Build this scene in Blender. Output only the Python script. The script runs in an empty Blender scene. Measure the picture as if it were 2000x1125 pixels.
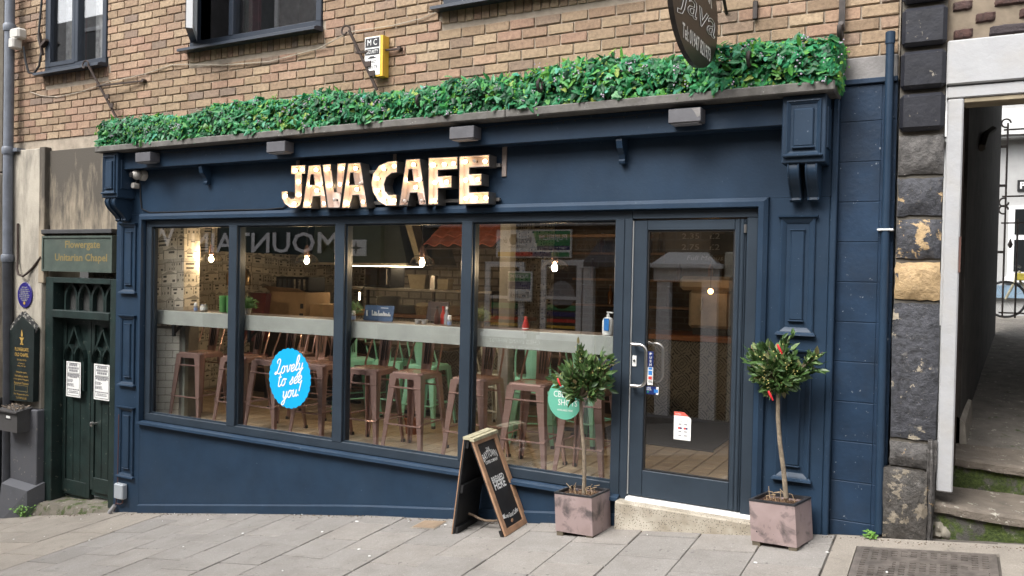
import bpy, math, random
import numpy as np
from mathutils import Matrix, Vector
R = math.radians
rng = random.Random(7)
S = bpy.context.scene
COL = S.collection

# ------------------------------------------------------------------ camera
cam_d = bpy.data.cameras.new('camera'); cam = bpy.data.objects.new('camera', cam_d); COL.objects.link(cam)
cam_d.sensor_width = 36.0; cam_d.lens = 28.557; cam_d.clip_end = 500; cam_d.clip_start = 0.05
yaw, pit, rol = R(28.5405), R(-0.9162), R(1.2029)
cf = Vector((-math.sin(yaw)*math.cos(pit), math.cos(yaw)*math.cos(pit), math.sin(pit)))
cr = cf.cross(Vector((0, 0, 1))).normalized(); cu = cr.cross(cf)
rr = cr*math.cos(rol) + cu*math.sin(rol); uu = cu*math.cos(rol) - cr*math.sin(rol)
m = Matrix((rr, uu, -cf)).transposed().to_4x4(); m.translation = Vector((0, -5.43, 1.55))
cam.matrix_world = m
S.camera = cam

# ------------------------------------------------------------------ sky, sun, exposure
SUN_EL, SUN_AZ = R(50), R(203)      # azimuth clockwise from +y: the sun stands behind the camera, to its left
w = bpy.data.worlds.new('World'); S.world = w; w.use_nodes = True
nt = w.node_tree; nt.nodes.clear()
sky = nt.nodes.new('ShaderNodeTexSky'); sky.sky_type = 'NISHITA'; sky.sun_disc = False
sky.sun_elevation = SUN_EL; sky.sun_rotation = SUN_AZ; sky.dust_density = 4.0; sky.air_density = 1.0
hs = nt.nodes.new('ShaderNodeHueSaturation'); hs.inputs['Saturation'].default_value = 0.22
bg = nt.nodes.new('ShaderNodeBackground'); bg.inputs['Strength'].default_value = 0.15
wo = nt.nodes.new('ShaderNodeOutputWorld')
nt.links.new(sky.outputs[0], hs.inputs['Color']); nt.links.new(hs.outputs[0], bg.inputs[0]); nt.links.new(bg.outputs[0], wo.inputs[0])
sd = bpy.data.lights.new('sun', 'SUN'); sd.energy = 1.2; sd.angle = R(28); sd.color = (1, .965, .92)
so = bpy.data.objects.new('sun', sd); COL.objects.link(so)
sdir = Vector((math.sin(SUN_AZ)*math.cos(SUN_EL), math.cos(SUN_AZ)*math.cos(SUN_EL), math.sin(SUN_EL)))
so.rotation_euler = (-sdir).to_track_quat('-Z', 'Y').to_euler()
so.location = (0, -4, 9)
S.view_settings.view_transform = 'Standard'
try: S.view_settings.look = 'None'
except Exception: pass
S.view_settings.gamma = 1.0; S.view_settings.use_curve_mapping = False
S.view_settings.exposure = 1.42
S.render.engine = 'CYCLES'
S.cycles.use_denoising = True
S.cycles.max_bounces = 10; S.cycles.transparent_max_bounces = 24; S.cycles.diffuse_bounces = 4; S.cycles.glossy_bounces = 5
S.cycles.caustics_reflective = False; S.cycles.caustics_refractive = False
S.cycles.sample_clamp_indirect = 6.0

# ------------------------------------------------------------------ materials
class NT:
    def __init__(s, name):
        s.m = bpy.data.materials.new(name); s.m.use_nodes = True; s.t = s.m.node_tree; s.t.nodes.clear()
        s.out = s.n('ShaderNodeOutputMaterial')
    def n(s, t, **k):
        a = s.t.nodes.new(t)
        for q, v in k.items(): setattr(a, q, v)
        return a
    def l(s, a, b): s.t.links.new(a, b)
    def pos(s):
        return s.n('ShaderNodeNewGeometry').outputs['Position']
    def noise(s, scale, detail=3, rough=.55, vec=None, dist=0):
        a = s.n('ShaderNodeTexNoise'); a.inputs['Scale'].default_value = scale; a.inputs['Detail'].default_value = detail
        a.inputs['Roughness'].default_value = rough; a.inputs['Distortion'].default_value = dist
        s.l(vec if vec is not None else s.pos(), a.inputs['Vector']); return a.outputs['Fac']
    def ramp(s, fac, stops, interp='LINEAR'):
        a = s.n('ShaderNodeValToRGB'); a.color_ramp.interpolation = interp
        el = a.color_ramp.elements
        while len(el) < len(stops): el.new(0.5)
        for e, (p, c) in zip(el, stops):
            e.position = p; e.color = (c, c, c, 1) if isinstance(c, (int, float)) else (*c, 1)
        s.l(fac, a.inputs[0]); return a.outputs[0]
    def mix(s, fac, a, b, mode='MIX'):
        x = s.n('ShaderNodeMix', data_type='RGBA', blend_type=mode)
        if isinstance(fac, (int, float)): x.inputs[0].default_value = fac
        else: s.l(fac, x.inputs[0])
        for v, i in ((a, 6), (b, 7)):
            if isinstance(v, tuple): x.inputs[i].default_value = (*v, 1)
            else: s.l(v, x.inputs[i])
        return x.outputs[2]
    def math(s, op, a, b=None, c=None):
        x = s.n('ShaderNodeMath', operation=op)
        for i, v in enumerate((a, b, c)):
            if v is None: continue
            if isinstance(v, (int, float)): x.inputs[i].default_value = v
            else: s.l(v, x.inputs[i])
        return x.outputs[0]
    def sep(s, v):
        x = s.n('ShaderNodeSeparateXYZ'); s.l(v, x.inputs[0]); return x.outputs
    def comb(s, *v):
        x = s.n('ShaderNodeCombineXYZ')
        for i, q in enumerate(v):
            if isinstance(q, (int, float)): x.inputs[i].default_value = q
            else: s.l(q, x.inputs[i])
        return x.outputs[0]
    def bsdf(s, col, rough=.5, metal=0, bump=None, bstr=.3, bdist=.01, spec=.5, emit=None, estr=0, normal_out=True):
        b = s.n('ShaderNodeBsdfPrincipled')
        if isinstance(col, tuple): b.inputs['Base Color'].default_value = (*col, 1)
        else: s.l(col, b.inputs['Base Color'])
        if isinstance(rough, (int, float)): b.inputs['Roughness'].default_value = rough
        else: s.l(rough, b.inputs['Roughness'])
        b.inputs['Metallic'].default_value = metal; b.inputs['Specular IOR Level'].default_value = spec
        if emit: b.inputs['Emission Color'].default_value = (*emit, 1); b.inputs['Emission Strength'].default_value = estr
        if bump is not None:
            q = s.n('ShaderNodeBump'); q.inputs['Strength'].default_value = bstr; q.inputs['Distance'].default_value = bdist
            s.l(bump, q.inputs['Height']); s.l(q.outputs[0], b.inputs['Normal'])
        s.l(b.outputs[0], s.out.inputs[0]); return b

def M(name, col, rough=.5, metal=0, var=.25, scale=6, bump=.15, bscale=60, spec=.5, dirt=None, dirts=3, dirtc=(.05, .045, .04), chips=None):
    t = NT(name)
    lo = tuple(c*(1-var) for c in col); hi = tuple(min(1, c*(1+var)) for c in col)
    c = t.mix(t.ramp(t.noise(scale, 5, .6), [(.3, 0.), (.7, 1.)]), lo, hi)
    if dirt: c = t.mix(t.math('MULTIPLY', t.ramp(t.noise(dirts, 6, .65), [(.45, 0.), (.72, 1.)]), dirt), c, dirtc)
    if chips:   # small flecks where the coat has gone, in the colour below
        thr, cc, cs = chips
        c = t.mix(t.ramp(t.noise(cs, 4, .7), [(thr, 0.), (thr+.02, 1.)]), c, cc)
    t.bsdf(c, rough, metal, t.noise(bscale, 4) if bump else None, bump, .006, spec)
    return t.m
def flat(name, col, rough=.5, metal=0, spec=.4):
    t = NT(name); t.bsdf(col, rough, metal, spec=spec); return t.m
def emis(name, col, st):
    t = NT(name); t.bsdf(col, .4, emit=col, estr=st); return t.m

BLUE = (.0165, .0350, .064)
blue = M('blue_paint', BLUE, .45, spec=.26, var=.16, scale=3.5, bump=.16, bscale=45, chips=(.685, (.15, .18, .22), 42), dirt=.35, dirts=2.2, dirtc=(.03, .05, .078))
blue_wall = M('blue_masonry_paint', (.0155, .034, .066), .5, spec=.25, var=.24, scale=5, bump=.35, bscale=35, dirt=.35, dirts=4, dirtc=(.02, .024, .03), chips=(.675, (.22, .24, .27), 36))
grey = M('grey_frame', (.027, .0385, .053), .4, spec=.3, var=.14, scale=4, bump=.05)
grey2 = M('upper_frame_grey', (.026, .034, .048), .38, spec=.35, var=.12)
lead = M('weathered_lead', (.115, .108, .10), .7, var=.35, scale=9, bump=.5, bscale=40, dirt=.5, dirts=8, dirtc=(.08, .075, .055), chips=(.66, (.36, .35, .33), 40))
black_iron = M('dark_iron', (.035, .028, .025), .55, .3, var=.5, scale=20)
rusty = M('rusty_iron', (.045, .030, .024), .7, .2, var=.4, scale=25)
black = flat('black_plastic', (.015, .015, .016), .45)
dark = flat('dark_room', (.02, .02, .022), .8)
white = M('white_paint', (.42, .42, .42), .5, var=.06, scale=5, bump=.2, bscale=40, chips=(.735, (.1, .09, .08), 26))
white_old = M('old_white_paint', (.365, .37, .38), .55, var=.08, scale=4, bump=.4, bscale=30, dirt=.4, dirts=5, dirtc=(.36, .33, .28), chips=(.685, (.12, .105, .09), 12))
plain_white = flat('plain_white', (.72, .72, .70), .5)
steel = flat('brushed_steel', (.62, .60, .58), .28, 1.0)
concrete = M('concrete', (.24, .235, .225), .85, var=.25, scale=8, bump=.5, bscale=50, dirt=.5, dirtc=(.13, .12, .11))
yellow = M('yellow_plastic', (.72, .44, .05), .4, var=.06)
wood_pale = M('pale_wood', (.36, .21, .125), .6, var=.3, scale=14, bump=.3, bscale=80, dirt=.3, dirts=16, dirtc=(.16, .1, .06))
wood_weather = M('weathered_wood', (.36, .33, .22), .75, var=.35, scale=18, bump=.4)
chalk = M('chalkboard_black', (.012, .012, .013), .6, var=.5, scale=8, chips=(.76, (.06, .06, .06), 30))
copper = M('copper_paint', (.46, .295, .255), .2, .5, var=.08, scale=4, bump=.02)
mint = M('mint_paint', (.26, .58, .42), .4, .0, var=.06)
cream_metal = M('cream_paint', (.52, .52, .44), .4, var=.08)
bar_white = M('bar_front_paint', (.40, .42, .39), .5, var=.12, scale=5, chips=(.72, (.62, .63, .6), 20))
bar_top = M('bar_top_wood', (.07, .052, .04), .4, var=.3, scale=7)
wood_mid = M('brown_wood', (.22, .11, .05), .5, var=.35, scale=9)
hood_m = M('hood_green_black', (.018, .034, .033), .5, var=.2)
card = M('cardboard', (.35, .24, .14), .8, var=.15)
soil = M('bark_mulch', (.11, .065, .038), .95, var=.6, scale=60, bump=1, bscale=90)
bark = M('tree_bark', (.20, .16, .115), .85, var=.35, scale=30, bump=.6, bscale=60)
green_door = M('green_door_paint', (.010, .022, .020), .45, var=.35, scale=6, bump=.25, bscale=40, dirt=.3, dirts=7, dirtc=(.028, .035, .03), chips=(.655, (.12, .125, .10), 20))
green_sign = M('faded_green_sign', (.055, .075, .062), .55, var=.2, scale=6, dirt=.3, dirtc=(.1, .1, .08))
gold = flat('gold_lettering', (.42, .27, .07), .5)
gold_dim = flat('faded_gold_lettering', (.20, .155, .06), .6)
plaque_blue = M('plaque_blue', (.024, .018, .16), .35, var=.1)
board_black = M('notice_board_black', (.010, .016, .015), .4, var=.3)
box_grey = M('letterbox_grey', (.085, .082, .082), .45, .2, var=.12, dirt=.3, dirts=10)
pipe_grey = M('pipe_grey_paint', (.135, .15, .18), .5, var=.2, scale=8, chips=(.68, (.02, .02, .025), 22))
sticker_blue = flat('sticker_blue', (.008, .36, .72), .4)
sticker_green = flat('sticker_green', (.12, .40, .29), .45)
navy = flat('navy_print', (.015, .03, .14), .4)
red = flat('red_print', (.58, .05, .04), .45)
pale_red = flat('label_red', (.60, .12, .09), .45)
print_white = flat('white_print', (.78, .78, .76), .5)
print_grey = flat('grey_print', (.25, .25, .26), .6)
print_dark = flat('dark_print', (.03, .03, .035), .6)
print_blue = flat('blue_print', (.04, .22, .6), .5)
print_green = flat('green_print', (.02, .23, .09), .5)
dark_red = M('dark_red_leather', (.07, .012, .014), .4, var=.3)
green_plastic = flat('green_tumbler', (.10, .26, .08), .4)
rope_m = M('old_rope', (.14, .10, .07), .9, var=.4, scale=60)
ribbon_red = flat('ribbon_red', (.5, .015, .02), .5)
plant_green = M('herb_green', (.07, .17, .035), .6, var=.5, scale=60)
weed_green = M('weed_green', (.10, .22, .03), .6, var=.4, scale=60)
berry = flat('pale_berry', (.55, .48, .16), .5)
flood_grey = M('floodlight_grey', (.105, .105, .115), .5, .2, var=.15, scale=10, chips=(.74, (.5, .5, .5), 18))
cctv_white = flat('camera_casing', (.50, .48, .44), .45)
stone_cill = M('grey_stone', (.22, .21, .205), .85, var=.25, scale=7, bump=.5, dirt=.4, dirtc=(.13, .12, .11))
terracotta = M('pantile_red', (.40, .12, .085), .7, var=.3, scale=10, bump=.3)
plate_m = flat('stoneware', (.42, .42, .38), .35)
wine_red = flat('sauce_red', (.40, .02, .015), .35)
sauce_dark = flat('sauce_dark', (.05, .015, .01), .3)
warm_lamp = emis('warm_strip', (1, .78, .48), 4)
bulb_on = emis('lit_bulb', (1, .72, .42), 4.8)
pend_on = emis('lit_filament_bulb', (1, .76, .48), 380)
amber_lamp = emis('amber_lamp', (1, .40, .12), 9)
bulb_off = flat('unlit_bulb', (.5, .48, .46), .15)
letter_face = M('letter_enamel', (.66, .56, .50), .45, .0, var=.06, scale=8, bump=.05)
letter_rim = M('letter_zinc', (.17, .16, .15), .45, .6, var=.2, scale=12)

def glass_mat(name, f0=.05, tint=(.95, .97, .96)):
    t = NT(name)
    lw = t.n('ShaderNodeLayerWeight'); lw.inputs['Blend'].default_value = .5
    f5 = t.math('POWER', lw.outputs['Facing'], 4.0)
    fac = t.math('ADD', t.math('MULTIPLY', f5, .9), f0)
    tr = t.n('ShaderNodeBsdfTransparent'); tr.inputs[0].default_value = (*tint, 1)
    gl = t.n('ShaderNodeBsdfGlossy'); gl.inputs['Roughness'].default_value = 0.0; gl.inputs[0].default_value = (1, 1, 1, 1)
    mx = t.n('ShaderNodeMixShader'); t.l(fac, mx.inputs[0]); t.l(tr.outputs[0], mx.inputs[1]); t.l(gl.outputs[0], mx.inputs[2])
    t.l(mx.outputs[0], t.out.inputs[0]); return t.m
glass = glass_mat('window_glass', .125, (.985, .99, .987))
shade_glass = glass_mat('smoked_shade_glass', .06, (.93, .91, .88))

def brick_mat(name, use_attr):
    t = NT(name)
    if use_attr:
        a = t.n('ShaderNodeAttribute', attribute_name='rnd'); r = a.outputs['Fac']
    else: r = t.n('ShaderNodeObjectInfo').outputs['Random']
    c = t.ramp(r, [(0, (0.240, 0.166, 0.107)), (.18, (0.321, 0.228, 0.143)), (.38, (0.395, 0.292, 0.190)), (.55, (0.283, 0.191, 0.123)), (.7, (0.334, 0.208, 0.145)), (.82, (0.393, 0.262, 0.175)), (.92, (0.203, 0.151, 0.118)), (1, (0.302, 0.211, 0.138))])
    p = t.pos()
    c = t.mix(t.ramp(t.noise(38, 5, .7, p), [(.33, .0), (.6, 1.)]), t.mix(.42, c, (.05, .032, .022)), c)
    c = t.mix(t.ramp(t.noise(150, 2, .6, p), [(.66, 0.), (.72, .75)]), c, (.50, .40, .27))
    c = t.mix(t.math('MULTIPLY', t.ramp(t.noise(1.1, 4, .6, p), [(.45, 0.), (.75, 1.)]), .22), c, (.10, .075, .055))
    c = t.mix(t.ramp(t.noise(2.6, 6, .75, p, .4), [(.71, 0.), (.76, .4)]), c, (.46, .43, .38))
    t.bsdf(c, .88, bump=t.noise(85, 5, .7, p), bstr=.75, bdist=.006); return t.m
brick_obj = brick_mat('tan_brick', False); brick_at = brick_mat('tan_brick_far', True)
mortar = M('mortar', (.33, .28, .22), .95, var=.25, scale=12, bump=.5, dirt=.3, dirts=3, dirtc=(.14, .11, .085))
def dark_brick():
    t = NT('dark_brick'); r = t.n('ShaderNodeObjectInfo').outputs['Random']
    c = t.ramp(r, [(0, (.055, .035, .03)), (.4, (.085, .04, .032)), (.7, (.045, .036, .04)), (1, (.11, .055, .042))])
    c = t.mix(t.ramp(t.noise(30, 5, .7), [(.35, 0.), (.65, 1.)]), t.mix(.5, c, (.02, .018, .018)), c)
    t.bsdf(c, .85, bump=t.noise(60, 5, .7), bstr=.9, bdist=.01); return t.m
brick_dark = dark_brick()

def leaf_mat(name, stops, use_attr, rough=.42):
    t = NT(name)
    r = t.n('ShaderNodeAttribute', attribute_name='rnd').outputs['Fac'] if use_attr else t.n('ShaderNodeObjectInfo').outputs['Random']
    c = t.ramp(r, stops)
    c = t.mix(t.ramp(t.noise(70, 3), [(.35, 0.), (.65, 1.)]), t.mix(.35, c, (.01, .02, .008)), c)
    b = t.n('ShaderNodeBsdfPrincipled'); t.l(c, b.inputs['Base Color']); b.inputs['Roughness'].default_value = rough; b.inputs['Specular IOR Level'].default_value = .45
    tl = t.n('ShaderNodeBsdfTranslucent'); t.l(c, tl.inputs[0])
    mx = t.n('ShaderNodeMixShader'); mx.inputs[0].default_value = .22
    t.l(b.outputs[0], mx.inputs[1]); t.l(tl.outputs[0], mx.inputs[2]); t.l(mx.outputs[0], t.out.inputs[0]); return t.m
IVY = [(0, (.006, .055, .024)), (.22, (.010, .105, .036)), (.45, (.018, .185, .055)), (.62, (.020, .25, .10)), (.76, (.05, .31, .05)), (.87, (.13, .36, .035)), (.94, (.06, .36, .25)), (1, (.27, .38, .06))]
ivy_obj = leaf_mat('ivy_leaf', IVY, False, .55); ivy_at = leaf_mat('ivy_leaf_mass', IVY, True, .55)
BAY = [(0, (.040, .085, .028)), (.4, (.075, .15, .042)), (.75, (.12, .215, .066)), (.93, (.20, .29, .11)), (1, (.28, .20, .10))]
bay_obj = leaf_mat('bay_leaf', BAY, False, .38); bay_at = leaf_mat('bay_leaf_mass', BAY, True, .38)

def slab_mat(name, base, use_rand=True):
    t = NT(name)
    c = base
    if use_rand:
        r = t.n('ShaderNodeObjectInfo').outputs['Random']
        c = t.ramp(r, [(0, tuple(x*.92 for x in base)), (.5, base), (1, (base[0]*1.07, base[1]*1.05, base[2]*1.03))])
    p = t.pos()
    c = t.mix(t.ramp(t.noise(95, 4, .75, p), [(.36, 0.), (.62, 1.)]), t.mix(.30, c, (.07, .065, .06)), c)
    c = t.mix(t.ramp(t.noise(130, 2, .6, p), [(.64, 0.), (.70, .5)]), c, (.55, .53, .5))
    c = t.mix(t.math('MULTIPLY', t.ramp(t.noise(2.6, 6, .7, p), [(.42, 0.), (.68, 1.)]), .42), c, (.13, .115, .10))
    c = t.mix(t.ramp(t.noise(26, 2, .5, p), [(.775, 0.), (.785, .8)]), c, (.58, .56, .53))
    c = t.mix(t.ramp(t.noise(19, 2, .5, p), [(.70, 0.), (.715, .55)]), c, (.09, .085, .08))
    c = t.mix(t.math('MULTIPLY', t.ramp(t.noise(6, 7, .75, p, .6), [(.55, 0.), (.7, 1.)]), .3), c, (.12, .105, .09))
    t.bsdf(c, .86, bump=t.noise(260, 3, .6, p), bstr=.35, bdist=.004); return t.m
slab_m = slab_mat('concrete_paving', (.272, .256, .238)); slab_tan = slab_mat('tan_paving', (.30, .268, .228))
grout = M('paving_joint', (.085, .075, .065), .95, var=.35, scale=14)
ground_m = slab_mat('street_surface', (.25, .23, .21), False)

def peeled(name, amount, base=(.026, .027, .032), under=(.33, .23, .12), under2=(.16, .15, .14)):
    t = NT(name); p = t.pos()
    n = t.noise(7, 7, .68, p, .3)
    c = t.mix(t.ramp(t.noise(24, 4), [(.35, 0.), (.65, 1.)]), base, tuple(min(1, b*2.4) for b in base))
    c = t.mix(t.ramp(t.noise(14, 6, .75, p, .2), [(.62-amount*.15, 0.), (.72-amount*.15, .6)]), c, under2)
    c = t.mix(t.ramp(n, [(.66-amount*.3, 0.), (.675-amount*.3, 1.)]), c, t.mix(t.ramp(t.noise(30, 4), [(.3, 0.), (.7, 1.)]), under, tuple(x*1.5 for x in under)))
    c = t.mix(t.ramp(t.noise(60, 3, .7, p), [(.70, 0.), (.73, .8)]), c, (.42, .38, .30))
    t.bsdf(c, .62, bump=t.noise(22, 6, .7, p), bstr=.9, bdist=.02); return t.m
stone_black = M('black_painted_stone', (.020, .021, .027), .42, spec=.3, var=.3, scale=7, bump=.35, bscale=30, chips=(.67, (.20, .18, .15), 24)); stone_rough = peeled('dark_rough_stone', .1, (.046, .043, .041), under2=(.20, .185, .16)); stone_spot = peeled('spotted_stone', .22); stone_mid = peeled('flaking_stone', .42); stone_peel = peeled('peeled_sandstone', .95); stone_fleck = peeled('flecked_black_stone', .2, under=(.27, .235, .18), under2=(.22, .205, .185))
def mossy(name, base, moss):
    t = NT(name); p = t.pos()
    c = t.mix(t.ramp(t.noise(9, 5), [(.3, 0.), (.7, 1.)]), tuple(b*.6 for b in base), base)
    c = t.mix(t.ramp(t.noise(15, 6, .75, p), [(.6, 0.), (.63, .8)]), c, (.42, .40, .34))
    z = t.sep(p)
    c = t.mix(t.ramp(t.noise(8, 6, .7, p, .3), [(.62-moss, 0.), (.72-moss, 1.)]), c, t.mix(t.ramp(t.noise(60, 3), [(.3, 0.), (.7, 1.)]), (.02, .035, .007), (.075, .105, .02)))
    t.bsdf(c, .9, bump=t.noise(40, 6, .7, p), bstr=.9, bdist=.015); return t.m
step_top = mossy('worn_step_stone', (.19, .16, .13), .0); step_riser = mossy('mossy_riser_stone', (.10, .095, .085), .2)
def grimy(name, base, grime, lo, hi, scale=3, zs=None):
    t = NT(name); p = t.pos(); x = t.sep(p)
    st = t.comb(t.math('MULTIPLY', x[0], 3.2), t.math('MULTIPLY', x[1], 3.2), t.math('MULTIPLY', x[2], .8))
    c = t.mix(t.ramp(t.noise(5, 5), [(.3, 0.), (.7, 1.)]), tuple(b*.82 for b in base), base)
    nz_ = t.noise(scale, 7, .65, st, .2)
    if zs: nz_ = t.math('ADD', nz_, t.math('MULTIPLY', t.math('SUBTRACT', x[2], zs[0]), zs[1]))   # soot thickest on the upper courses
    c = t.mix(t.ramp(nz_, [(lo, 0.), (hi, 1.)]), c, grime)
    t.bsdf(c, .9, bump=t.noise(45, 5), bstr=.35, bdist=.008); return t.m
render_m = grimy('sooty_render', (.33, .275, .20), (.075, .065, .052), .34, .66, 3, (2.0, .32))
render_pale = grimy('pale_stone_render', (.44, .40, .33), (.17, .155, .13), .45, .72, 2)
buttress_m = M('dark_grey_masonry_paint', (.085, .088, .10), .6, var=.2, scale=5, bump=.3, dirt=.45, dirts=5, dirtc=(.05, .046, .042), chips=(.67, (.26, .25, .22), 20))
def terrazzo():
    t = NT('terrazzo_step'); p = t.pos()
    c = t.mix(t.ramp(t.noise(5, 5), [(.35, 0.), (.65, 1.)]), (.27, .235, .18), (.48, .44, .37))
    v = t.n('ShaderNodeTexVoronoi'); v.inputs['Scale'].default_value = 75; t.l(p, v.inputs['Vector'])
    c = t.mix(t.ramp(v.outputs['Distance'], [(.2, 1.), (.27, 0.)]), c, (.10, .085, .065))
    t.bsdf(c, .8, bump=t.noise(90, 4), bstr=.4, bdist=.004); return t.m
terr = terrazzo()
def planter_mat():
    t = NT('pink_zinc_planter'); p = t.pos()
    c = t.mix(t.ramp(t.noise(6, 4), [(.3, 0.), (.7, 1.)]), (.30, .225, .215), (.40, .31, .30))
    c = t.mix(t.ramp(t.noise(7.5, 5, .6, p, .5), [(.52, 0.), (.68, .8)]), c, (.05, .047, .05))
    c = t.mix(t.ramp(t.noise(48, 3, .6), [(.72, 0.), (.74, 1.)]), c, (.02, .02, .022))
    t.bsdf(c, .5, .25, bump=t.noise(30, 3), bstr=.15, bdist=.006); return t.m
planter_m = planter_mat()
planter_edge = M('sooty_zinc_edge', (.03, .03, .034), .5, .25, var=.35, scale=20)

def wallpaper():
    t = NT('terraced_house_wallpaper'); x = t.sep(t.pos()); H_ = .125
    u0 = t.math('ADD', x[0], t.math('MULTIPLY', x[1], .8)); z = t.math('ADD', x[2], t.math('MULTIPLY', t.math('SINE', t.math('MULTIPLY', u0, 3.1)), .03))
    row = t.math('FLOOR', t.math('DIVIDE', z, H_))
    wn = t.n('ShaderNodeTexWhiteNoise', noise_dimensions='1D'); t.l(row, wn.inputs['W'])
    u = t.math('ADD', t.math('DIVIDE', u0, .13), t.math('MULTIPLY', wn.outputs['Value'], 7))
    u = t.math('ADD', u, t.math('MULTIPLY', t.math('SINE', t.math('MULTIPLY', u, 2.3)), .22))
    cell = t.math('FLOOR', u); fu = t.math('FRACT', u); fv = t.math('FRACT', t.math('DIVIDE', z, H_))
    def rnd(k):
        q = t.n('ShaderNodeTexWhiteNoise', noise_dimensions='3D'); t.l(t.comb(cell, row, k), q.inputs['Vector']); return q.outputs['Value']
    r, r2, r3 = rnd(1), rnd(2), rnd(3); gt = lambda a, b: t.math('GREATER_THAN', a, b); lt = lambda a, b: t.math('LESS_THAN', a, b)
    eave = t.math('ADD', .50, t.math('MULTIPLY', r2, .34)); pitched = gt(r, .45)
    ridge = t.math('SUBTRACT', t.math('ADD', eave, .3), t.math('MULTIPLY', t.math('ABSOLUTE', t.math('SUBTRACT', fu, .5)), .7))
    inroof = t.math('MULTIPLY', gt(fv, eave), t.math('MAXIMUM', lt(fv, ridge), t.math('SUBTRACT', 1, pitched)))
    sky_ = t.math('MULTIPLY', gt(fv, ridge), pitched)
    nu = t.math('ADD', 1, t.math('FLOOR', t.math('MULTIPLY', r3, 2.99))); cu_ = t.math('MULTIPLY', fu, nu); cv = t.math('MULTIPLY', t.math('DIVIDE', fv, eave), 2)
    q = t.n('ShaderNodeTexWhiteNoise', noise_dimensions='3D'); t.l(t.comb(t.math('ADD', t.math('MULTIPLY', cell, 7), t.math('FLOOR', cu_)), row, t.math('FLOOR', cv)), q.inputs['Vector'])
    wu, wv = t.math('FRACT', cu_), t.math('FRACT', cv); ww = t.math('ADD', .10, t.math('MULTIPLY', q.outputs['Value'], .12))
    win = t.math('MULTIPLY', t.math('MULTIPLY', lt(t.math('ABSOLUTE', t.math('SUBTRACT', wu, .5)), ww), lt(t.math('ABSOLUTE', t.math('SUBTRACT', wv, .5)), .26)), t.math('MULTIPLY', lt(fv, eave), gt(q.outputs['Value'], .25)))
    edge = t.math('MAXIMUM', t.math('MULTIPLY', lt(fu, .06), t.math('SUBTRACT', 1, sky_)), lt(t.math('ABSOLUTE', t.math('SUBTRACT', fv, eave)), .03))
    tone = t.math('MULTIPLY', gt(r3, .62), .28)
    ink = t.math('MAXIMUM', t.math('MAXIMUM', t.math('MULTIPLY', win, .9), t.math('MULTIPLY', edge, .7)), t.math('MAXIMUM', t.math('MULTIPLY', inroof, t.math('ADD', .18, t.math('MULTIPLY', r, .45))), tone))
    c = t.mix(t.math('MINIMUM', 1, ink), (.78, .72, .60), (.05, .045, .04))
    t.bsdf(c, .7); return t.m
paper = wallpaper()
def cement_tile():
    t = NT('patterned_cement_tile'); x = t.sep(t.pos()); k = .2
    a = t.math('SUBTRACT', t.math('FRACT', t.math('DIVIDE', t.math('ADD', x[0], x[1]), k)), .5); b = t.math('SUBTRACT', t.math('FRACT', t.math('DIVIDE', x[2], k)), .5)
    d = t.math('ADD', t.math('ABSOLUTE', a), t.math('ABSOLUTE', b))
    r1 = t.math('SINE', t.math('MULTIPLY', d, 30)); r2 = t.math('SINE', t.math('MULTIPLY', t.math('MULTIPLY', a, b), 150))
    ink = t.math('GREATER_THAN', t.math('ADD', r1, r2), .55)
    t.bsdf(t.mix(ink, (.26, .25, .22), (.05, .055, .06)), .5); return t.m
tile_pat = cement_tile()
def floor_tile_mat():
    t = NT('buff_floor_tile'); r = t.n('ShaderNodeObjectInfo').outputs['Random']
    c = t.ramp(r, [(0, (.36, .27, .175)), (.5, (.42, .32, .21)), (1, (.47, .365, .245))])
    c = t.mix(t.math('MULTIPLY', t.ramp(t.noise(8, 5), [(.35, 0.), (.7, 1.)]), .3), c, (.1, .06, .035))
    t.bsdf(c, .42); return t.m
ftile = floor_tile_mat()
subway = M('white_glazed_tile', (.60, .58, .51), .2, var=.06, scale=10, bump=0)
def masonry(name, c1, c2, mort, sx=.42, sz=.17):
    t = NT(name); x = t.sep(t.pos())
    b = t.n('ShaderNodeTexBrick'); b.inputs['Scale'].default_value = 1; b.inputs['Brick Width'].default_value = sx; b.inputs['Row Height'].default_value = sz
    b.inputs['Mortar Size'].default_value = .012; b.inputs['Color1'].default_value = (*c1, 1); b.inputs['Color2'].default_value = (*c2, 1); b.inputs['Mortar'].default_value = (*mort, 1)
    t.l(t.comb(t.math('ADD', x[0], x[1]), x[2], 0), b.inputs['Vector'])
    c = t.mix(t.ramp(t.noise(6, 6, .7), [(.35, 0.), (.65, 1.)]), t.mix(.45, b.outputs[0], (.04, .035, .03)), b.outputs[0])
    t.bsdf(c, .9, bump=b.outputs['Fac'], bstr=-.6, bdist=.02); return t.m
opp_stone = masonry('brown_sandstone_masonry', (.15, .11, .07), (.24, .17, .105), (.27, .235, .19))
opp_dark = masonry('dark_masonry', (.05, .05, .052), (.08, .075, .07), (.09, .085, .08))
red_masonry = masonry('red_brickwork', (.24, .075, .045), (.33, .11, .06), (.25, .2, .17), .225, .078)
opp_dark_glass = flat('dark_shop_glass', (.015, .017, .018), .1)
opp_sign = flat('sign_dark_green', (.010, .022, .022), .5)
grey_letter = flat('pale_grey_letters', (.80, .81, .82), .5)
win_white = flat('sash_white', (.70, .71, .72), .5)
curtain = M('net_curtain', (.42, .42, .42), .8, var=.5, scale=16)
curtain_red = M('dark_red_curtain', (.06, .012, .018), .8, var=.4, scale=12)

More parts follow.
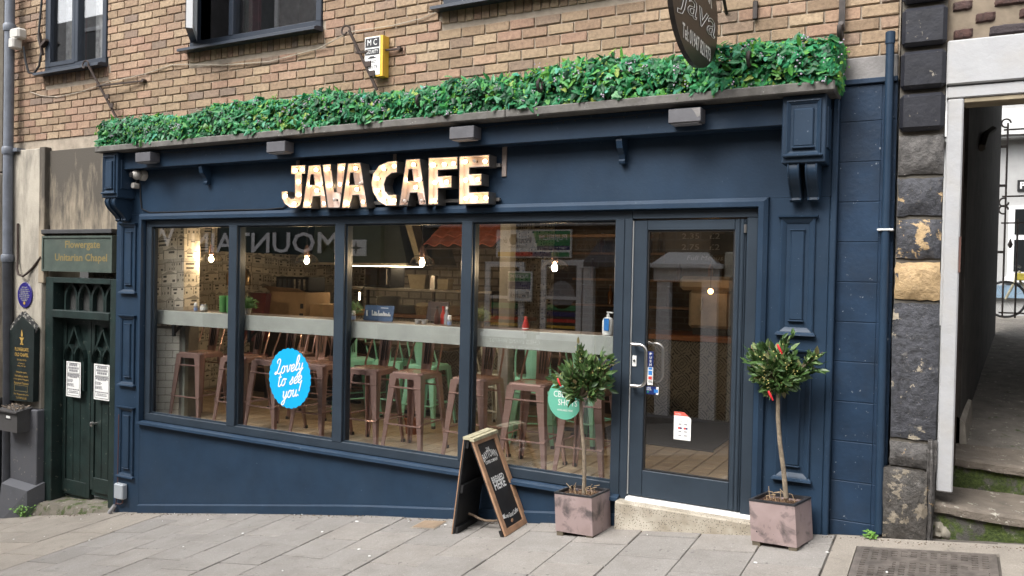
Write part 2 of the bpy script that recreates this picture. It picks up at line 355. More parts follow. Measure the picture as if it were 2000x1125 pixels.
# ------------------------------------------------------------------ mesh building
class MB:
    def __init__(s): s.v = []; s.f = []; s.sm = []
    def add(s, vs, fs, smooth=False):
        o = len(s.v); s.v += [tuple(p) for p in vs]
        s.f += [tuple(i+o for i in f) for f in fs]; s.sm += [smooth]*len(fs); return s
    def box(s, x0, x1, y0, y1, z0, z1, b=0.0):
        if b <= 0:
            vs = [(x, y, z) for x in (x0, x1) for y in (y0, y1) for z in (z0, z1)]
            return s.add(vs, [(0, 1, 3, 2), (4, 6, 7, 5), (0, 4, 5, 1), (2, 3, 7, 6), (0, 2, 6, 4), (1, 5, 7, 3)])
        b = min(b, (x1-x0)*.45, (y1-y0)*.45, (z1-z0)*.45)
        X = (x0, x1); Y = (y0, y1); Z = (z0, z1); vs = []; ix = {}
        for i in (0, 1):
            for j in (0, 1):
                for k in (0, 1):
                    sx, sy, sz = (1-2*i)*b, (1-2*j)*b, (1-2*k)*b
                    for a, p in enumerate(((X[i], Y[j]+sy, Z[k]+sz), (X[i]+sx, Y[j], Z[k]+sz), (X[i]+sx, Y[j]+sy, Z[k]))):
                        ix[i, j, k, a] = len(vs); vs.append(p)
        fs = []
        for i in (0, 1): fs.append([ix[i, j, k, 0] for j, k in ((0, 0), (0, 1), (1, 1), (1, 0))][::1 if i == 0 else -1])
        for j in (0, 1): fs.append([ix[i, j, k, 1] for i, k in ((0, 0), (1, 0), (1, 1), (0, 1))][::1 if j == 0 else -1])
        for k in (0, 1): fs.append([ix[i, j, k, 2] for i, j in ((0, 0), (0, 1), (1, 1), (1, 0))][::1 if k == 0 else -1])
        for j in (0, 1):
            for k in (0, 1): fs.append([ix[0, j, k, 1], ix[1, j, k, 1], ix[1, j, k, 2], ix[0, j, k, 2]])
        for i in (0, 1):
            for k in (0, 1): fs.append([ix[i, 0, k, 0], ix[i, 1, k, 0], ix[i, 1, k, 2], ix[i, 0, k, 2]])
        for i in (0, 1):
            for j in (0, 1): fs.append([ix[i, j, 0, 0], ix[i, j, 1, 0], ix[i, j, 1, 1], ix[i, j, 0, 1]])
        for i in (0, 1):
            for j in (0, 1):
                for k in (0, 1): fs.append([ix[i, j, k, a] for a in range(3)])
        return s.add(vs, fs)
    def hexa(s, p):     # 8 corners: bottom ring of 4, top ring of 4
        return s.add(p, [(3, 2, 1, 0), (4, 5, 6, 7), (0, 1, 5, 4), (1, 2, 6, 5), (2, 3, 7, 6), (3, 0, 4, 7)])
    def bar(s, a, b, w, h=None, up=(0, 0, 1), w2=None, h2=None):
        a, b = Vector(a), Vector(b); d = (b-a).normalized(); h = h or w; w2 = w2 or w; h2 = h2 or h
        sd_ = d.cross(Vector(up)); sd_ = sd_.normalized() if sd_.length > 1e-5 else Vector((1, 0, 0)); u = sd_.cross(d)
        p = [q + sd_*x*ww/2 + u*y*hh/2 for q, ww, hh in ((a, w, h), (b, w2, h2)) for x, y in ((-1, -1), (1, -1), (1, 1), (-1, 1))]
        return s.hexa(p)
    def loop_loft(s, loops, cap0=False, cap1=False, smooth=False, closed=True):
        n = len(loops[0]); vs = [p for l in loops for p in l]; fs = []
        for i in range(len(loops)-1):
            for j in range(n if closed else n-1):
                fs.append((i*n+j, i*n+(j+1) % n, (i+1)*n+(j+1) % n, (i+1)*n+j))
        s.add(vs, fs, smooth)
        o = len(s.v)-len(vs)
        if cap0: s.f.append(tuple(range(o+n-1, o-1, -1))); s.sm.append(False)
        if cap1: s.f.append(tuple(range(o+(len(loops)-1)*n, o+len(loops)*n))); s.sm.append(False)
        return s
    def tube(s, pts, r, n=8, cap=True, smooth=True, ref=(0, 0, 1)):
        pts = [Vector(p) for p in pts]; loops = []
        rs = r if isinstance(r, (list, tuple)) else [r]*len(pts)
        t0 = (pts[1]-pts[0]).normalized(); rf = Vector(ref)
        if abs(t0.dot(rf)) > .95: rf = Vector((1, 0, 0))
        nrm = (rf - t0*rf.dot(t0)).normalized()
        for i, p in enumerate(pts):
            t = (pts[min(i+1, len(pts)-1)]-pts[max(i-1, 0)]).normalized()
            nrm = (nrm - t*nrm.dot(t)).normalized(); bn = t.cross(nrm)
            loops.append([p + nrm*rs[i]*math.cos(2*math.pi*k/n) + bn*rs[i]*math.sin(2*math.pi*k/n) for k in range(n)])
        return s.loop_loft(loops, cap, cap, smooth)
    def lathe(s, c, prof, n=16, axis='z', smooth=True, sx=1, sy=1):
        loops = []
        for r, h in prof:
            l = []
            for k in range(n):
                a = 2*math.pi*k/n; p, q = r*math.cos(a)*sx, r*math.sin(a)*sy
                l.append({'z': (c[0]+p, c[1]+q, c[2]+h), 'y': (c[0]+p, c[1]+h, c[2]+q), 'x': (c[0]+h, c[1]+p, c[2]+q)}[axis])
            loops.append(l)
        return s.loop_loft(loops, True, True, smooth)
    def ball(s, c, r, n=10, k=6, sx=1, sy=1, sz=1):
        loops = []
        for i in range(k+1):
            a = math.pi*i/k; rr_ = max(1e-4, math.sin(a))*r
            loops.append([(c[0]+rr_*math.cos(2*math.pi*j/n)*sx, c[1]+rr_*math.sin(2*math.pi*j/n)*sy, c[2]-math.cos(a)*r*sz) for j in range(n)])
        return s.loop_loft(loops, False, False, True)
    def prism(s, poly, fn, d0, d1):      # polygon (2-D) extruded between depths; fn(u, v, d) -> xyz
        n = len(poly); a = [fn(u, v, d0) for u, v in poly]; b = [fn(u, v, d1) for u, v in poly]
        fs = [tuple(range(n)), tuple(range(2*n-1, n-1, -1))] + [(i, n+i, n+(i+1) % n, (i+1) % n) for i in range(n)]
        return s.add(a+b, fs)
    def rect_loft(s, x0, x1, z0, z1, prof, cap=True, back=False):   # rectangle loops in the facade plane, (inset, y) each
        loops = [[(x0+i, y, z0+i), (x1-i, y, z0+i), (x1-i, y, z1-i), (x0+i, y, z1-i)] for i, y in prof]
        return s.loop_loft(loops, back, cap)
    def ring(s, x0, x1, z0, z1, w, y0, y1):   # rectangular frame of members w wide: closed solid
        loops = [[(x0+i, y, z0+i), (x1-i, y, z0+i), (x1-i, y, z1-i), (x0+i, y, z1-i)] for i, y in ((0, y1), (0, y0), (w, y0), (w, y1), (0, y1))]
        return s.loop_loft(loops)
    def mesh(s, name, mat, origin=(0, 0, 0), sharp=True):
        me = bpy.data.meshes.new(name); o = origin
        me.from_pydata([(x-o[0], y-o[1], z-o[2]) for x, y, z in s.v], [], s.f)
        me.polygons.foreach_set('use_smooth', s.sm)
        if any(s.sm): me.set_sharp_from_angle(angle=R(38))
        me.materials.append(mat); me.update(); return me

ORG = {}
def root_of(o):
    while o.parent: o = o.parent
    return o
def thing(name, label, cat, loc=(0, 0, 0), group=None):
    o = bpy.data.objects.new(name, None); o.empty_display_size = .1; o.location = loc; COL.objects.link(o)
    o['label'] = label; o['category'] = cat
    if group: o['group'] = group
    ORG[o.name] = tuple(loc); return o
def put(name, me, parent=None, loc=(0, 0, 0), kind=None, label=None):
    o = bpy.data.objects.new(name, me); COL.objects.link(o); o.location = loc
    if parent: o.parent = parent
    if kind: o['kind'] = kind
    if label: o['label'] = label
    return o
def part(name, mb, mat, parent, kind=None, label=None):
    return put(name, mb.mesh(name, mat, ORG[root_of(parent).name]), parent, kind=kind, label=label)
def single(name, mb, mat, label, cat, group=None, org=None):
    o = put(name, mb.mesh(name, mat, org or (0, 0, 0)), None, org or (0, 0, 0)); o['label'] = label; o['category'] = cat
    if group: o['group'] = group
    ORG[o.name] = tuple(org or (0, 0, 0)); return o
def struct(name, mb, mat, org=(0, 0, 0)):
    o = put(name, mb.mesh(name, mat, org), None, org, 'structure'); ORG[o.name] = org; return o
def Bx(*a, **k): return MB().box(*a, **k)

def text_mesh(body, outline=0, bold=0, shear=0, res=2, spacing=1.0):
    cu_ = bpy.data.curves.new('txt', 'FONT'); cu_.body = body; cu_.resolution_u = res; cu_.shear = shear; cu_.space_character = spacing
    if outline: cu_.fill_mode = 'NONE'; cu_.bevel_depth = outline; cu_.bevel_resolution = 0
    cu_.offset = bold
    ob = bpy.data.objects.new('txt', cu_); me = bpy.data.meshes.new_from_object(ob)
    v = np.empty(len(me.vertices)*3); me.vertices.foreach_get('co', v); v = v.reshape(-1, 3)
    fs = [tuple(p.vertices) for p in me.polygons]
    bpy.data.objects.remove(ob); bpy.data.curves.remove(cu_); bpy.data.meshes.remove(me)
    if len(v): v = v - np.array([(v[:, 0].min()+v[:, 0].max())/2, (v[:, 1].min()+v[:, 1].max())/2, 0])
    return v, fs
def text(mb, body, c, right, up, width, height=None, arc=0, **k):   # centred at c, fitted to width (and height)
    v, fs = text_mesh(body, **k)
    if not len(v): return mb
    w0 = np.ptp(v[:, 0]); h0 = np.ptp(v[:, 1]); sx = width/w0; sy = (height/h0) if height else sx
    r, u = np.array(right, float), np.array(up, float)
    r /= np.linalg.norm(r); u /= np.linalg.norm(u); nn = np.cross(r, u)
    X = v[:, 0]*sx; Y = v[:, 1]*sy - arc*(2*X/width)**2 + arc*.5
    P_ = np.array(c) + np.outer(X, r) + np.outer(Y, u) + np.outer(v[:, 2]*sy, nn)
    return mb.add(P_.tolist(), fs)
def disc(mb, c, right, up, rx, ry, n=40, scallop=0, thick=0.002):
    r, u = Vector(right).normalized(), Vector(up).normalized(); nn = r.cross(u); a, b = [], []
    for k in range(n):
        t = 2*math.pi*k/n; s_ = 1 + (scallop*abs(math.sin(t*n/8)) if scallop else 0)
        p = Vector(c)+r*rx*s_*math.cos(t)+u*ry*s_*math.sin(t); a.append(p+nn*thick); b.append(p)
    return mb.loop_loft([b, a], True, True)
def stroke(mb, pts, wd, c, right, up, sc, lift=0.0):     # a hand-lettered stroke as a flat ribbon along a smooth curve
    p = [np.array(q, float) for q in pts]; q = [p[0]]+p+[p[-1]]; out = []
    for i in range(1, len(q)-2):
        for k in range(6):
            t = k/6; a, b, c_, d = q[i-1:i+3]
            out.append(.5*((2*b)+(-a+c_)*t+(2*a-5*b+4*c_-d)*t*t+(-a+3*b-3*c_+d)*t**3))
    out.append(p[-1]); r, u = np.array(right, float), np.array(up, float); nr_ = np.cross(r, u); L, Rr = [], []
    for i, a in enumerate(out):
        lift += 2.5e-5; t = out[min(i+1, len(out)-1)]-out[max(0, i-1)]; t = t/(np.linalg.norm(t)+1e-9); n_ = np.array([-t[1], t[0]])*wd/2
        for li, s_ in ((L, 1), (Rr, -1)):
            z = a+n_*s_; li.append(np.array(c)+r*z[0]*sc+u*z[1]*sc+nr_*lift)
    n = len(L); return mb.add([tuple(x) for x in L+Rr], [(i, i+1, n+i+1, n+i) for i in range(n-1)])
CUR = {'L': (.5, [[(.12, .72), (.04, .85), (.16, 1.), (.3, .93), (.3, .68), (.22, .3), (.1, .02), (0., .06), (.06, .16), (.2, .08), (.38, 0), (.5, .12)]]),
 'o': (.42, [[(.3, .42), (.14, .45), (.03, .25), (.08, .04), (.22, .02), (.32, .2), (.27, .42), (.45, .38)]]),
 'v': (.42, [[(0, .38), (.07, .45), (.11, .2), (.17, .02), (.3, .2), (.33, .45), (.45, .38)]]),
 'e': (.36, [[(0, .15), (.2, .22), (.28, .36), (.18, .46), (.05, .3), (.07, .06), (.2, 0), (.38, .12)]]),
 'l': (.28, [[(0, .12), (.18, .5), (.24, .9), (.15, 1.), (.08, .8), (.08, .2), (.15, .01), (.3, .12)]]),
 'y': (.42, [[(0, .4), (.06, .45), (.06, .15), (.15, .02), (.28, .15), (.32, .45)], [(.32, .45), (.28, 0), (.2, -.38), (.05, -.4), (.05, -.25), (.3, -.02), (.42, .12)]]),
 't': (.32, [[(.12, .85), (.08, .3), (.1, .03), (.2, 0), (.32, .12)], [(0, .58), (.26, .62)]]),
 's': (.34, [[(0, .1), (.15, .3), (.2, .48), (.25, .3), (.26, .1), (.12, 0), (.02, .06)]]),
 'u': (.46, [[(0, .4), (.05, .45), (.04, .15), (.12, .01), (.24, .1), (.3, .45)], [(.3, .45), (.3, .1), (.38, .01), (.46, .12)]]),
 '!': (.2, [[(.14, 1.), (.08, .3)], [(.06, .08), (.07, .0)]]), ' ': (.3, [])}
def cursive(mb, s, c, right, up, sc, wd=.095, shear=.2, rise=0.):
    tot = sum(CUR[ch][0] for ch in s); x = -tot/2
    k = 0
    for ch in s:
        adv, st = CUR[ch]
        for pl in st: stroke(mb, [(x+a+shear*b, b+rise*(x+a)) for a, b in pl], wd, c, right, up, sc, .0001*(k % 3)); k += 1
        x += adv
    return mb

# ------------------------------------------------------------------ ground
GX = [-9.45, -7.22, -4.39, -2.57, -.34]; GZ = [-1.32, -.94, -.51, -.28, 0.]
CS = .047
def gz(x, y=0):
    if x < -9.45: z = -1.32+.165*(x+9.45)
    elif x > -.34: z = .11*(x+.34)
    else: z = float(np.interp(x, GX, GZ))
    return z+CS*y
xs = [-60, -40, -25, -18, -14, -11]+[-9.45+.35*i for i in range(34)]+[4, 8, 14, 25, 45, 60]
ys = [-40, -20, -12, -9, -6, -3.5, -2, -1, 0, .6, 3]
g = MB(); gv = [(x, y, gz(x, y)-.03) for y in ys for x in xs]; n = len(xs)
g.add(gv, [(j*n+i, j*n+i+1, (j+1)*n+i+1, (j+1)*n+i) for j in range(len(ys)-1) for i in range(n-1) if not (ys[j] >= .5 and -7.3 < xs[i] < -.6)])
street = struct('street', g, ground_m)
pv = MB(); px = [-12+.3*i for i in range(55)]; py = [-3.6, -2.4, -1.6, -.8, 0, .12]
pvv = [(x, y, gz(x, y)-.012) for y in py for x in px]; n = len(px)
pv.add(pvv, [(j*n+i, j*n+i+1, (j+1)*n+i+1, (j+1)*n+i) for j in range(len(py)-1) for i in range(n-1)])
pavement = struct('pavement', pv, grout)
def slab(x0, x1, y0, y1, mat, tilt=True):
    g_ = .0026; b = .0035; x0 += g_; x1 -= g_; y0 += .0065; y1 -= .0065
    dz = rng.uniform(-.0025, .0025); t = rng.uniform(-.003, .003)
    f = lambda x, y, d: (x, y, gz(x, y)+d+dz+t*(x-x0)/(x1-x0))
    lo = [f(x0, y0, -.025), f(x1, y0, -.025), f(x1, y1, -.025), f(x0, y1, -.025)]
    mi = [f(x0, y0, -.006), f(x1, y0, -.006), f(x1, y1, -.006), f(x0, y1, -.006)]
    hi = [f(x0+b, y0+b, 0), f(x1-b, y0+b, 0), f(x1-b, y1-b, 0), f(x0+b, y1-b, 0)]
    part('paving_slab', MB().loop_loft([lo, mi, hi], False, True), mat, pavement)
HOLES = [(-3.66, -3.44, -.28, -.08), (-.47, .26, -.75, -.19)]
x = -1.02-.41*14
col_i = 0
while x < 1.6:
    x1 = x+.41; off = (-.17, .03)[col_i % 2]+rng.uniform(-.02, .02)
    y = off-.4*5 if x > -4 else off-.4*7
    while y < 0:
        y1 = min(y+.395, 0.0 if x < -.35 else .1)
        if y1-y > .05 and not any(x1 > h[0] and x < h[1] and y1 > h[2] and y < h[3] for h in HOLES[1:]):
            slab(x, x1, y, y1, slab_m)
        y += .395
    x = x1; col_i += 1
x = -1.02-.41*14; k = 0
while x > -11.0:      # wider tan flags in front of the chapel
    x0 = x-.62; off = (-.05, -.35)[k % 2]; y = off-2.4
    while y < .05:
        y1 = min(y+.6, .06)
        if y1-y > .05: slab(x0, x, y, y1, slab_tan)
        y += .6
    x = x0; k += 1
for (a, b, c, d) in ((-.60, -.47, -.75, 0.0), (-.47, .26, -.19, -.02), (.26, .42, -.75, 0.0), (-.60, -.47, -1.3, -.75), (-.47, .26, -1.2, -.75), (.26, .42, -1.2, -.75)):
    part('cement_strip', MB().loop_loft([[(a, c, gz(a, c)-.02), (b, c, gz(b, c)-.02), (b, d, gz(b, d)-.02), (a, d, gz(a, d)-.02)], [(a, c, gz(a, c)+.001), (b, c, gz(b, c)+.001), (b, d, gz(b, d)+.001), (a, d, gz(a, d)+.001)]], False, True), slab_tan, pavement)
lit = MB()
for i in range(34):
    a, b = rng.uniform(-8, .4), -rng.random()**1.6*1.4-.02; r_ = rng.uniform(.004, .013)
    lit.lathe((a, b, gz(a, b)+.001), [(r_, 0), (r_*.8, .004)], 6, sx=rng.uniform(.6, 1.6))
o = single('litter', lit, plain_white, 'scattered flecks of white chewing gum and paper on the grey paving', 'litter'); o['kind'] = 'stuff'

# ------------------------------------------------------------------ cafe building
BX = (-3.9, 0, 0)
cafe = thing('cafe_building', 'tan brick building with a navy painted café shopfront and grey framed upper windows', 'building', BX)
# --- brick wall over the shopfront
ZB, CH, PB = 2.962, .0805, .2195
wins = [(-9.03, -7.96, 3.70, 5.2), (-6.67, -4.98, 3.71, 5.2), (-3.69, -2.0, 3.71, 5.2)]
soldier = [(w0-.02, w1+.02, 3.575, 3.70) for w0, w1, *_ in wins]
bw = MB()
def wall_with_holes(mb, x0, x1, z0, z1, y0, y1, holes):
    xs_ = sorted({x0, x1, *[h[0] for h in holes], *[h[1] for h in holes]}); 
    for a, b in zip(xs_[:-1], xs_[1:]):
        hs_ = [h for h in holes if h[0] <= a+1e-6 and h[1] >= b-1e-6]; z = z0
        for h in sorted(hs_, key=lambda q: q[2]):
            if h[2] > z: mb.box(a, b, y0, y1, z, min(h[2], z1))
            z = max(z, h[3])
        if z < z1: mb.box(a, b, y0, y1, z, z1)
wall_with_holes(bw, -9.95, -.33, 2.80, 5.4, .112, .34, wins)
brick_wall = part('brick_wall', bw, mortar, cafe)
variants = []
for i in range(6):
    q = MB().box(-.1045, .1045, 0, .03, -.0345, .0345, .004)
    q.v = [(a+rng.uniform(-.0022, .0022), b+(rng.uniform(-.0022, .0022) if b < .02 else 0), c+rng.uniform(-.0022, .0022)) for a, b, c in q.v]
    variants.append(q)
var_me = [q.mesh('brick', brick_obj) for q in variants]
bricks = []
nrow = int((5.3-2.97)/CH)
for r_ in range(nrow):
    zc = ZB+CH*(r_+.5); off = -.884+(PB/2 if r_ % 2 == 1 else 0)
    for c_ in range(-46, 6):
        xl = off+c_*PB; xr = xl+PB
        xl, xr = max(xl, -9.93), min(xr, -.335)
        if xr-xl < .05: continue
        segs = [(xl, xr)]
        for (h0, h1, h2, h3) in wins+soldier:
            if zc+.038 > h2 and zc-.038 < h3:
                ns = []
                for a, b in segs:
                    if b <= h0 or a >= h1: ns.append((a, b)); continue
                    if a < h0: ns.append((a, h0))
                    if b > h1: ns.append((h1, b))
                segs = ns
        for a, b in segs:
            if b-a > .035: bricks.append(((a+b)/2, zc, (b-a-.0105)/.209, 0))
for (w0, w1, z0, z1) in soldier:
    nb = int((w1-w0)/.0745)
    for i in range(nb): bricks.append((w0+(i+.5)*(w1-w0)/nb, 3.634, ((w1-w0)/nb-.0105)/.209, 1))
C0 = np.array([0, -5.43, 1.55])
def visible_px(x, y, z):
    d = np.array([x, y, z])-C0; zc = d @ np.array(cf); X = (d @ np.array(rr))/zc; Y = (d @ np.array(uu))/zc
    return abs(X) < .64 and abs(Y) < .37, zc
scored = []
for b in bricks:
    v_, zc_ = visible_px(b[0], .1, b[1]); hidden = b[1] < 3.03 and -7.55 < b[0] < -.72
    scored.append(((0 if v_ and not hidden else 100)+zc_, b))
scored.sort(key=lambda q: q[0])
stuff = MB(); rnds = []
for i, (sc_, (bx_, bz_, sx_, so_)) in enumerate(scored):
    k = rng.randrange(6)
    if i < 299:
        o = put('brick', var_me[k], brick_wall, (bx_-BX[0], .1-BX[1]+rng.uniform(-.002, .002), bz_-BX[2]))
        o.scale = (sx_, 1, 1 if not so_ else .122/.069)
    else:
        q = variants[k]; stuff.add([(a*sx_+bx_, b+.1, c*(1 if not so_ else .122/.069)+bz_) for a, b, c in q.v], q.f); rnds += [rng.random()]*len(q.v)
o = part('brickwork', stuff, brick_at, brick_wall, 'stuff')
o.data.attributes.new('rnd', 'FLOAT', 'POINT').data.foreach_set('value', rnds)
# --- stone band, block wall, pilasters
part('stone_band', Bx(-7.55, -.335, .085, .16, 2.815, 2.958, b=.006), stone_cill, cafe)
blk = part('painted_block_wall', Bx(-.665, -.332, .0515, .34, -.25, 2.812), blue_wall, cafe)
zz = [-.22, .05, .30, .55, .80, 1.05, 1.30, 1.55, 1.80, 2.05, 2.30, 2.55, 2.775]
for a, b in zip(zz[:-1], zz[1:]):
    part('block', Bx(-.655, -.416, .048, .08, a+.002, b-.002, b=.003), blue_wall, blk)
    part('block', Bx(-.413, -.334, .049, .08, a+.002, b-.002, b=.003), blue_wall, blk)
part('coping_strip', Bx(-.665, -.334, .03, .08, 2.779, 2.812, b=.004), blue_wall, cafe)
part('cover_strip', MB().box(-.692, -.655, -.014, .06, gz(-.67)-.05, 2.69, .006), blue, cafe)
# fascia + back panels
part('fascia', Bx(-7.60, -.69, 0, .10, 2.085, 2.70), blue, cafe)
fas = MB()
for a, b in ((-7.205, -4.6), (-4.6, -2.0), (-2.0, -1.14)): pass
# right pilaster
def panel(mb, x0, x1, z0, z1, y, wide=.038):
    mb.rect_loft(x0, x1, z0, z1, [(0, y), (0.002, y-.016), (.010, y-.020), (.018, y-.016), (.028, y-.010), (wide, y-.003), (wide, y)], cap=False)
    for zt, s_ in ((z1, 1), (z0, -1)):   # projecting head and foot mouldings
        a, b = (zt-.012, zt+.012)
        mb.loop_loft([[(x0-.014*e, y-.004-d, a+c), (x1+.014*e, y-.004-d, a+c), (x1+.014*e, y+.001, a+c), (x0-.014*e, y+.001, a+c)] for e, d, c in (((0, .012, 0), (.5, .02, .008), (1, .032, .014), (1, .034, .024)) if s_ > 0 else ((1, .034, 0), (1, .032, .010), (.5, .02, .016), (0, .012, .024)))], True, True)
    ix, iz = (x1-x0)*.31, .085
    mb.rect_loft(x0+ix, x1-ix, z0+iz, z1-iz, [(0, y), (0, y-.010), (.006, y-.016), (.012, y-.016)], cap=True)
    mb.box(x0+ix-.008, x1-ix+.008, y-.022, y, z0+iz-.01, z0+iz, .003); mb.box(x0+ix-.006, x1-ix+.006, y-.020, y, z1-iz, z1-iz+.009, .003)
pr = part('pilaster', Bx(-1.068, -.694, -.002, .1, gz(-.88)-.05, 2.083, b=.004), blue, cafe)
q = MB(); panel(q, -.99, -.775, 1.215, 1.955, -.002); part('raised_panel', q, blue, pr)
q = MB(); panel(q, -.99, -.775, .285, 1.10, -.002); part('raised_panel', q, blue, pr)
pl = part('pilaster', Bx(-7.62, -7.222, -.002, .1, gz(-7.4)-.06, 2.083, b=.004), blue, cafe)
for z0, z1 in ((1.29, 1.985), (.345, 1.045), (-.595, .105)):
    q = MB(); panel(q, -7.53, -7.30, z0, z1, -.002, .03); part('raised_panel', q, blue, pl)
# consoles
def console(x0, x1, zb, zt):
    c_ = part('console_box', Bx(x0, x1, -.205, .0, zb, zt, b=.006), blue, cafe)
    q = MB(); q.rect_loft(x0+.026, x1-.026, zb+.045, zt-.03, [(0, -.205), (.002, -.219), (.009, -.222), (.016, -.215), (.026, -.208), (.026, -.2045)], cap=False)
    q.rect_loft(x0+.07, x1-.07, zb+.10, zt-.085, [(0, -.205), (0, -.216), (.006, -.222)], cap=True)
    q.box(x0+.012, x1-.012, -.232, -.2, zb+.036, zb+.052, .005); q.box(x0+.062, x1-.062, -.226, -.2, zb+.088, zb+.1, .003)
    part('raised_panel', q, blue, c_)
    q = MB(); q.loop_loft([[(x1+d, -.17+i, zb+.09+i), (x1+d, -.04-i, zb+.09+i), (x1+d, -.04-i, zt-.07-i), (x1+d, -.17+i, zt-.07-i)] for d, i in ((-.001, 0), (.010, .004), (.010, .018))], False, True)
    part('side_panel', q, blue, c_)
    wd = (x1-x0-.06)*.36
    for cx in (x0+.035+wd/2, x1-.035-wd/2-.01):
        prof = [(-.185, zb), (-.195, zb-.03), (-.19, zb-.06), (-.165, zb-.10), (-.12, zb-.14), (-.085, zb-.175), (-.07, zb-.20), (-.075, zb-.215), (-.06, zb-.225), (-.035, zb-.222), (-.02, zb-.20), (0, zb-.19), (0, zb)]
        q = MB(); q.prism(prof, lambda u, v, d: (d, u, v), cx-wd/2, cx+wd/2)
        q2 = [(a-.007 if a < -.03 else a, b) for a, b in prof[1:11]]
        for sgn in (-1, 1):
            ed = [(a-.006, b) for a, b in prof[:10]]
            q.tube([(cx+sgn*(wd/2-.006), a+.004, b) for a, b in ed], .006, 6)
        part('scroll_bracket', q, blue, c_)
console(-.962, -.705, 2.275, 2.69); console(-7.575, -7.335, 2.24, 2.69)
# ledge and beam
part('beam', Bx(-7.333, -.964, -.14, 0, 2.525, 2.69, b=.004), blue, cafe)
q = MB(); q.box(-7.62, -4.2, -.262, .13, 2.692, 2.752, .008); q.box(-4.197, -2.9, -.264, .13, 2.691, 2.753, .008); q.box(-2.897, -.655, -.262, .13, 2.692, 2.755, .008)
part('ledge', q, lead, cafe)
q = MB()
for i in range(64):
    xx = -6.9+i*.092; q.ball((xx, -.146, 2.655+.008*math.sin(i*.9)), .006, 6, 4)
q.tube([(-6.95+i*.15, -.144, 2.661+.008*math.sin(i*1.7)) for i in range(40)], .0022, 5)
part('string_light', q, black, cafe)
for cx in (-6.26, -2.07):
    prof = [(-.11, 2.525), (-.115, 2.50), (-.10, 2.45), (-.06, 2.41), (-.045, 2.38), (-.055, 2.365), (-.05, 2.35), (-.02, 2.345), (0, 2.36), (0, 2.525)]
    part('fascia_bracket', MB().prism(prof, lambda u, v, d: (d, u, v), cx-.022, cx+.022), blue, cafe)
# blue bolection surround: head with both legs
q = MB()
for prof_y in (0,):
    P1 = [(0, 0), (.004, -.03), (.03, -.05), (.062, -.05), (.068, -.0)]     # (distance inwards, y)
    def leg(pts_fn): q.loop_loft([[pts_fn(i, y) for i, y in P1] for pts_fn in pts_fn], True, True, closed=True)
    leg([lambda i, y: (-7.235+i, y, gz(-7.2)+.9-.0), lambda i, y: (-7.235+i, y, 2.09-i), ])
    leg([lambda i, y: (-7.235+i, y, 2.09-i), lambda i, y: (-1.062-i, y, 2.09-i)])
    leg([lambda i, y: (-1.062-i, y, 2.09-i), lambda i, y: (-1.062-i, y, -.03)])
part('surround_moulding', q, blue, cafe)
# window frame, mullions and panes
FY0, FY1 = .004, .085
frame = part('shop_window', MB().box(-7.168, -2.0, FY0, FY1, 1.955, 2.022, .004).box(-7.168, -2.125, FY0, FY1, .008, .082, .004).box(-7.168, -7.085, FY0, FY1, .082, 1.955, .004), grey, cafe)
for a, b in ((-5.992, -5.885), (-4.705, -4.598), (-3.415, -3.318)):
    part('mullion', Bx(a, b, FY0-.004, FY1+.03, .076, 1.962, b=.004), grey, frame)
post = part('door_post', MB().box(-2.125, -2.055, FY0-.006, FY1, -.02, 1.962, .004).box(-2.051, -1.995, FY0-.012, FY1, -.02, 1.962, .004), grey, cafe)
for a, b in ((-7.085, -5.992), (-5.885, -4.705), (-4.598, -3.415), (-3.318, -2.125)):
    part('pane', Bx(a-.01, b+.01, .05, .056, .075, 1.965), glass, frame)
    q = MB(); q.ring(a, b, .082, 1.955, .012, .03, .049); part('glazing_bead', q, grey, frame)
part('sill', MB().prism([(.0, .007), (-.03, .004), (-.052, -.008), (-.056, -.03), (-.03, -.034), (0, -.036)], lambda u, v, d: (d, u, v), -7.205, -2.045), blue, frame)
part('head_frame', Bx(-1.999, -1.135, FY0-.004, FY1, 1.962, 2.022, b=.003), grey, cafe)
part('door_jamb', MB().box(-1.205, -1.133, FY0-.004, FY1, -.045, 1.96, .004), grey, cafe)
# stall riser and plinth
def ground_board(mb, x0, x1, y0, y1, top, drop=.06, nseg=14, cham=.008):
    lp = []
    for i in range(nseg+1):
        xx = x0+(x1-x0)*i/nseg; zt = top(xx); zb = gz(xx)-drop
        lp.append([(xx, y0, zb), (xx, y0, zt-cham), (xx, y0+cham, zt), (xx, y1, zt), (xx, y1, zb)])
    mb.loop_loft(lp, True, True)
q = MB(); ground_board(q, -7.222, -2.052, .0, .10, lambda x: -.034, cham=.001)
sr = part('stall_riser', q, blue, cafe)
q = MB(); ground_board(q, -7.215, -2.055, -.022, .0, lambda x: gz(x)+.085-.0*x, cham=.012); part('plinth', q, blue, sr)
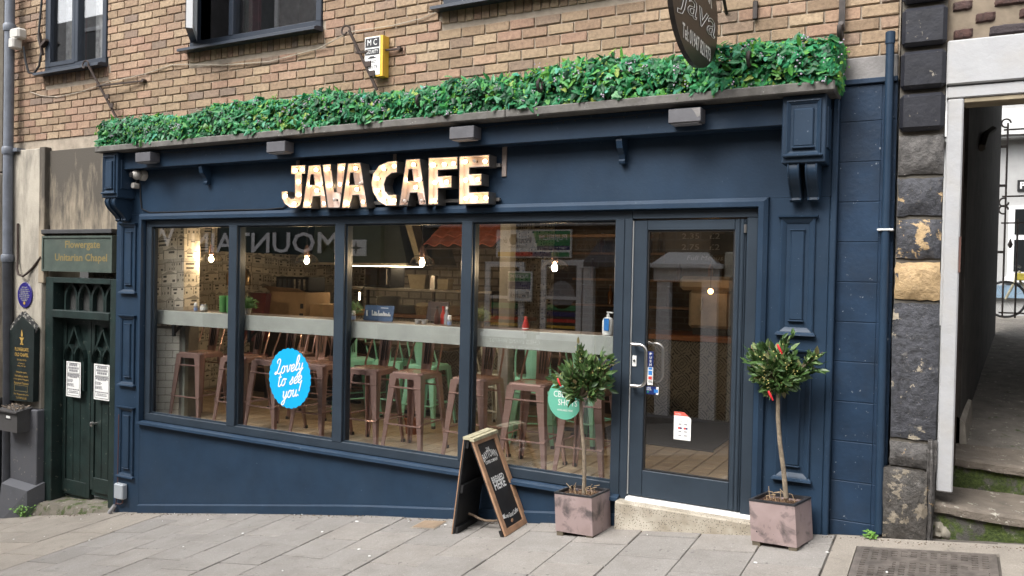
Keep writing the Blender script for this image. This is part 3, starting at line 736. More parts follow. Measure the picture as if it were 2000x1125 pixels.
# door
door = part('door', MB().box(-1.990, -1.890, .012, .062, .012, 1.952, .005).box(-1.285, -1.210, .012, .062, .012, 1.952, .005).box(-1.890, -1.285, .012, .062, .012, .198, .004).box(-1.890, -1.285, .012, .062, 1.882, 1.952, .004), grey, cafe)
q = MB(); q.ring(-1.890, -1.285, .198, 1.882, .010, .024, .05); part('glazing_bead', q, black, door)
part('pane', Bx(-1.895, -1.28, .034, .040, .19, 1.89), glass, door)
part('hinge_stile', MB().lathe((-1.232, .012, .02), [(.012, 0), (.012, 1.93)], 8).lathe((-1.258, .012, .02), [(.008, 0), (.008, 1.93)], 8), grey, door)
part('hinge', MB().lathe((-1.214, .0, 1.86), [(.011, 0), (.011, .055)], 8), steel, door)
def pull(y, x0, xo, z0, z1, r_=.0115):
    pts = []
    def arc(cx, cz, a0, a1, rad=.05):
        return [(cx+rad*math.cos(a), cz+rad*math.sin(a)) for a in np.linspace(a0, a1, 7)]
    p2 = [(x0, z1)]+arc(xo-.05, z1-.05, math.pi/2, 0)+arc(xo-.05, z0+.05, 0, -math.pi/2)+[(x0, z0)]
    return MB().tube([(a, y, b) for a, b in p2], r_, 10)
q = pull(-.055, -1.965, -1.858, .795, 1.085)
for zq in (.795, 1.085): q.tube([(-1.962, .012, zq), (-1.962, -.055, zq)], .0115, 10)
part('handle', q, steel, door)
q = pull(.125, -1.90, -1.795, .815, 1.085)
for zq in (.815, 1.085): q.tube([(-1.90, .062, zq), (-1.90, .125, zq)], .0115, 10)
part('handle', q, steel, door, label='steel pull handle on the inner face, seen through the glass')
lk = part('lock_plate', Bx(-1.978, -1.948, .004, .013, .925, 1.0, b=.002), plain_white, door)
part('key_cylinder', MB().lathe((-1.963, -.002, .965), [(.0085, 0), (.0085, .01)], 10, 'y'), black, lk)
part('weather_strip', Bx(-1.9955, -1.991, .004, .02, .02, 1.95), plain_white, door)
# step
q = MB(); lp = []
for i in range(9):
    xx = -2.045+(.975)*i/8; lp.append([(xx, -.095, gz(xx)-.05), (xx, -.095, -.03), (xx, -.085, -.019), (xx, .1, -.016), (xx, .1, -.1)])
q.loop_loft(lp, True, True); part('door_step', q, terr, cafe)
part('threshold', MB().prism([(-.035, -.017), (-.035, -.006), (-.015, .004), (.08, .008), (.08, -.017)], lambda u, v, d: (d, u, v), -1.995, -1.130), plain_white, cafe)
# ceiling / inner shell of the cafe
FL = .0
inn = MB(); inn.box(-8.5, -.36, .12, 5.2, 2.5, 2.6)
part('interior_ceiling', inn, M('ceiling_paint', (.42, .41, .39), .8), cafe)
q = MB(); q.box(-8.6, -8.5, .35, 5.2, -.02, 2.6); q.box(-8.6, -.9, 5.1, 5.2, -.02, 2.6)
iw = part('interior_wall', q, paper, cafe)
part('interior_wall', MB().box(-1.09, -.70, .102, 5.1, -.02, 2.5), M('interior_pale', (.36, .33, .29), .7), cafe)
NB = [(-7.6, .12), (-7.205, .12), (-6.965, .30), (-6.965, .50), (-7.6, .50)]     # splayed nib beside the first window
pz = lambda u, v, d: (u, v, d)
nib = part('interior_wall', MB().prism(NB, pz, .95, 2.5).box(-8.5, -7.6, .36, .5, -.02, 2.5), paper, cafe)
nib2 = part('tiled_wall', MB().prism(NB, pz, -.02, .95), M('tile_grout', (.16, .15, .13), .9), cafe)
part('corner_post', Bx(-6.968, -6.925, .295, .34, 0, .95), M('post_grey_green', (.20, .21, .18), .5), cafe)
tm = MB().box(.0015, .1335, -.006, .004, .002, .074, .003).mesh('wall_tile', subway); th_ = MB().box(.0015, .065, -.006, .004, .002, .074, .003).mesh('wall_tile', subway)
ang = math.atan2(.18, .24)
for r_ in range(12):
    u = 0.0
    seq = [tm, tm] if r_ % 2 else [th_, tm, th_]
    for me_ in seq:
        o = put('wall_tile', me_, nib2, (-7.205+u*math.cos(ang)-BX[0], .12+u*math.sin(ang)-.0, .012+r_*.0765)); o.rotation_euler = (0, 0, ang); u += .0675 if me_ is th_ else .135
part('interior_upper_wall', Bx(-8.5, -.9, .104, .14, 2.03, 2.5), dark, cafe)
# upper windows
def upper_window(x0, x1, mull, opened):
    z0, z1 = 3.70, 5.2
    q = MB().box(x0, x0+.065, .085, .17, z0+.06, z1, .005).box(x1-.065, x1, .085, .17, z0+.06, z1, .005).box(x0, x1, .085, .17, z0+.0, z0+.075, .005).box(mull-.03, mull+.03, .08, .17, z0+.07, z1, .005)
    f = part('window', q, grey2, cafe)
    part('sill', MB().prism([(.1, z0+.012), (.02, z0+.004), (-.015, z0-.012), (-.017, z0-.036), (.1, z0-.03)], lambda u, v, d: (d, u, v), x0-.06, x1+.015), grey2, f)
    if opened:
        # left casement swung outwards on its left jamb
        a = R(45); hx, hy = x0+.06, .09; L = mull-x0-.08
        ux, uy = math.cos(a), -math.sin(a); nx, ny = -uy, ux
        def cas(t0, t1, za, zb, d0, d1): return MB().hexa([(hx+ux*t+nx*d, hy+uy*t+ny*d, z) for z in (za, zb) for t, d in ((t0, d0), (t1, d0), (t1, d1), (t0, d1))])
        q = MB()
        for t0, t1, za, zb in ((0, .06, z0+.07, z1), (L-.06, L, z0+.07, z1), (.06, L-.06, z0+.07, z0+.135)):
            c_ = cas(t0, t1, za, zb, -.028, .028); q.add(c_.v, c_.f)
        cs_ = part('casement', q, win_white, f)
        c_ = cas(.055, L-.055, z0+.13, z1, -.004, .004); part('pane', c_, glass, cs_) if False else part('pane', c_, glass, f)
        q = cas(0, L, z0+.07, z1, -.034, -.029); q2 = cas(0, L, z0+.066, z0+.07, -.034, .028); q.add(q2.v, q2.f); part('casement_trim', q, grey2, f)
        part('stay', MB().bar((hx+.02, .08, z0+.07), (hx+ux*.3, hy+uy*.3, z0+.07), .012, .006), steel, f)
    else:
        q = MB(); q.ring(x0+.06, mull-.025, z0+.065, z1, .045, .078, .12); part('casement', q, grey2, f)
        part('pane', Bx(x0+.07, mull-.03, .12, .126, z0+.08, z1), glass, f)
    part('pane', Bx(mull+.025, x1-.06, .12, .126, z0+.07, z1), glass, f)
    q = MB().box(x0, x1, 1.6, 1.65, 3.3, 5.4).box(x0-.1, x0, .2, 1.65, 3.3, 5.4).box(x1, x1+.1, .2, 1.65, 3.3, 5.4).box(x0-.1, x1+.1, .34, 1.65, 3.55, 3.6).box(x0-.1, x1+.1, .16, 1.65, 5.3, 5.4)
    part('upper_room', q, M('upper_room_wall', (.06, .058, .06), .8), f)
    return f
fa = upper_window(-9.03, -7.96, -8.465, False); fb = upper_window(-6.67, -4.98, -6.10, True); fc = upper_window(-3.69, -2.0, -2.9, False)
def folds(x0, x1, y, z0, z1, amp=.02):
    n_ = 24; return MB().loop_loft([[(x0+(x1-x0)*i/n_, y+amp*math.sin(i*1.6)+(.01 if k else 0), z) for i in range(n_+1)] for k, z in ((0, z0), (0, z1))], closed=False, smooth=True)
part('curtain', folds(-8.42, -8.12, .28, 3.62, 5.2), curtain, fa); part('curtain', folds(-8.95, -8.75, .28, 3.62, 5.2), curtain, fa)
part('curtain', folds(-8.72, -8.56, .26, 3.62, 5.2), curtain_red, fa); part('curtain', folds(-8.1, -7.98, .26, 3.62, 5.2), curtain_red, fa)
part('curtain', folds(-6.05, -5.9, .26, 3.62, 5.2), curtain_red, fb)

# ------------------------------------------------------------------ cafe floor
cfm = MB().box(-7.55, -.9, .09, .36, -.08, -.012).box(-8.5, -.9, .36, 5.15, -.08, -.012); cfl = struct('cafe_floor', cfm, M('floor_grout', (.045, .032, .022), .9))
tb = MB().box(.004, .150, .004, .150, -.012, 0, .003).mesh('floor_tile', ftile)
cnt = 0
cand = []
for i in range(50):
    for j in range(20):
        xx = -8.45+i*.154; yy = .10+j*.154
        ok, zc = visible_px(xx+.145, yy+.075, 0)
        if xx > -1.4 or (xx < -7.5 and yy < .36): continue
        cand.append(((xx*xx+(yy+5.43)**2)**.5+(0 if visible_px(xx, yy, 0)[0] else 50)+(9 if yy < .3 else 0), xx, yy))
cand.sort(); far = MB()
for i, (_, xx, yy) in enumerate(cand):
    if i < 290: put('floor_tile', tb, cfl, (xx, yy, 0))
    else: far.box(xx+.004, xx+.150, yy+.004, yy+.150, -.012, 0)
o = put('floor_tiling', far.mesh('floor_tiling', ftile), cfl, kind='stuff')

# ------------------------------------------------------------------ letter sign
LET = [
    ('J', [(-5.094, 2.462), (-4.930, 2.459), (-4.928, 2.384), (-4.967, 2.384), (-4.964, 2.161), (-4.980, 2.117), (-5.025, 2.092), (-5.097, 2.096), (-5.163, 2.131), (-5.198, 2.186), (-5.202, 2.241), (-5.129, 2.241), (-5.123, 2.199), (-5.092, 2.174), (-5.059, 2.175), (-5.044, 2.192), (-5.051, 2.385), (-5.093, 2.387)], [],
     [(-5.077, 2.424), (-4.996, 2.428), (-5.035, 2.323), (-5.029, 2.210), (-5.188, 2.205), (-5.086, 2.133)], []),
    ('A', [(-4.891, 2.453), (-4.759, 2.453), (-4.680, 2.089), (-4.747, 2.086), (-4.758, 2.189), (-4.838, 2.186), (-4.854, 2.088), (-4.954, 2.090)], [(-4.865, 2.374), (-4.837, 2.375), (-4.820, 2.287), (-4.879, 2.287)],
     [(-4.841, 2.419), (-4.903, 2.294), (-4.794, 2.293), (-4.828, 2.240), (-4.925, 2.127), (-4.752, 2.128)], []),
    ('V', [(-4.738, 2.453), (-4.647, 2.456), (-4.601, 2.217), (-4.581, 2.217), (-4.574, 2.454), (-4.483, 2.455), (-4.539, 2.084), (-4.670, 2.085)], [],
     [(-4.710, 2.421), (-4.552, 2.420), (-4.681, 2.281), (-4.576, 2.285)], [(-4.628, 2.156)]),
    ('A', [(-4.459, 2.451), (-4.328, 2.450), (-4.249, 2.082), (-4.316, 2.081), (-4.342, 2.186), (-4.405, 2.183), (-4.432, 2.081), (-4.519, 2.081)], [(-4.433, 2.372), (-4.405, 2.371), (-4.385, 2.272), (-4.445, 2.272)],
     [(-4.410, 2.412), (-4.465, 2.288), (-4.392, 2.238), (-4.489, 2.124), (-4.327, 2.129)], [(-4.353, 2.284)]),
    ('C', [(-3.956, 2.448), (-3.953, 2.355), (-4.009, 2.351), (-4.059, 2.319), (-4.081, 2.265), (-4.068, 2.210), (-4.034, 2.177), (-3.955, 2.178), (-3.953, 2.088), (-4.060, 2.090), (-4.141, 2.130), (-4.194, 2.205), (-4.213, 2.279), (-4.197, 2.352), (-4.136, 2.418), (-4.045, 2.447)], [],
     [(-4.115, 2.396), (-4.010, 2.413), (-4.182, 2.319), (-4.174, 2.222), (-4.109, 2.149), (-4.001, 2.135)], []),
    ('A', [(-3.867, 2.453), (-3.734, 2.453), (-3.663, 2.090), (-3.730, 2.089), (-3.754, 2.187), (-3.822, 2.186), (-3.842, 2.089), (-3.927, 2.089)], [(-3.839, 2.375), (-3.808, 2.375), (-3.791, 2.283), (-3.850, 2.281)],
     [(-3.820, 2.415), (-3.870, 2.294), (-3.763, 2.292), (-3.794, 2.234)], [(-3.900, 2.128), (-3.735, 2.125)]),
    ('F', [(-3.650, 2.455), (-3.382, 2.452), (-3.380, 2.357), (-3.558, 2.356), (-3.557, 2.308), (-3.432, 2.310), (-3.430, 2.216), (-3.555, 2.214), (-3.552, 2.089), (-3.645, 2.089)], [],
     [(-3.626, 2.404), (-3.526, 2.404), (-3.441, 2.406), (-3.609, 2.266), (-3.501, 2.265), (-3.611, 2.123)], []),
    ('E', [(-3.366, 2.453), (-3.099, 2.453), (-3.097, 2.363), (-3.272, 2.363), (-3.271, 2.314), (-3.164, 2.314), (-3.162, 2.225), (-3.269, 2.224), (-3.268, 2.175), (-3.097, 2.174), (-3.095, 2.085), (-3.360, 2.085)], [],
     [(-3.334, 2.415), (-3.156, 2.410), (-3.326, 2.273), (-3.219, 2.274), (-3.320, 2.132), (-3.232, 2.132), (-3.142, 2.132)], [(-3.249, 2.417)]),
]
sign = thing('cafe_letter_sign', 'zinc marquee letters reading JAVA CAFE with warm glowing bulbs on the navy fascia', 'shop sign', (-4.15, 0, 2.1))
lg = lambda u, v, d: (u, d, v)
from mathutils.geometry import tessellate_polygon
for ch, out, hole, on, off in LET:
    q = MB()
    loops = [[Vector((a, b, 0)) for a, b in out]]+([[Vector((a, b, 0)) for a, b in hole]] if hole else [])
    allp = [p for l in loops for p in l]
    tris = tessellate_polygon(loops)
    for d in (-.065, -.055): q.add([(p.x, d, p.y) for p in allp], [tuple(t) for t in tris])
    L_ = part('letter', q, letter_face, sign, label='letter '+ch)
    q = MB(); zi = MB(); lit_in = MB()
    for l in [out]+([hole] if hole else []):
        n_ = len(l); area = sum(l[i][0]*l[(i+1) % n_][1]-l[(i+1) % n_][0]*l[i][1] for i in range(n_))
        sg = (1 if area > 0 else -1)*(1 if l is out else -1); inn_ = []
        for i in range(n_):
            a, b, c_ = np.array(l[i-1]), np.array(l[i]), np.array(l[(i+1) % n_])
            e1 = (b-a)/np.linalg.norm(b-a); e2 = (c_-b)/np.linalg.norm(c_-b)
            nn = np.array([-(e1+e2)[1], (e1+e2)[0]])*sg; nn = nn/(np.linalg.norm(nn)+1e-9); k = .004/max(.45, abs(float(np.dot(nn, np.array([-e1[1], e1[0]])*sg))))
            inn_.append(b+nn*k)
        q.loop_loft([[(p[0], d, p[1]) for p in ll] for ll, d in ((l, -.022), (l, -.135), (inn_, -.135))])
        lit_in.loop_loft([[(p[0], d, p[1]) for p in inn_] for d in (-.134, -.064)])
    part('rim', q, letter_rim, L_); part('inner_rim', lit_in, letter_face, L_)
    for a, b in on:
        q = MB().ball((a, -.098, b), .0165, 10, 6, sy=1.15); part('bulb', q, bulb_on, L_)
    for a, b in off:
        q = MB().ball((a, -.098, b), .0165, 10, 6, sy=1.15); part('bulb', q, bulb_off, L_, label='unlit clear bulb')
    for a, b in on+off: part('bulb_socket', MB().lathe((a, -.085, b), [(.010, 0), (.010, .028)], 8, 'y'), black, L_)
for z_ in (2.372, 2.112): part('mounting_rail', Bx(-5.13, -3.06, -.035, -.012, z_, z_+.026), letter_rim, sign)
bare = M('bare_patch', (.33, .27, .24), .8)
for b_ in ((-5.155, -5.12, 2.27, 2.525), (-4.09, -4.06, 2.38, 2.55), (-3.058, -3.02, 2.30, 2.53)): part('backing_strip', Bx(b_[0], b_[1], -.012, .001, b_[2], b_[3], b=.002), bare, sign)
single('sign_cable', MB().tube([(-7.25, -.012, 2.40), (-7.24, -.012, 2.25), (-7.22, -.012, 2.14), (-7.1, -.008, 2.10), (-6.7, -.008, 2.098), (-6, -.008, 2.103), (-5.5, -.008, 2.098), (-5.3, -.01, 2.11), (-5.22, -.012, 2.16)], .006, 6), black, 'thin black cable running along the bottom of the navy fascia to the lit letters', 'cable')

# ------------------------------------------------------------------ fascia lights, cameras, alarm box, irons
FL_LAB = ['grey box floodlight on the navy beam nearest the white cameras', 'grey box floodlight on the navy beam above the letter J', 'grey box floodlight on the navy beam above the end of the lit letters', 'chipped grey box floodlight on the navy beam right of the small scroll bracket']
for i, xc in enumerate((-6.885, -5.155, -3.27, -1.565)):
    t = thing('floodlight', FL_LAB[i], 'floodlight', (xc, -.14, 2.6), 'box floodlights along the beam')
    part('housing', Bx(xc-.108, xc+.108, -.262, -.15, 2.565, 2.655, b=.004), flood_grey, t)
    part('mount', Bx(xc-.05, xc+.05, -.150, -.139, 2.57, 2.65), black, t)
    part('lens', Bx(xc-.09, xc+.09, -.25, -.165, 2.557, 2.565), print_grey, t)
    if i == 3: part('chipped_corner', MB().add([(xc+.045, -.2632, 2.652), (xc+.104, -.2632, 2.652), (xc+.104, -.2632, 2.60), (xc+.085, -.2632, 2.59), (xc+.07, -.2632, 2.62)], [(0, 1, 2, 3, 4)]), stone_cill, t)
t = thing('security_camera', 'white dome security camera in the upper left corner of the navy fascia', 'camera', (-7.22, -.05, 2.48), 'security cameras under the beam')
part('base', MB().lathe((-7.2, -.0, 2.475), [(.055, 0), (.055, -.035), (.045, -.05)], 16, 'y'), cctv_white, t)
q = MB().ball((-7.215, -.075, 2.475), .05, 14, 8); hd = part('dome', q, cctv_white, t)
part('lens', MB().lathe((-7.235, -.118, 2.47), [(.026, 0), (.026, -.012), (.012, -.014)], 14, 'y'), black, hd)
t = thing('security_camera', 'small round white sensor below the dome camera beside the navy console', 'camera', (-7.29, -.05, 2.37), 'security cameras under the beam')
part('body', MB().lathe((-7.29, -.0, 2.372), [(.028, 0), (.030, -.06), (.027, -.068)], 16, 'y'), cctv_white, t)
part('bracket', Bx(-7.302, -7.278, -.03, -.0, 2.395, 2.46), black, t)
# alarm box
ab = thing('alarm_box', 'yellow and white burglar alarm box with black lettering on the tan brick wall', 'alarm box', (-4.32, .1, 3.35))
q = MB().prism([(-4.425, 3.275), (-4.30, 3.19), (-4.235, 3.19), (-4.235, 3.53), (-4.425, 3.53)], lambda u, v, d: (u, d, v), .015, .098); part('casing', q, yellow, ab)
q = MB().prism([(-4.422, 3.282), (-4.31, 3.205), (-4.262, 3.205), (-4.262, 3.527), (-4.422, 3.527)], lambda u, v, d: (u, d, v), .011, .0148); part('face_plate', q, print_white, ab)
AR, AU = (1, 0, 0), (0, 0, 1)
for z_ in ((3.44, 3.515), (3.375, 3.425)): part('print_panel', Bx(-4.415, -4.27, .008, .011, *z_), print_dark, ab)
def line(parent, mat, *a, **k): q_ = MB(); text(q_, *a, **k); return part('lettering', q_, mat, parent)
line(ab, print_white, 'M C', (-4.342, .007, 3.478), AR, AU, .10, .05); line(ab, print_white, 'SECURITY', (-4.342, .007, 3.40), AR, AU, .125, .03)
line(ab, print_dark, '0947', (-4.345, .0095, 3.315), AR, AU, .085, .03); line(ab, print_dark, '603179', (-4.345, .0095, 3.272), AR, AU, .115, .03); q = MB(); q.box(-4.385, -4.305, .0085, .011, 3.345, 3.352); q.box(-4.37, -4.32, .0085, .011, 3.352, 3.362); part('telephone_symbol', q, print_dark, ab)

def scroll_iron(x, z, label, dx, dz, arm, tx=0):
    t = thing('iron_bracket', label, 'iron bracket', (x, .05, z), 'old iron sign brackets on the brickwork')
    top = (x+dx, -.02, z+dz); q = MB().bar((x, .03, z), top, .022, .014, (0, 1, 0)); part('strut', q, rusty, t)
    q = MB(); pts = []
    for i in range(14):
        a = -.3+i*2*math.pi/13*.95; r_ = .045-.0008*i
        pts.append((top[0]-.03+r_*math.cos(a), -.02-.002*i, top[2]-.002+r_*math.sin(a)))
    q.tube(pts, .008, 6); part('scroll', q, rusty, t)
    mx_, mz = x+dx*.62, z+dz*.62
    part('tie', MB().bar((mx_-.03, -.01, mz), (mx_+arm, .085, mz+.015), .02, .014).lathe((mx_+arm, .06, mz+.015), [(.018, 0), (.018, .04)], 8, 'y'), rusty, t)
    for f in (.26, .42): part('lug', MB().box(x+dx*f+.005, x+dx*f+.06, .0, .012, z+dz*f-.02, z+dz*f+.025), rusty, t)
scroll_iron(-7.66, 3.06, 'rusty scrolled iron bracket below the two light window at the left of the brickwork', -.44, .62, .60)
scroll_iron(-4.30, 3.08, 'rusty scrolled iron bracket in front of the yellow alarm box', -.27, .52, .36)
t = thing('iron_bracket', 'dark flat iron strap with a hooked foot on the brickwork right of the ivy', 'iron bracket', (-.66, .05, 3.1), 'old iron sign brackets on the brickwork')
part('strap', MB().box(-.682, -.645, .055, .066, 3.13, 4.2), black_iron, t)
part('hook', MB().tube([(-.664, .04+.0+.045*math.sin(a)-.03, 3.115+.05*math.cos(a)) for a in np.linspace(0, 5.2, 14)], .016, 8), black_iron, t)
part('bolt', MB().ball((-.663, .05, 3.155), .012, 8, 5), black_iron, t)
HK = ['small curled iron hook in the left third of the ivy hedge', 'small curled iron hook in the ivy hedge above the end of the lit letters', 'small curled iron hook in the ivy hedge under the oval hanging sign']
for i, (xc, zc) in enumerate(((-3.66, 2.88), (-2.62, 2.90), (-1.16, 2.93))):
    single('iron_hook', MB().tube([(xc+.0, -.26-.035*math.sin(a), zc+.04*math.cos(a)) for a in np.linspace(0, 5.4, 14)]+[(xc, -.10, zc-.02)], .013, 7), black_iron, HK[i], 'iron hook', 'curled hooks in the ivy', (xc, -.26, zc))
# wires on the brickwork
single('wall_cable', MB().tube([(-9.30, .085, 3.52), (-9.1, .09, 3.46), (-8.8, .09, 3.42), (-8.4, .09, 3.44), (-7.9, .085, 3.50), (-7.3, .085, 3.53), (-6.95, .09, 3.58), (-6.7, .08, 3.56), (-6.2, .085, 3.50), (-5.6, .085, 3.47), (-5.0, .08, 3.52), (-4.6, .02, 3.60), (-4.2, .085, 3.62), (-3.9, .085, 3.64), (-3.7, .09, 3.69)], .0045, 5), M('pale_cable', (.42, .37, .30), .6), 'thin pale cable drooping across the tan brickwork below the windows', 'cable')

# hanging oval sign (edge towards the street, face seen from the right)
t = thing('hanging_sign', 'brown black oval pub sign lettered Java hanging out over the ivy', 'hanging sign', (-1.40, -.65, 3.17))
def oval(n_, a, b): return [(-.65+a*math.cos(2*math.pi*i/n_), 3.17+b*math.sin(2*math.pi*i/n_)) for i in range(n_)]
oo = oval(48, .49, .345)
part('board', MB().prism(oo, lambda u, v, d: (d, u, v), -1.417, -1.387), M('sign_brown_black', (.026, .021, .018), .42, var=.12), t)
R_, U_ = (0, 1, 0), (0, 0, 1)
q = MB(); text(q, 'COFFEE BAR', (-1.3855, -.65, 3.325), R_, U_, .66, .10, arc=.05, bold=.012); part('lettering', q, print_white, t)
q = MB(); text(q, 'Tel: 01947 821973', (-1.3855, -.63, 2.96), R_, U_, .60, .088, bold=.015); part('lettering', q, print_white, t)
q = MB(); text(q, 'Java', (-1.384, -.64, 3.135), R_, U_, .80, .22, outline=.009, shear=.25); part('lettering', q, print_white, t)
part('edge_nail', MB().ball((-1.40, -1.143, 3.20), .009, 6, 4), black_iron, t)
q = MB().tube([(-1.40, .10, 3.72), (-1.40, -1.1, 3.72)], .014, 8).tube([(-1.40, .1, 3.35), (-1.40, -.3, 3.70)], .011, 8).tube([(-1.40, -.9, 3.72), (-1.40, -.9, 3.44)], .006, 6).tube([(-1.40, -.4, 3.72), (-1.40, -.4, 3.44)], .006, 6)
part('hanger', q, black_iron, t)
part('wall_hook', Bx(-1.22, -1.19, .07, .1, 3.28, 3.40, b=.003), black_iron, t)

# ------------------------------------------------------------------ ivy hedge on the ledge
def leaf_ivy(s=1.0):
    o_ = [(0, -.10), (.30, -.22), (.46, .06), (.30, .20), (.22, .62), (0, 1.0), (-.22, .62), (-.30, .20), (-.46, .06), (-.30, -.22)]
    v = [(0, .12, .06)]+[(a, b, -.10*abs(a)-.06*(b > .5)) for a, b in o_]
    return [(a*s, b*s, c*s) for a, b, c in v], [(0, i, i % 10+1) for i in range(1, 11)]
def leaf_long(s=1.0, w_=.16):
    v = [(0, 0, 0), (w_, .3, .03), (w_*.85, .65, .02), (0, 1, -.06), (-w_*.85, .65, .02), (-w_, .3, .03), (0, .35, -.02), (0, .7, -.03)]
    return [(a*s, b*s, c*s) for a, b, c in v], [(0, 1, 6), (1, 2, 7, 6), (2, 3, 7), (0, 6, 5), (6, 7, 4, 5), (7, 3, 4)]
def rot_to(nrm, upd, spin):
    n_ = Vector(nrm).normalized(); u = Vector(upd); u = (u-n_*u.dot(n_)); u = u.normalized() if u.length > 1e-4 else n_.orthogonal().normalized()
    r_ = u.cross(n_); mm = Matrix((r_, u, n_)).transposed(); return mm @ Matrix.Rotation(spin, 3, 'Z')
hedge = thing('ivy_hedge', 'long bright green artificial ivy hedge standing on the grey ledge above the shopfront', 'hedge', (-4.1, -.1, 2.752))
def hedge_pt():
    x_ = rng.uniform(-7.60, -.665); top = 3.015+.028*math.sin(x_*2.1)+.022*math.sin(x_*5.3+1)+(.03 if x_ > -1.45 else 0)
    top += .02*math.sin(x_*17)*math.sin(x_*7.7)
    k = rng.random()
    if k < .62:
        z_ = rng.uniform(2.75, top); y_ = -.235+.03*math.sin(x_*9+z_*13)+rng.uniform(-.02, .05)+max(0, z_-top+.06)*.8; nr = (rng.gauss(0, .5), -1, rng.gauss(.35, .45))
    elif k < .90:
        z_ = top+rng.uniform(-.03, .022); y_ = rng.uniform(-.2, .08); nr = (rng.gauss(0, .5), rng.gauss(-.5, .4), 1)
    else:
        e = rng.random() < .5; x_ = -7.62+rng.uniform(-.02, .04) if e else -.65+rng.uniform(-.04, .02); z_ = rng.uniform(2.75, 3.0); y_ = rng.uniform(-.22, .07); nr = (-1 if e else 1, -.5, .3)
    return (x_, y_, z_), nr
iv, ivf = leaf_ivy(); lv, lvf = leaf_long(); iv2, _ = leaf_ivy()
mass = MB(); rn = []; named = []
lme_ivy = MB().add(iv, ivf).mesh('leaf', ivy_obj); lme_long = MB().add(lv, lvf).mesh('leaf', ivy_obj)
for i in range(9000):
    p, nr = hedge_pt(); long_ = rng.random() < .075
    sz = (rng.uniform(.024, .05) if rng.random() < .4 else rng.uniform(.042, .07)) if not long_ else rng.uniform(.06, .10)
    upd = (rng.gauss(0, .8), -.3, rng.gauss(-.4, .8)) if not long_ else (rng.gauss(0, .8), -.6, rng.gauss(.5, .6))
    mm = rot_to(nr, upd, rng.gauss(0, .4))
    if len(named) < 299 and p[0] > -3.2 and nr[1] == -1 and p[1] < -.23:
        o = put('leaf', lme_long if long_ else lme_ivy, hedge, (p[0]+4.1, p[1]+.1, p[2]-2.752)); o.rotation_euler = mm.to_euler(); o.scale = (sz,)*3; named.append(o)
    else:
        src, fs = (lv, lvf) if long_ else (iv, ivf)
        cl = .5+.5*math.sin(p[0]*3.1+p[2]*4)*math.sin(p[0]*1.3+2); r_ = min(1, max(0, rng.gauss(.38+.3*cl, .22)))
        if long_: r_ = rng.choice([.9, .82, .96, .55, .7])
        elif nr[2] == 1 and rng.random() < .25: r_ = .94
        mass.add([(mm @ Vector(v))*sz+Vector(p) for v in src], fs); rn += [r_]*len(src)
o = part('foliage', mass, ivy_at, hedge, 'stuff'); o.data.attributes.new('rnd', 'FLOAT', 'POINT').data.foreach_set('value', rn)
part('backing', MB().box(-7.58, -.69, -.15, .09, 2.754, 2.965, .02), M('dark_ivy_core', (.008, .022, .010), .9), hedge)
fl = MB(); fl2 = MB()
for i in range(620):
    p, nr = hedge_pt(); b_ = fl if rng.random() < .45 else fl2
    for k in range(rng.randrange(2, 6)):
        b_.ball((p[0]+rng.gauss(0, .012), p[1]-.025+rng.gauss(0, .006), p[2]+rng.gauss(0, .012)), rng.uniform(.004, .0075), 5, 3)
part('flowers', fl, M('pale_lilac_flower', (.42, .36, .45), .7, var=.3), hedge, 'stuff'); part('sprigs', fl2, M('lime_sprig', (.16, .36, .04), .6, var=.4), hedge, 'stuff')

# ------------------------------------------------------------------ chapel on the left
ch = thing('chapel_building', 'sooty cream rendered chapel front with green pointed double doors', 'chapel', (-8.6, 0, -1.1))
cz = lambda x: gz(x)-.1
q = MB().box(-9.0, -7.64, .09, .34, 1.50, 2.83, .004).box(-7.76, -7.62, .1, .5, cz(-7.7), 1.5); part('rendered_wall', q, render_m, ch)
q = MB().box(-9.72, -8.97, .04, .34, -.07, 2.86, .008); q.box(-8.97, -8.90, .09, .45, cz(-8.9), 2.0, .004)
part('pilaster', q, render_pale, ch)
part('pilaster', MB().box(-9.03, -8.93, .035, .30, 1.35, 2.87, .006), render_m, ch)
q = MB().box(-9.60, -8.93, -.02, .34, cz(-9.3), -.07, .008); q.hexa([(-9.42, -.17, cz(-9.4)), (-8.93, -.12, cz(-8.8)), (-8.88, .05, cz(-8.8)), (-9.42, .05, cz(-9.4)), (-9.42, -.12, -.93), (-8.93, -.12, -.95), (-8.88, .05, -.88), (-9.42, .05, -.86)])
part('buttress_base', q, buttress_m, ch)
# doorway
q = MB().box(-8.93, -8.79, .06, .24, cz(-8.8), 1.42, .006).box(-7.80, -7.70, .06, .24, cz(-7.7), 1.42, .006).box(-8.79, -7.80, .06, .24, 1.36, 1.42, .004)
df = part('door_frame', q, green_door, ch)
part('transom', MB().box(-8.79, -7.80, .05, .2, .975, 1.06, .006), green_door, df)
part('transom_panel', MB().box(-8.79, -7.80, .19, .21, 1.055, 1.37), M('dark_tracery_ground', (.04, .042, .04), .7), df)
for i in range(4):
    x0 = -8.70+i*.235; q = MB()
    for s_ in (-1, 1):
        pts = [(x0+.11+s_*.105, .17, 1.06), (x0+.11+s_*.105, .17, 1.19), (x0+.11+s_*.092, .17, 1.25), (x0+.11+s_*.06, .17, 1.305), (x0+.11, .17, 1.352)]
        for a, b in zip(pts[:-1], pts[1:]): q.bar(a, b, .03, .06, (0, 1, 0))
    part('tracery', q, green_door, df)
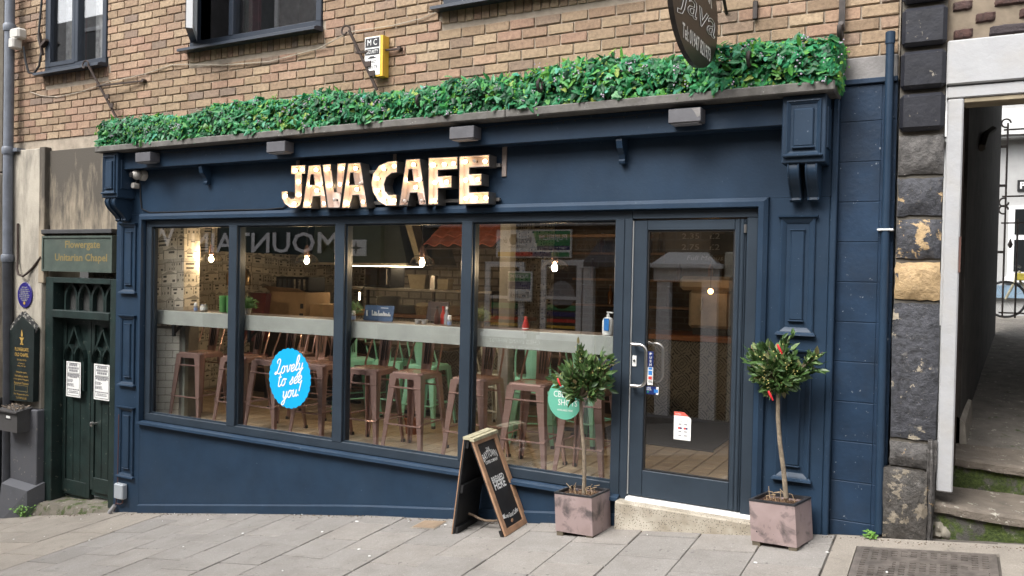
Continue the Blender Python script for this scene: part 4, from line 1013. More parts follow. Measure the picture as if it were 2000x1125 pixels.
for i, (x0, x1) in enumerate(((-8.78, -8.285), (-8.275, -7.81))):
    zb = gz((x0+x1)/2)+.12; lf = part('door_leaf', MB().hexa([(x0, .2, zb+.02*(1-i)), (x1, .2, zb-.03), (x1, .24, zb-.03), (x0, .24, zb+.02*(1-i)), (x0, .2, .974), (x1, .2, .974), (x1, .24, .974), (x0, .24, .974)]), green_door, ch)
    cxm = (x0+x1)/2
    for k in range(3):
        a = x0+.06+k*(x1-x0-.12)/3; part('plank', Bx(a+.004, a+(x1-x0-.12)/3-.004, .19, .2, zb+.12, .72, b=.003), green_door, lf)
    part('rail', MB().box(x0, x0+.055, .178, .2, zb+.06, .972, .003).box(x1-.055, x1, .178, .2, zb+.04, .972, .003).box(x0+.055, x1-.055, .178, .2, zb+.04, zb+.2, .003).box(x0+.055, x1-.055, .178, .2, .91, .972, .003), green_door, lf)
    q = MB(); wd = .17
    def curve(pts, ww=.022):
        for a, b in zip(pts[:-1], pts[1:]): q.bar((a[0], .168, a[1]), (b[0], .168, b[1]), ww, .05, (0, 1, 0))
    for s_ in (-1, 1):
        curve([(cxm+s_*wd, .18), (cxm+s_*wd, .54), (cxm+s_*.145, .62), (cxm+s_*.09, .70), (cxm+s_*.04, .79), (cxm, .885)])
        for c0 in (cxm-wd/2, cxm+wd/2): curve([(c0+s_*wd/2, .50), (c0+s_*wd*.46, .57), (c0+s_*wd*.28, .63), (c0, .675)], .02)
    curve([(cxm, .58), (cxm, .18)], .02)
    part('tracery', q, green_door, lf)
    if i == 1: part('door_knob', MB().lathe((-8.19, .19, -.165), [(.012, 0), (.012, -.03), (.026, -.045), (.024, -.065), (.008, -.072)], 12, 'y'), steel, lf)
def notice(x0, x1, z0, z1, label):
    t = thing('notice_sheet', label, 'notice', ((x0+x1)/2, .16, z0), 'notices on the chapel doors')
    part('sheet', Bx(x0, x1, .137, .139, z0, z1), print_white, t)
    q = MB(); H_ = z1-z0; W_ = x1-x0
    for fz, fw, hh in ((.92, .55, .018), (.875, .6, .018), (.79, .7, .024), (.715, .6, .024), (.62, .8, .009), (.595, .74, .009), (.57, .78, .009), (.545, .5, .009), (.48, .35, .008), (.45, .4, .008), (.42, .33, .008), (.36, .42, .008), (.33, .38, .008), (.30, .45, .008), (.2, .8, .012), (.15, .6, .009), (.11, .7, .009)):
        w_ = W_*fw; xx = x0+W_*.5-w_/2 if fz > .5 or fz < .25 else x0+W_*.1
        nseg = max(2, int(w_/.03)); a = xx
        while a < xx+w_-.008:
            b = min(a+rng.uniform(.012, .035), xx+w_); q.box(a, b, .1355, .137, z0+H_*fz, z0+H_*fz+hh); a = b+.006
    part('print', q, print_grey, t)
    q = MB(); q.ring(x0+W_*.07, x1-W_*.07, z0+H_*.67, z1-H_*.04, .004, .1355, .137); q.ring(x0+W_*.07, x1-W_*.07, z0+H_*.04, z0+H_*.655, .004, .1355, .137); part('border', q, print_dark, t)
notice(-8.65, -8.395, .10, .49, 'white printed notice on the left green chapel door')
notice(-8.165, -7.895, .11, .495, 'white printed notice with a small picture on the right green chapel door')
for i, x0 in enumerate((-8.72, -8.24)):
    pass
q = MB().hexa([(-9.0, -.10, gz(-9)-.05), (-7.66, -.03, gz(-7.66)-.05), (-7.66, .3, gz(-7.66)-.05), (-9.0, .3, gz(-9)-.05), (-8.85, -.03, gz(-8.85)+.13), (-7.68, .0, gz(-7.68)+.015), (-7.68, .3, gz(-7.68)+.06), (-8.85, .3, gz(-8.85)+.15)])
part('door_step', q, mossy('worn_mossy_step', (.20, .18, .145), .12), ch)
# chapel sign
t = thing('chapel_sign', 'faded grey green chapel name board with gold gothic lettering above the green doors', 'sign', (-8.34, .05, 1.5))
part('board', Bx(-8.95, -7.73, .035, .085, 1.485, 1.875, b=.004), green_sign, t); q = MB(); q.ring(-8.95, -7.73, 1.485, 1.875, .022, .024, .035); part('frame', q, green_sign, t)
part('drip_cap', Bx(-8.96, -7.74, .02, .1, 1.90, 1.945, b=.004), M('lead_cap', (.04, .04, .042), .6), t)
line(t, gold_dim, 'Flowergate', (-8.24, .0335, 1.77), AR, AU, .60, .105, bold=.02); line(t, gold_dim, 'Unitarian Chapel', (-8.27, .0335, 1.63), AR, AU, .90, .105, bold=.02)
# plaque
t = thing('blue_plaque', 'small oval blue plaque with pale lettering on the cream pilaster', 'plaque', (-9.27, .04, 1.2))
part('disc', MB().lathe((-9.265, .04, 1.205), [(.135, 0), (.14, -.008), (.135, -.014), (.12, -.014)], 32, 'y', sy=1.05), plaque_blue, t)
q = MB()
for i, (dz, w_) in enumerate(((.085, .10), (.062, .15), (.040, .19), (.018, .17), (-.004, .2), (-.026, .19), (-.048, .15), (-.066, .1))):
    a = -9.265-w_/2
    while a < -9.265+w_/2-.01:
        b = min(a+rng.uniform(.012, .04), -9.265+w_/2); q.box(a, b, .0235, .026, 1.205+dz, 1.205+dz+.010); a = b+.007
part('lettering', q, print_grey, t); part('emblem', MB().lathe((-9.265, .026, 1.115), [(.018, 0), (.018, -.004)], 14, 'y'), gold, t)
# notice board with pointed top
t = thing('chapel_notice_board', 'black pointed chapel board with gold lettering beside the green doors', 'notice board', (-9.22, .0, 0))
pent = [(-9.43, 0.0), (-8.99, .02), (-8.98, .835), (-9.215, .97), (-9.44, .80)]
part('board', MB().prism(pent, lambda u, v, d: (u, d, v), -.03, .035), board_black, t)
q = MB().bar((-9.47, -.01, .785), (-9.213, -.01, .985), .09, .018, (0, 1, 0)).bar((-9.213, -.01, .985), (-8.955, -.01, .825), .09, .018, (0, 1, 0)); part('hood', q, M('flaking_hood', (.03, .03, .03), .6, chips=(.55, (.3, .29, .26), 25)), t)
q = MB(); cx = -9.21; F_ = lambda s_, z_, w_, h_, **k: line(t, gold, s_, (cx, -.032, z_), AR, AU, w_, h_, **k)
F_('FLOWERGATE', .595, .26, .04, bold=.015); F_('OLD CHAPEL', .535, .26, .04, bold=.015); F_('(Founded 1812)', .475, .17, .024); F_('in Flowergate', .435, .13, .02); F_('Whitby YO21 3BA', .405, .16, .02)
F_('Unitarian spirit,', .335, .20, .026); F_('Faith without creeds', .295, .25, .026); F_('in the spirit of Freedom,', .255, .29, .026); F_('Reason and Tolerance', .215, .27, .026)
F_('Rev. Margaret Kirk, MA', .085, .28, .024); F_('Tel 01947 601323', .045, .2, .024)
q.bar((cx, -.032, .655), (cx, -.032, .70), .03, .003, (0, 1, 0)).bar((cx-.03, -.032, .655), (cx+.03, -.032, .655), .012, .003, (0, 1, 0)).prism([(cx-.045, .73), (cx+.045, .73), (cx+.02, .70), (cx-.02, .70)], lambda u, v, d: (u, d, v), -.033, -.0305)
q.prism([(cx-.012, .74), (cx+.014, .74), (cx+.018, .765), (cx, .82), (cx-.018, .768)], lambda u, v, d: (u, d, v), -.033, -.0305)
part('chalice_emblem', q, gold, t)
q = MB(); q.ring(-9.34, -9.09, .12, .19, .004, -.033, -.0305); part('border', q, gold_dim, t)
# letterbox
t = thing('letterbox', 'small grey metal letterbox on the dark painted buttress with litter on its lid', 'letterbox', (-9.2, -.02, -.3))
part('body', MB().prism([(-.16, -.315), (-.16, -.085), (-.13, -.06), (-.02, -.055), (-.02, -.315)], lambda u, v, d: (d, u, v), -9.40, -9.06), box_grey, t)
part('lid', MB().hexa([(-9.42, -.19, -.095), (-9.04, -.19, -.095), (-9.04, -.0, -.06), (-9.42, -.0, -.06), (-9.42, -.19, -.08), (-9.04, -.19, -.08), (-9.04, -.0, -.045), (-9.42, -.0, -.045)]), box_grey, t)
part('name_plate', Bx(-9.265, -9.19, -.163, -.16, -.165, -.14), print_white, t); part('slot', Bx(-9.29, -9.17, -.162, -.16, -.18, -.172), black, t)
db = MB()
for i in range(70): a, b = rng.uniform(-9.40, -9.06), rng.uniform(-.17, -.02); db.bar((a, b, -.07+(b+.19)*.18), (a+rng.gauss(0, .02), b+rng.gauss(0, .02), -.055+(b+.19)*.18), .01, .004)
o = single('litter', db, M('dry_debris', (.2, .16, .12), .9, var=.5, scale=50), 'dry leaves and droppings lying on the grey letterbox lid', 'litter'); o['kind'] = 'stuff'
# drainpipe and wall lamp, iron hook, conduit
t = thing('drainpipe', 'worn grey drainpipe running down the left end of the brick wall', 'drainpipe', (-9.5, -.0, -1.3))
part('pipe', MB().tube([(-9.55, -.01, 5.2), (-9.55, -.01, 2.4), (-9.54, -.01, 1.6)], .052, 14), pipe_grey, t)
part('pipe', MB().tube([(-9.54, -.01, 1.62), (-9.50, -.01, .4), (-9.47, -.02, gz(-9.4)-.1)], .056, 14), M('black_pipe', (.028, .03, .036), .5, var=.3), t)
for z_ in (4.25, 2.85, 1.62): part('collar', MB().lathe((-9.55 if z_ > 2 else -9.54, -.01, z_-.04), [(.062, 0), (.068, .02), (.068, .07), (.060, .085)], 14).box(-9.58, -9.40 if z_ == 2.85 else -9.52, .0, .1, z_-.01, z_+.03), pipe_grey, t)
t = thing('wall_lamp', 'weathered white bulkhead lamp beside the top of the grey drainpipe', 'lamp', (-9.42, .05, 4.1))
part('body', MB().box(-9.48, -9.30, -.06, .05, 4.10, 4.22, .02).box(-9.46, -9.36, -.08, .03, 3.99, 4.11, .015), cctv_white, t)
part('flex', MB().tube([(-9.33, .02, 4.02), (-9.30, .03, 3.85), (-9.24, .03, 3.72), (-9.14, .03, 3.70), (-9.06, .04, 3.78), (-9.04, .05, 3.95), (-9.10, .05, 4.1), (-9.05, .06, 4.6)], .012, 6), black, t)
part('old_bracket', MB().bar((-9.05, .06, 4.0), (-8.95, .06, 4.06), .05, .03).bar((-9.02, .05, 3.9), (-9.08, .05, 4.15), .03, .02), rusty, t)
single('wall_hook', MB().tube([(-9.40, .02, 2.02), (-9.395, .02, 1.6), (-9.37, .0, 1.50), (-9.31, -.02, 1.44), (-9.24, -.01, 1.42), (-9.20, .02, 1.46)]+[(-9.12, .03, 1.52), (-8.98, .035, 1.64)], .013, 7), rusty, 'long rusty iron hook and wire on the cream pilaster above the blue plaque', 'iron hook', org=(-9.3, 0, 1.5))
t = thing('junction_box', 'small pale grey electrical box low on the navy pilaster', 'electrical box', (-7.45, -.03, -.75))
part('body', Bx(-7.53, -7.39, -.065, -.003, -.83, -.675, b=.01), M('box_pale_grey', (.34, .37, .40), .4, var=.05), t)
part('flex', MB().tube([(-7.52, -.02, .03), (-7.525, -.02, -.65), (-7.54, -.02, -.86), (-7.56, -.03, gz(-7.56)+.02)], .006, 6).tube([(-7.43, -.03, -.83), (-7.43, -.03, -.87), (-7.47, -.03, -.89), (-7.53, -.03, -.89)], .007, 6), M('red_brown_flex', (.07, .03, .03), .5), t)
part('duct', MB().tube([(-7.60, -.06, gz(-7.6)+.01), (-7.55, -.03, gz(-7.6)+.09)], .022, 8), M('grey_duct', (.26, .26, .27), .6), t)
# neighbour building far left
nb = thing('neighbour_building', 'red brick house edge with a dark painted ground floor at the far left', 'building', (-11, 0, -1.5))
part('wall', Bx(-16, -9.86, -.02, .3, .62, 6), red_masonry, nb); part('stone_trim', Bx(-9.90, -9.70, -.03, .3, -.2, 2.6, b=.01), render_pale, nb)
part('shop_base', MB().box(-16, -9.68, -.05, .3, -2.6, .0, .01).box(-16, -9.85, -.06, .3, .0, .62, .01), M('black_gloss_paint', (.014, .014, .017), .35, var=.4, chips=(.7, (.2, .2, .19), 20)), nb)
part('quoin', Bx(-9.93, -9.69, .0, .3, 2.62, 5.4, b=.005), M('dark_quoin', (.10, .085, .065), .9), nb)

# ------------------------------------------------------------------ right: stone pillar, white doorway, passage
rb = thing('passage_building', 'old stone fronted house at the right with a white framed passage doorway', 'building', (.3, .1, 0))
pil = part('stone_pillar', Bx(-.318, -.075, .035, .35, -.05, 3.9), M('pillar_joint', (.10, .09, .075), .95, var=.4), rb)
jz = [4.2, 3.72, 3.45, 3.215, 2.955, 2.70, 2.45, 2.195, 1.945, 1.69, 1.44, .60, .43]
mts = [stone_black]*6+[stone_rough, stone_spot, stone_mid, stone_peel, stone_fleck, stone_rough]
def rock(x0, x1, y0, y1, z0, z1, rough, ch_):
    q = MB(); nx, nz = 7, 5; g_ = []
    for j in range(nz+1):
        for i in range(nx+1):
            u, v = i/nx, j/nz; ex = min(u, 1-u, ) * (x1-x0); ez = min(v, 1-v)*(z1-z0); e = min(ex, ez)
            d = min(1, e/ch_); yy = y0+(1-d)*.028*(1 if d < 1 else 0)+(rng.gauss(0, rough) if 0 < i < nx and 0 < j < nz else 0)
            g_.append((x0+(x1-x0)*u+rng.gauss(0, rough*.5), yy, z0+(z1-z0)*v+rng.gauss(0, rough*.5)))
    q.add(g_, [(j*(nx+1)+i, j*(nx+1)+i+1, (j+1)*(nx+1)+i+1, (j+1)*(nx+1)+i) for j in range(nz) for i in range(nx)], True)
    b = [i for i in range(nx+1)]+[(nx+1)*j+nx for j in range(1, nz+1)]+[(nx+1)*nz+i for i in range(nx-1, -1, -1)]+[(nx+1)*j for j in range(nz-1, 0, -1)]
    q.add([g_[i] for i in b]+[(g_[i][0], y1, g_[i][2]) for i in b], [(i, (i+1) % len(b), len(b)+(i+1) % len(b), len(b)+i) for i in range(len(b))]); return q
for k, (zt, zb) in enumerate(zip(jz[:-1], jz[1:])):
    blackish = k < 6; nar = k >= 10
    part('stone', Bx(-.316, -.074, -.016, .05, zb+.014, zt-.014, b=.022) if blackish else rock(-.315+(.0 if not nar else -.005), -.072-(.02 if k == 11 else 0), -.012 if blackish else -.004, .05, zb+.012, zt-.012, .0004 if blackish else .006, .03 if blackish else .045), mts[k], pil)
part('stone', rock(-.345, -.105, -.04, .06, .0, .425, .009, .05), peeled('foot_stone', .34, (.032, .029, .026), (.17, .145, .11), (.20, .19, .18)), pil)
part('rubble_patch', rock(-.115, -.065, -.02, .06, .02, .62, .008, .03), stone_rough, pil)
# white doorway
q = MB().box(-.062, .024, .02, .17, .315, 2.642, .008)
dj = part('white_door_frame', q, white_old, rb)
part('frame_head', MB().box(-.066, 1.2, .018, .17, 2.645, 2.715, .006), white_old, dj); part('lintel', MB().box(-.07, 1.25, .0, .2, 2.722, 2.982, .008), white_old, dj)
part('frame_head_soffit', MB().box(.024, 1.1, .03, .2, 2.615, 2.644, .004), M('bare_timber', (.3, .25, .17), .8), dj)
part('door_frame_far', MB().box(.98, 1.06, .02, .17, .3, 2.642, .006), white_old, dj)
part('inner_jamb', MB().box(.012, .034, .17, .9, .45, 2.62), M('dark_brown_door', (.028, .017, .012), .6, var=.3), rb)
part('latch_keep', Bx(.02, .03, .015, .06, 1.62, 1.83), M('rust_brown', (.09, .04, .03), .7), dj)
bwr = part('brick_wall', MB().box(-.075, 1.6, .07, .3, 2.985, 5.4).box(1.06, 6, .03, .3, -.2, 5.4), M('dark_mortar', (.21, .17, .125), .95, var=.3), rb)
bm = [rock(-.1, .1, 0, .03, -.033, .033, .003, .014).mesh('brick', brick_dark) for _ in range(4)]
for r_ in range(14):
    for c_ in range(8):
        xx = -.02+c_*.232+(.116 if r_ % 2 else 0)+rng.uniform(-.01, .01); sx_ = rng.uniform(.85, 1.08)
        o = put('brick', bm[rng.randrange(4)], bwr, (xx+.03-.3, .05-.1, 3.03+r_*.083)); o.scale = (sx_ if c_ else .55, 1, 1)
# steps
def stepstone(x0, x1, y0, y1, zt, zb, sag=.02, nose=.03):
    n_ = 12; top = MB(); ris = MB(); A, B, C_, D_ = [], [], [], []
    for i in range(n_+1):
        u = i/n_; xx = x0+(x1-x0)*u; z_ = zt-sag*math.sin(math.pi*min(1, u*1.2))+rng.gauss(0, .002)
        A.append((xx, y0-nose+rng.gauss(0, .004), z_-.055)); B.append((xx, y0-nose+rng.gauss(0, .003), z_-.012)); C_.append((xx, y0, z_)); D_.append((xx, y1, z_+.01))
    top.loop_loft([[a, b, c, d] for a, b, c, d in zip(A, B, C_, D_)], True, True, closed=False)
    top.add([A[0], A[-1], D_[-1], D_[0]], [(0, 1, 2, 3)])
    ris.loop_loft([[(a[0], y0+.002+rng.gauss(0, .004), zb), (a[0], y0+rng.gauss(0, .004), (a[2]+zb)/2), (a[0], y0, a[2]+.002), (a[0], y1, a[2]+.002), (a[0], y1, zb)] for a in A], True, True)
    return top, ris
for (x0, x1, y0, y1, zt, zb) in ((-.10, 1.15, .06, .52, .245, -.02), (.022, 1.0, .50, .9, .45, .2)):
    a, b = stepstone(x0, x1, y0, y1, zt, zb); st = part('step', b, step_riser, rb); part('step_tread', a, step_top, st)
part('rubble_patch', rock(-.09, .03, .045, .2, .02, .14, .008, .03), M('pale_stone', (.24, .22, .18), .9), rb)
# passage
q = MB(); lp = [(.9, .46), (2.0, .62), (3.5, .80), (5.2, .97), (6.2, 1.05), (9.5, 1.1)]
q.loop_loft([[(.0, y_, z_), (2.4, y_, z_)] for y_, z_ in lp], closed=False)
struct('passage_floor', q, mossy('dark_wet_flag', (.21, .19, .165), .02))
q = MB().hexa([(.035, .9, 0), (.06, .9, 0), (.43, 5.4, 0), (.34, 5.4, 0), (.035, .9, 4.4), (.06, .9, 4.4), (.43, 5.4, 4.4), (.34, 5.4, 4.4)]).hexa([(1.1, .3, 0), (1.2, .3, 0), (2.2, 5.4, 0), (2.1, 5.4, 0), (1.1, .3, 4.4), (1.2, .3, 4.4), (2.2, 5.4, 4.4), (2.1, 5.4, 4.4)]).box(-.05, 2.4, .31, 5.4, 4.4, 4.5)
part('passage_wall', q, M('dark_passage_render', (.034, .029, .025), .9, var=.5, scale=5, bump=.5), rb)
part('passage_brace', MB().tube([(.16, 1.9, 2.62), (.19, 2.1, 2.75), (.25, 2.4, 2.84)], .03, 6), M('old_timber', (.1, .085, .07), .8), rb)
part('wall_foot', MB().hexa([(.03, .9, .4), (.11, .9, .4), (.16, 1.6, .5), (.06, 1.6, .5), (.03, .9, .66), (.09, .9, .6), (.14, 1.6, .68), (.06, 1.6, .7)]), M('limewash', (.30, .27, .23), .9, var=.3), rb)
# back yard
yh = thing('yard_house', 'white rendered house wall with a dark window seen through the passage', 'house', (1.2, 8.8, 1.1))
part('wall', Bx(-.5, 4, 9, 9.2, .9, 7), M('white_yard_wall', (.34, .34, .335), .8, var=.08), yh)
part('roof_edge', MB().box(-.5, 4, 8.75, 9, 3.75, 3.82).hexa([(-.5, 8.7, 3.82), (4, 8.7, 3.72), (4, 9, 3.72), (-.5, 9, 3.82), (-.5, 8.95, 4.25), (4, 8.95, 4.15), (4, 9, 4.15), (-.5, 9, 4.25)]), M('slate_edge', (.35, .35, .34), .7), yh)
wf = part('window', MB().box(.70, 1.5, 8.95, 9.0, 1.68, 2.75).box(.66, 1.5, 8.9, 9.0, 1.60, 1.68), win_white, yh)
part('pane', Bx(.78, 1.46, 8.94, 8.955, 2.32, 2.70), opp_dark_glass, wf); part('pane', Bx(.78, 1.46, 8.94, 8.955, 1.76, 2.24), opp_dark_glass, wf)
part('blue_board', Bx(.5, 1.6, 8.92, 9.0, 1.36, 1.55), M('pale_blue_board', (.17, .25, .33), .6), yh)
gt_ = thing('iron_gate', 'black scrolled iron gate across the far end of the passage', 'gate', (.8, 6, 1.1))
q = MB()
for i in range(6): q.tube([(.52+i*.13, 6, 1.16), (.52+i*.13, 6, 3.5 if i % 3 == 0 else 2.35)], .011, 6)
for z_ in (1.22, 2.3, 2.62, 3.42): q.bar((.48, 6, z_), (1.35, 6, z_), .018, .018)
part('bars', q, black_iron, gt_)
for z_, s_ in ((3.50, 1), (2.55, -1), (2.46, 1)):
    part('scroll', MB().tube([(.50+.05*math.cos(a)*(1-.1*a/6), 6, z_+s_*.05*math.sin(a)) for a in np.linspace(0, 5.2, 14)], .010, 6), black_iron, gt_)
for z_ in (3.22, 2.75, 1.95): part('hinge', MB().bar((.42, 6, z_), (.52, 6, z_), .03, .03).box(.41, .44, 5.95, 6.05, z_-.07, z_+.07), black_iron, gt_)
for i in range(2): part('finial', MB().lathe((.58+i*.26, 6, 2.0), [(.012, 0), (.028, .04), (.004, .11)], 8), black_iron, gt_)
single('trough_planter', MB().hexa([(.80, 5.95, 1.75), (1.3, 5.95, 1.75), (1.3, 5.8, 1.75), (.80, 5.8, 1.75), (.76, 5.97, 2.05), (1.34, 5.97, 2.05), (1.34, 5.75, 2.05), (.76, 5.75, 2.05)]), black, 'black tapered trough hung on the iron gate', 'planter', org=(1, 5.85, 1.75))
t = thing('yard_sign', 'small black plate with a white letter on the white yard wall', 'sign', (.92, 8.9, 3.0)); part('plate', Bx(.80, 1.5, 8.97, 8.999, 2.98, 3.14), black, t); q = MB(); text(q, 'P', (.87, 8.968, 3.06), AR, AU, .07, .1, bold=.03); part('lettering', q, print_white, t)
bk = thing('bicycle', 'bicycle leaning in the yard behind the iron gate', 'bicycle', (.85, 7.4, 1.1))
for xx in (.62, 1.25):
    q = MB(); q.tube([(xx+.24*math.cos(a), 7.5, 1.36+.24*math.sin(a)) for a in np.linspace(0, 2*math.pi, 25)], .016, 6, cap=False); wl = part('wheel', q, black, bk)
    q = MB()
    for a in np.linspace(0, math.pi, 7)[:-1]: q.bar((xx-.23*math.cos(a), 7.5, 1.36-.23*math.sin(a)), (xx+.23*math.cos(a), 7.5, 1.36+.23*math.sin(a)), .004)
    part('spokes', q, steel, wl)
q = MB()
for a, b in (((.62, 1.36), (.78, 1.75)), ((.78, 1.70), (1.05, 1.70)), ((.78, 1.62), (.93, 1.36)), ((.93, 1.36), (1.07, 1.76)), ((.93, 1.36), (1.25, 1.36)), ((1.05, 1.68), (1.25, 1.36))): q.tube([(a[0], 7.5, a[1]), (b[0], 7.5, b[1])], .016, 6)
part('frame', q, M('bike_olive', (.30, .28, .2), .4), bk); part('saddle', Bx(.99, 1.17, 7.45, 7.55, 1.76, 1.80, b=.01), black, bk); part('handlebar', MB().tube([(.74, 7.3, 1.82), (.78, 7.5, 1.80), (.74, 7.7, 1.82)], .014, 6), black, bk); part('basket', Bx(.72, .86, 7.42, 7.58, 1.62, 1.72, b=.01), M('basket_yellow', (.4, .33, .05), .5), bk)
# blue pipe by the pillar
t = thing('drainpipe', 'slim navy painted pipe beside the black stone pillar', 'drainpipe', (-.375, .0, 0))
part('pipe', MB().tube([(-.378, .0, 3.06), (-.374, .0, 1.5), (-.366, .0, .02)], .024, 12), blue, t); part('collar', MB().lathe((-.378, .0, 3.0), [(.028, 0), (.028, .07), (.02, .075)], 12), blue, t)
part('clip', MB().box(-.42, -.33, -.028, .05, 1.867, 1.879, .002), plain_white, t)
# manhole cover
mh = thing('manhole_cover', 'rusty studded rectangular iron manhole cover in the pavement by the steps', 'manhole cover', (-.1, -.46, 0))
gq = lambda x0, x1, y0, y1, d0, d1: MB().hexa([(x, y, gz(x, y)+d) for d in (d0, d1) for x, y in ((x0, y0), (x1, y0), (x1, y1), (x0, y1))])
iron_m = M('worn_cast_iron', (.165, .145, .13), .55, .35, var=.35, scale=12, bump=.3, dirt=.5, dirts=9, dirtc=(.035, .028, .024))
part('plate', gq(-.435, .215, -.725, -.225, -.02, -.008), M('iron_recess', (.022, .02, .018), .8), mh)
q = MB()
for a in ((-.465, -.44, -.75, -.195), (.22, .245, -.75, -.195), (-.44, .22, -.22, -.195), (-.44, .22, -.75, -.728)):
    c_ = gq(*a, -.02, .002); q.add(c_.v, c_.f)
part('frame', q, iron_m, mh)
q = MB()
ncx, ncy = 13, 14
for i in range(ncx+1):
    xx = -.435+.65*i/ncx; c_ = gq(xx-.009, xx+.009, -.725, -.225, -.01, .0); q.add(c_.v, c_.f)
for j in range(ncy+1):
    yy = -.725+.5*j/ncy; c_ = gq(-.435, .215, yy-.008, yy+.008, -.01, .0); q.add(c_.v, c_.f)
for (a, b, c0, d0) in ((-.28, .12, -.40, -.34), (-.40, -.26, -.50, -.42), (.06, .20, -.56, -.46), (-.14, .02, -.64, -.57)):
    c_ = gq(a, b, c0, d0, -.01, .001); q.add(c_.v, c_.f)
part('studs', q, iron_m, mh)
t = thing('drain_cover', 'small buff ribbed drain cover in the paving left of the chalkboard sign', 'drain cover', (-3.55, -.18, gz(-3.55, -.18)))
part('frame', gq(-3.66, -3.43, -.28, -.085, -.02, .004), slab_tan, t); q = MB()
for i in range(12): c_ = gq(-3.645+i*.0175, -3.635+i*.0175, -.265, -.1, .0, .009); q.add(c_.v, c_.f)
part('ribs', q, M('rusty_buff', (.36, .27, .19), .8, var=.3), t)
# weeds
def weed(x, y, label, n_, s_):
    q = MB()
    for i in range(n_):
        a = rng.uniform(0, 6.28); r_ = rng.random()*s_; h_ = rng.uniform(.02, .09)*s_/.09; c_ = (x+r_*math.cos(a), y+r_*math.sin(a)*.6, gz(x, y)+h_)
        mm = rot_to((rng.gauss(0, .5), rng.gauss(-.5, .4), 1), (math.cos(a), math.sin(a), .2), 0); sz = rng.uniform(.018, .03)
        q.add([(mm @ Vector(v))*sz+Vector(c_) for v in iv2], ivf); q.bar((x+r_*.3*math.cos(a), y, gz(x, y)), c_, .0025)
    t = thing('weed', label, 'weed', (x, y, gz(x, y)), 'weeds at the foot of the walls'); part('leaves', q, weed_green, t, 'stuff')
weed(-.395, -.05, 'small green weed at the foot of the black stone pillar', 26, .045); weed(-9.0, -.12, 'low green weeds beside the chapel step', 90, .16)

# ------------------------------------------------------------------ window stickers
t = thing('window_sticker', 'bright blue scalloped sticker reading Lovely to see you! on the second window', 'sticker', (-5.245, .046, .57))
q = MB(); disc(q, (-5.245, .0495, .575), AR, AU, .245, .265, 112, .035, .0015); part('disc', q, sticker_blue, t)
q = MB(); SR, SU = (1, 0, .13), (-.05, 0, 1)
cursive(q, 'Lovely', (-5.255, .0465, .632), AR, AU, .140, .08, rise=.22); part('lettering', q, print_white, t)
q = MB(); cursive(q, 'to see', (-5.245, .0465, .520), AR, AU, .140, .08, rise=.22); part('lettering', q, print_white, t)
q = MB(); cursive(q, 'you!', (-5.225, .0465, .408), AR, AU, .140, .08, rise=.22); part('lettering', q, print_white, t)
t = thing('window_sticker', 'round sage green sticker reading CBD SHOTS behind the bay tree', 'sticker', (-2.515, .046, .63))
q = MB(); disc(q, (-2.515, .0495, .635), AR, AU, .137, .150, 48, 0, .0015); part('disc', q, sticker_green, t)
for s_, a_, b_, c_, d_ in (('CBD', -2.555, .672, .10, .045), ('SHOTS', -2.49, .612, .155, .045), ('AVAILABLE HERE', -2.51, .555, .125, .014), ('ASK', -2.55, .74, .05, .015)): line(t, print_white, s_, (a_, .0465, b_), AR, AU, c_, d_)
t = thing('payment_sticker', 'white card payment sticker with a red corner low on the door glass', 'sticker', (-1.61, .03, .53))
part('card', MB().prism([(-1.675, .44), (-1.555, .44), (-1.555, .592), (-1.58, .605), (-1.675, .605)], lambda u, v, d: (u, d, v), .0315, .0335), print_white, t)
part('red_band', MB().prism([(-1.675, .605), (-1.57, .605), (-1.605, .632), (-1.675, .632)], lambda u, v, d: (u, d, v), .0315, .0335), pale_red, t)
q = MB(); text(q, 'worldpay', (-1.645, .031, .617), AR, AU, .04, .012); part('lettering', q, print_white, t)
q = MB()
for j, z_ in enumerate((.565, .54, .49, .463)):
    for i, x_ in enumerate((-1.645, -1.605)): q = MB(); q.ring(x_, x_+.027, z_, z_+.016, .002, .031, .0316) if j == 0 else q.box(x_+.003, x_+.024, .031, .0316, z_+.004, z_+.012); part('card_logo', q, print_grey, t)
line(t, print_grey, 'We accept', (-1.62, .031, .59), AR, AU, .05, .007)
for x_ in (-1.645, -1.605): part('card_logo', Bx(x_, x_+.015, .031, .0316, .514, .527), red, t); part('card_logo', Bx(x_+.015, x_+.027, .031, .0316, .514, .527), navy, t)
t = thing('push_sticker', 'navy vertical PUSH sticker with card logos beside the door handle', 'sticker', (-1.852, .03, .92))
part('label', Bx(-1.873, -1.833, .0315, .0335, .925, 1.035), navy, t); part('logo_strip', Bx(-1.873, -1.833, .0315, .0335, .80, .925), print_white, t)
q = MB()
for i, c_ in enumerate('PUSH'): text(q, c_, (-1.853, .031, 1.017-.025*i), AR, AU, .015, .018, bold=.03)
part('lettering', q, print_white, t)
for z0, z1, c_ in ((.87, .90, print_blue), (.907, .922, print_blue), (.838, .86, red), (.818, .822, print_dark), (.826, .83, print_dark)): part('card_logo', Bx(-1.867, -1.840, .031, .0316, z0, z1), c_, t)
t = thing('card_sticker', 'small navy and pale blue card reading LOVE LOCAL under the PUSH sticker', 'sticker', (-1.84, .03, .77))
part('card', Bx(-1.884, -1.808, .0315, .0335, .735, .79), navy, t); part('end_strip', Bx(-1.808, -1.79, .0315, .0335, .735, .79), print_white, t)
line(t, print_white, 'LOVE', (-1.86, .031, .779), AR, AU, .028, .010, bold=.02); line(t, print_white, 'LOCAL', (-1.858, .031, .767), AR, AU, .034, .010, bold=.02); part('heart', MB().ball((-1.867, .032, .75), .008, 8, 5, sy=.15), print_green, t); part('print', MB().box(-1.824, -1.794, .0308, .0316, .748, .772), print_blue, t)
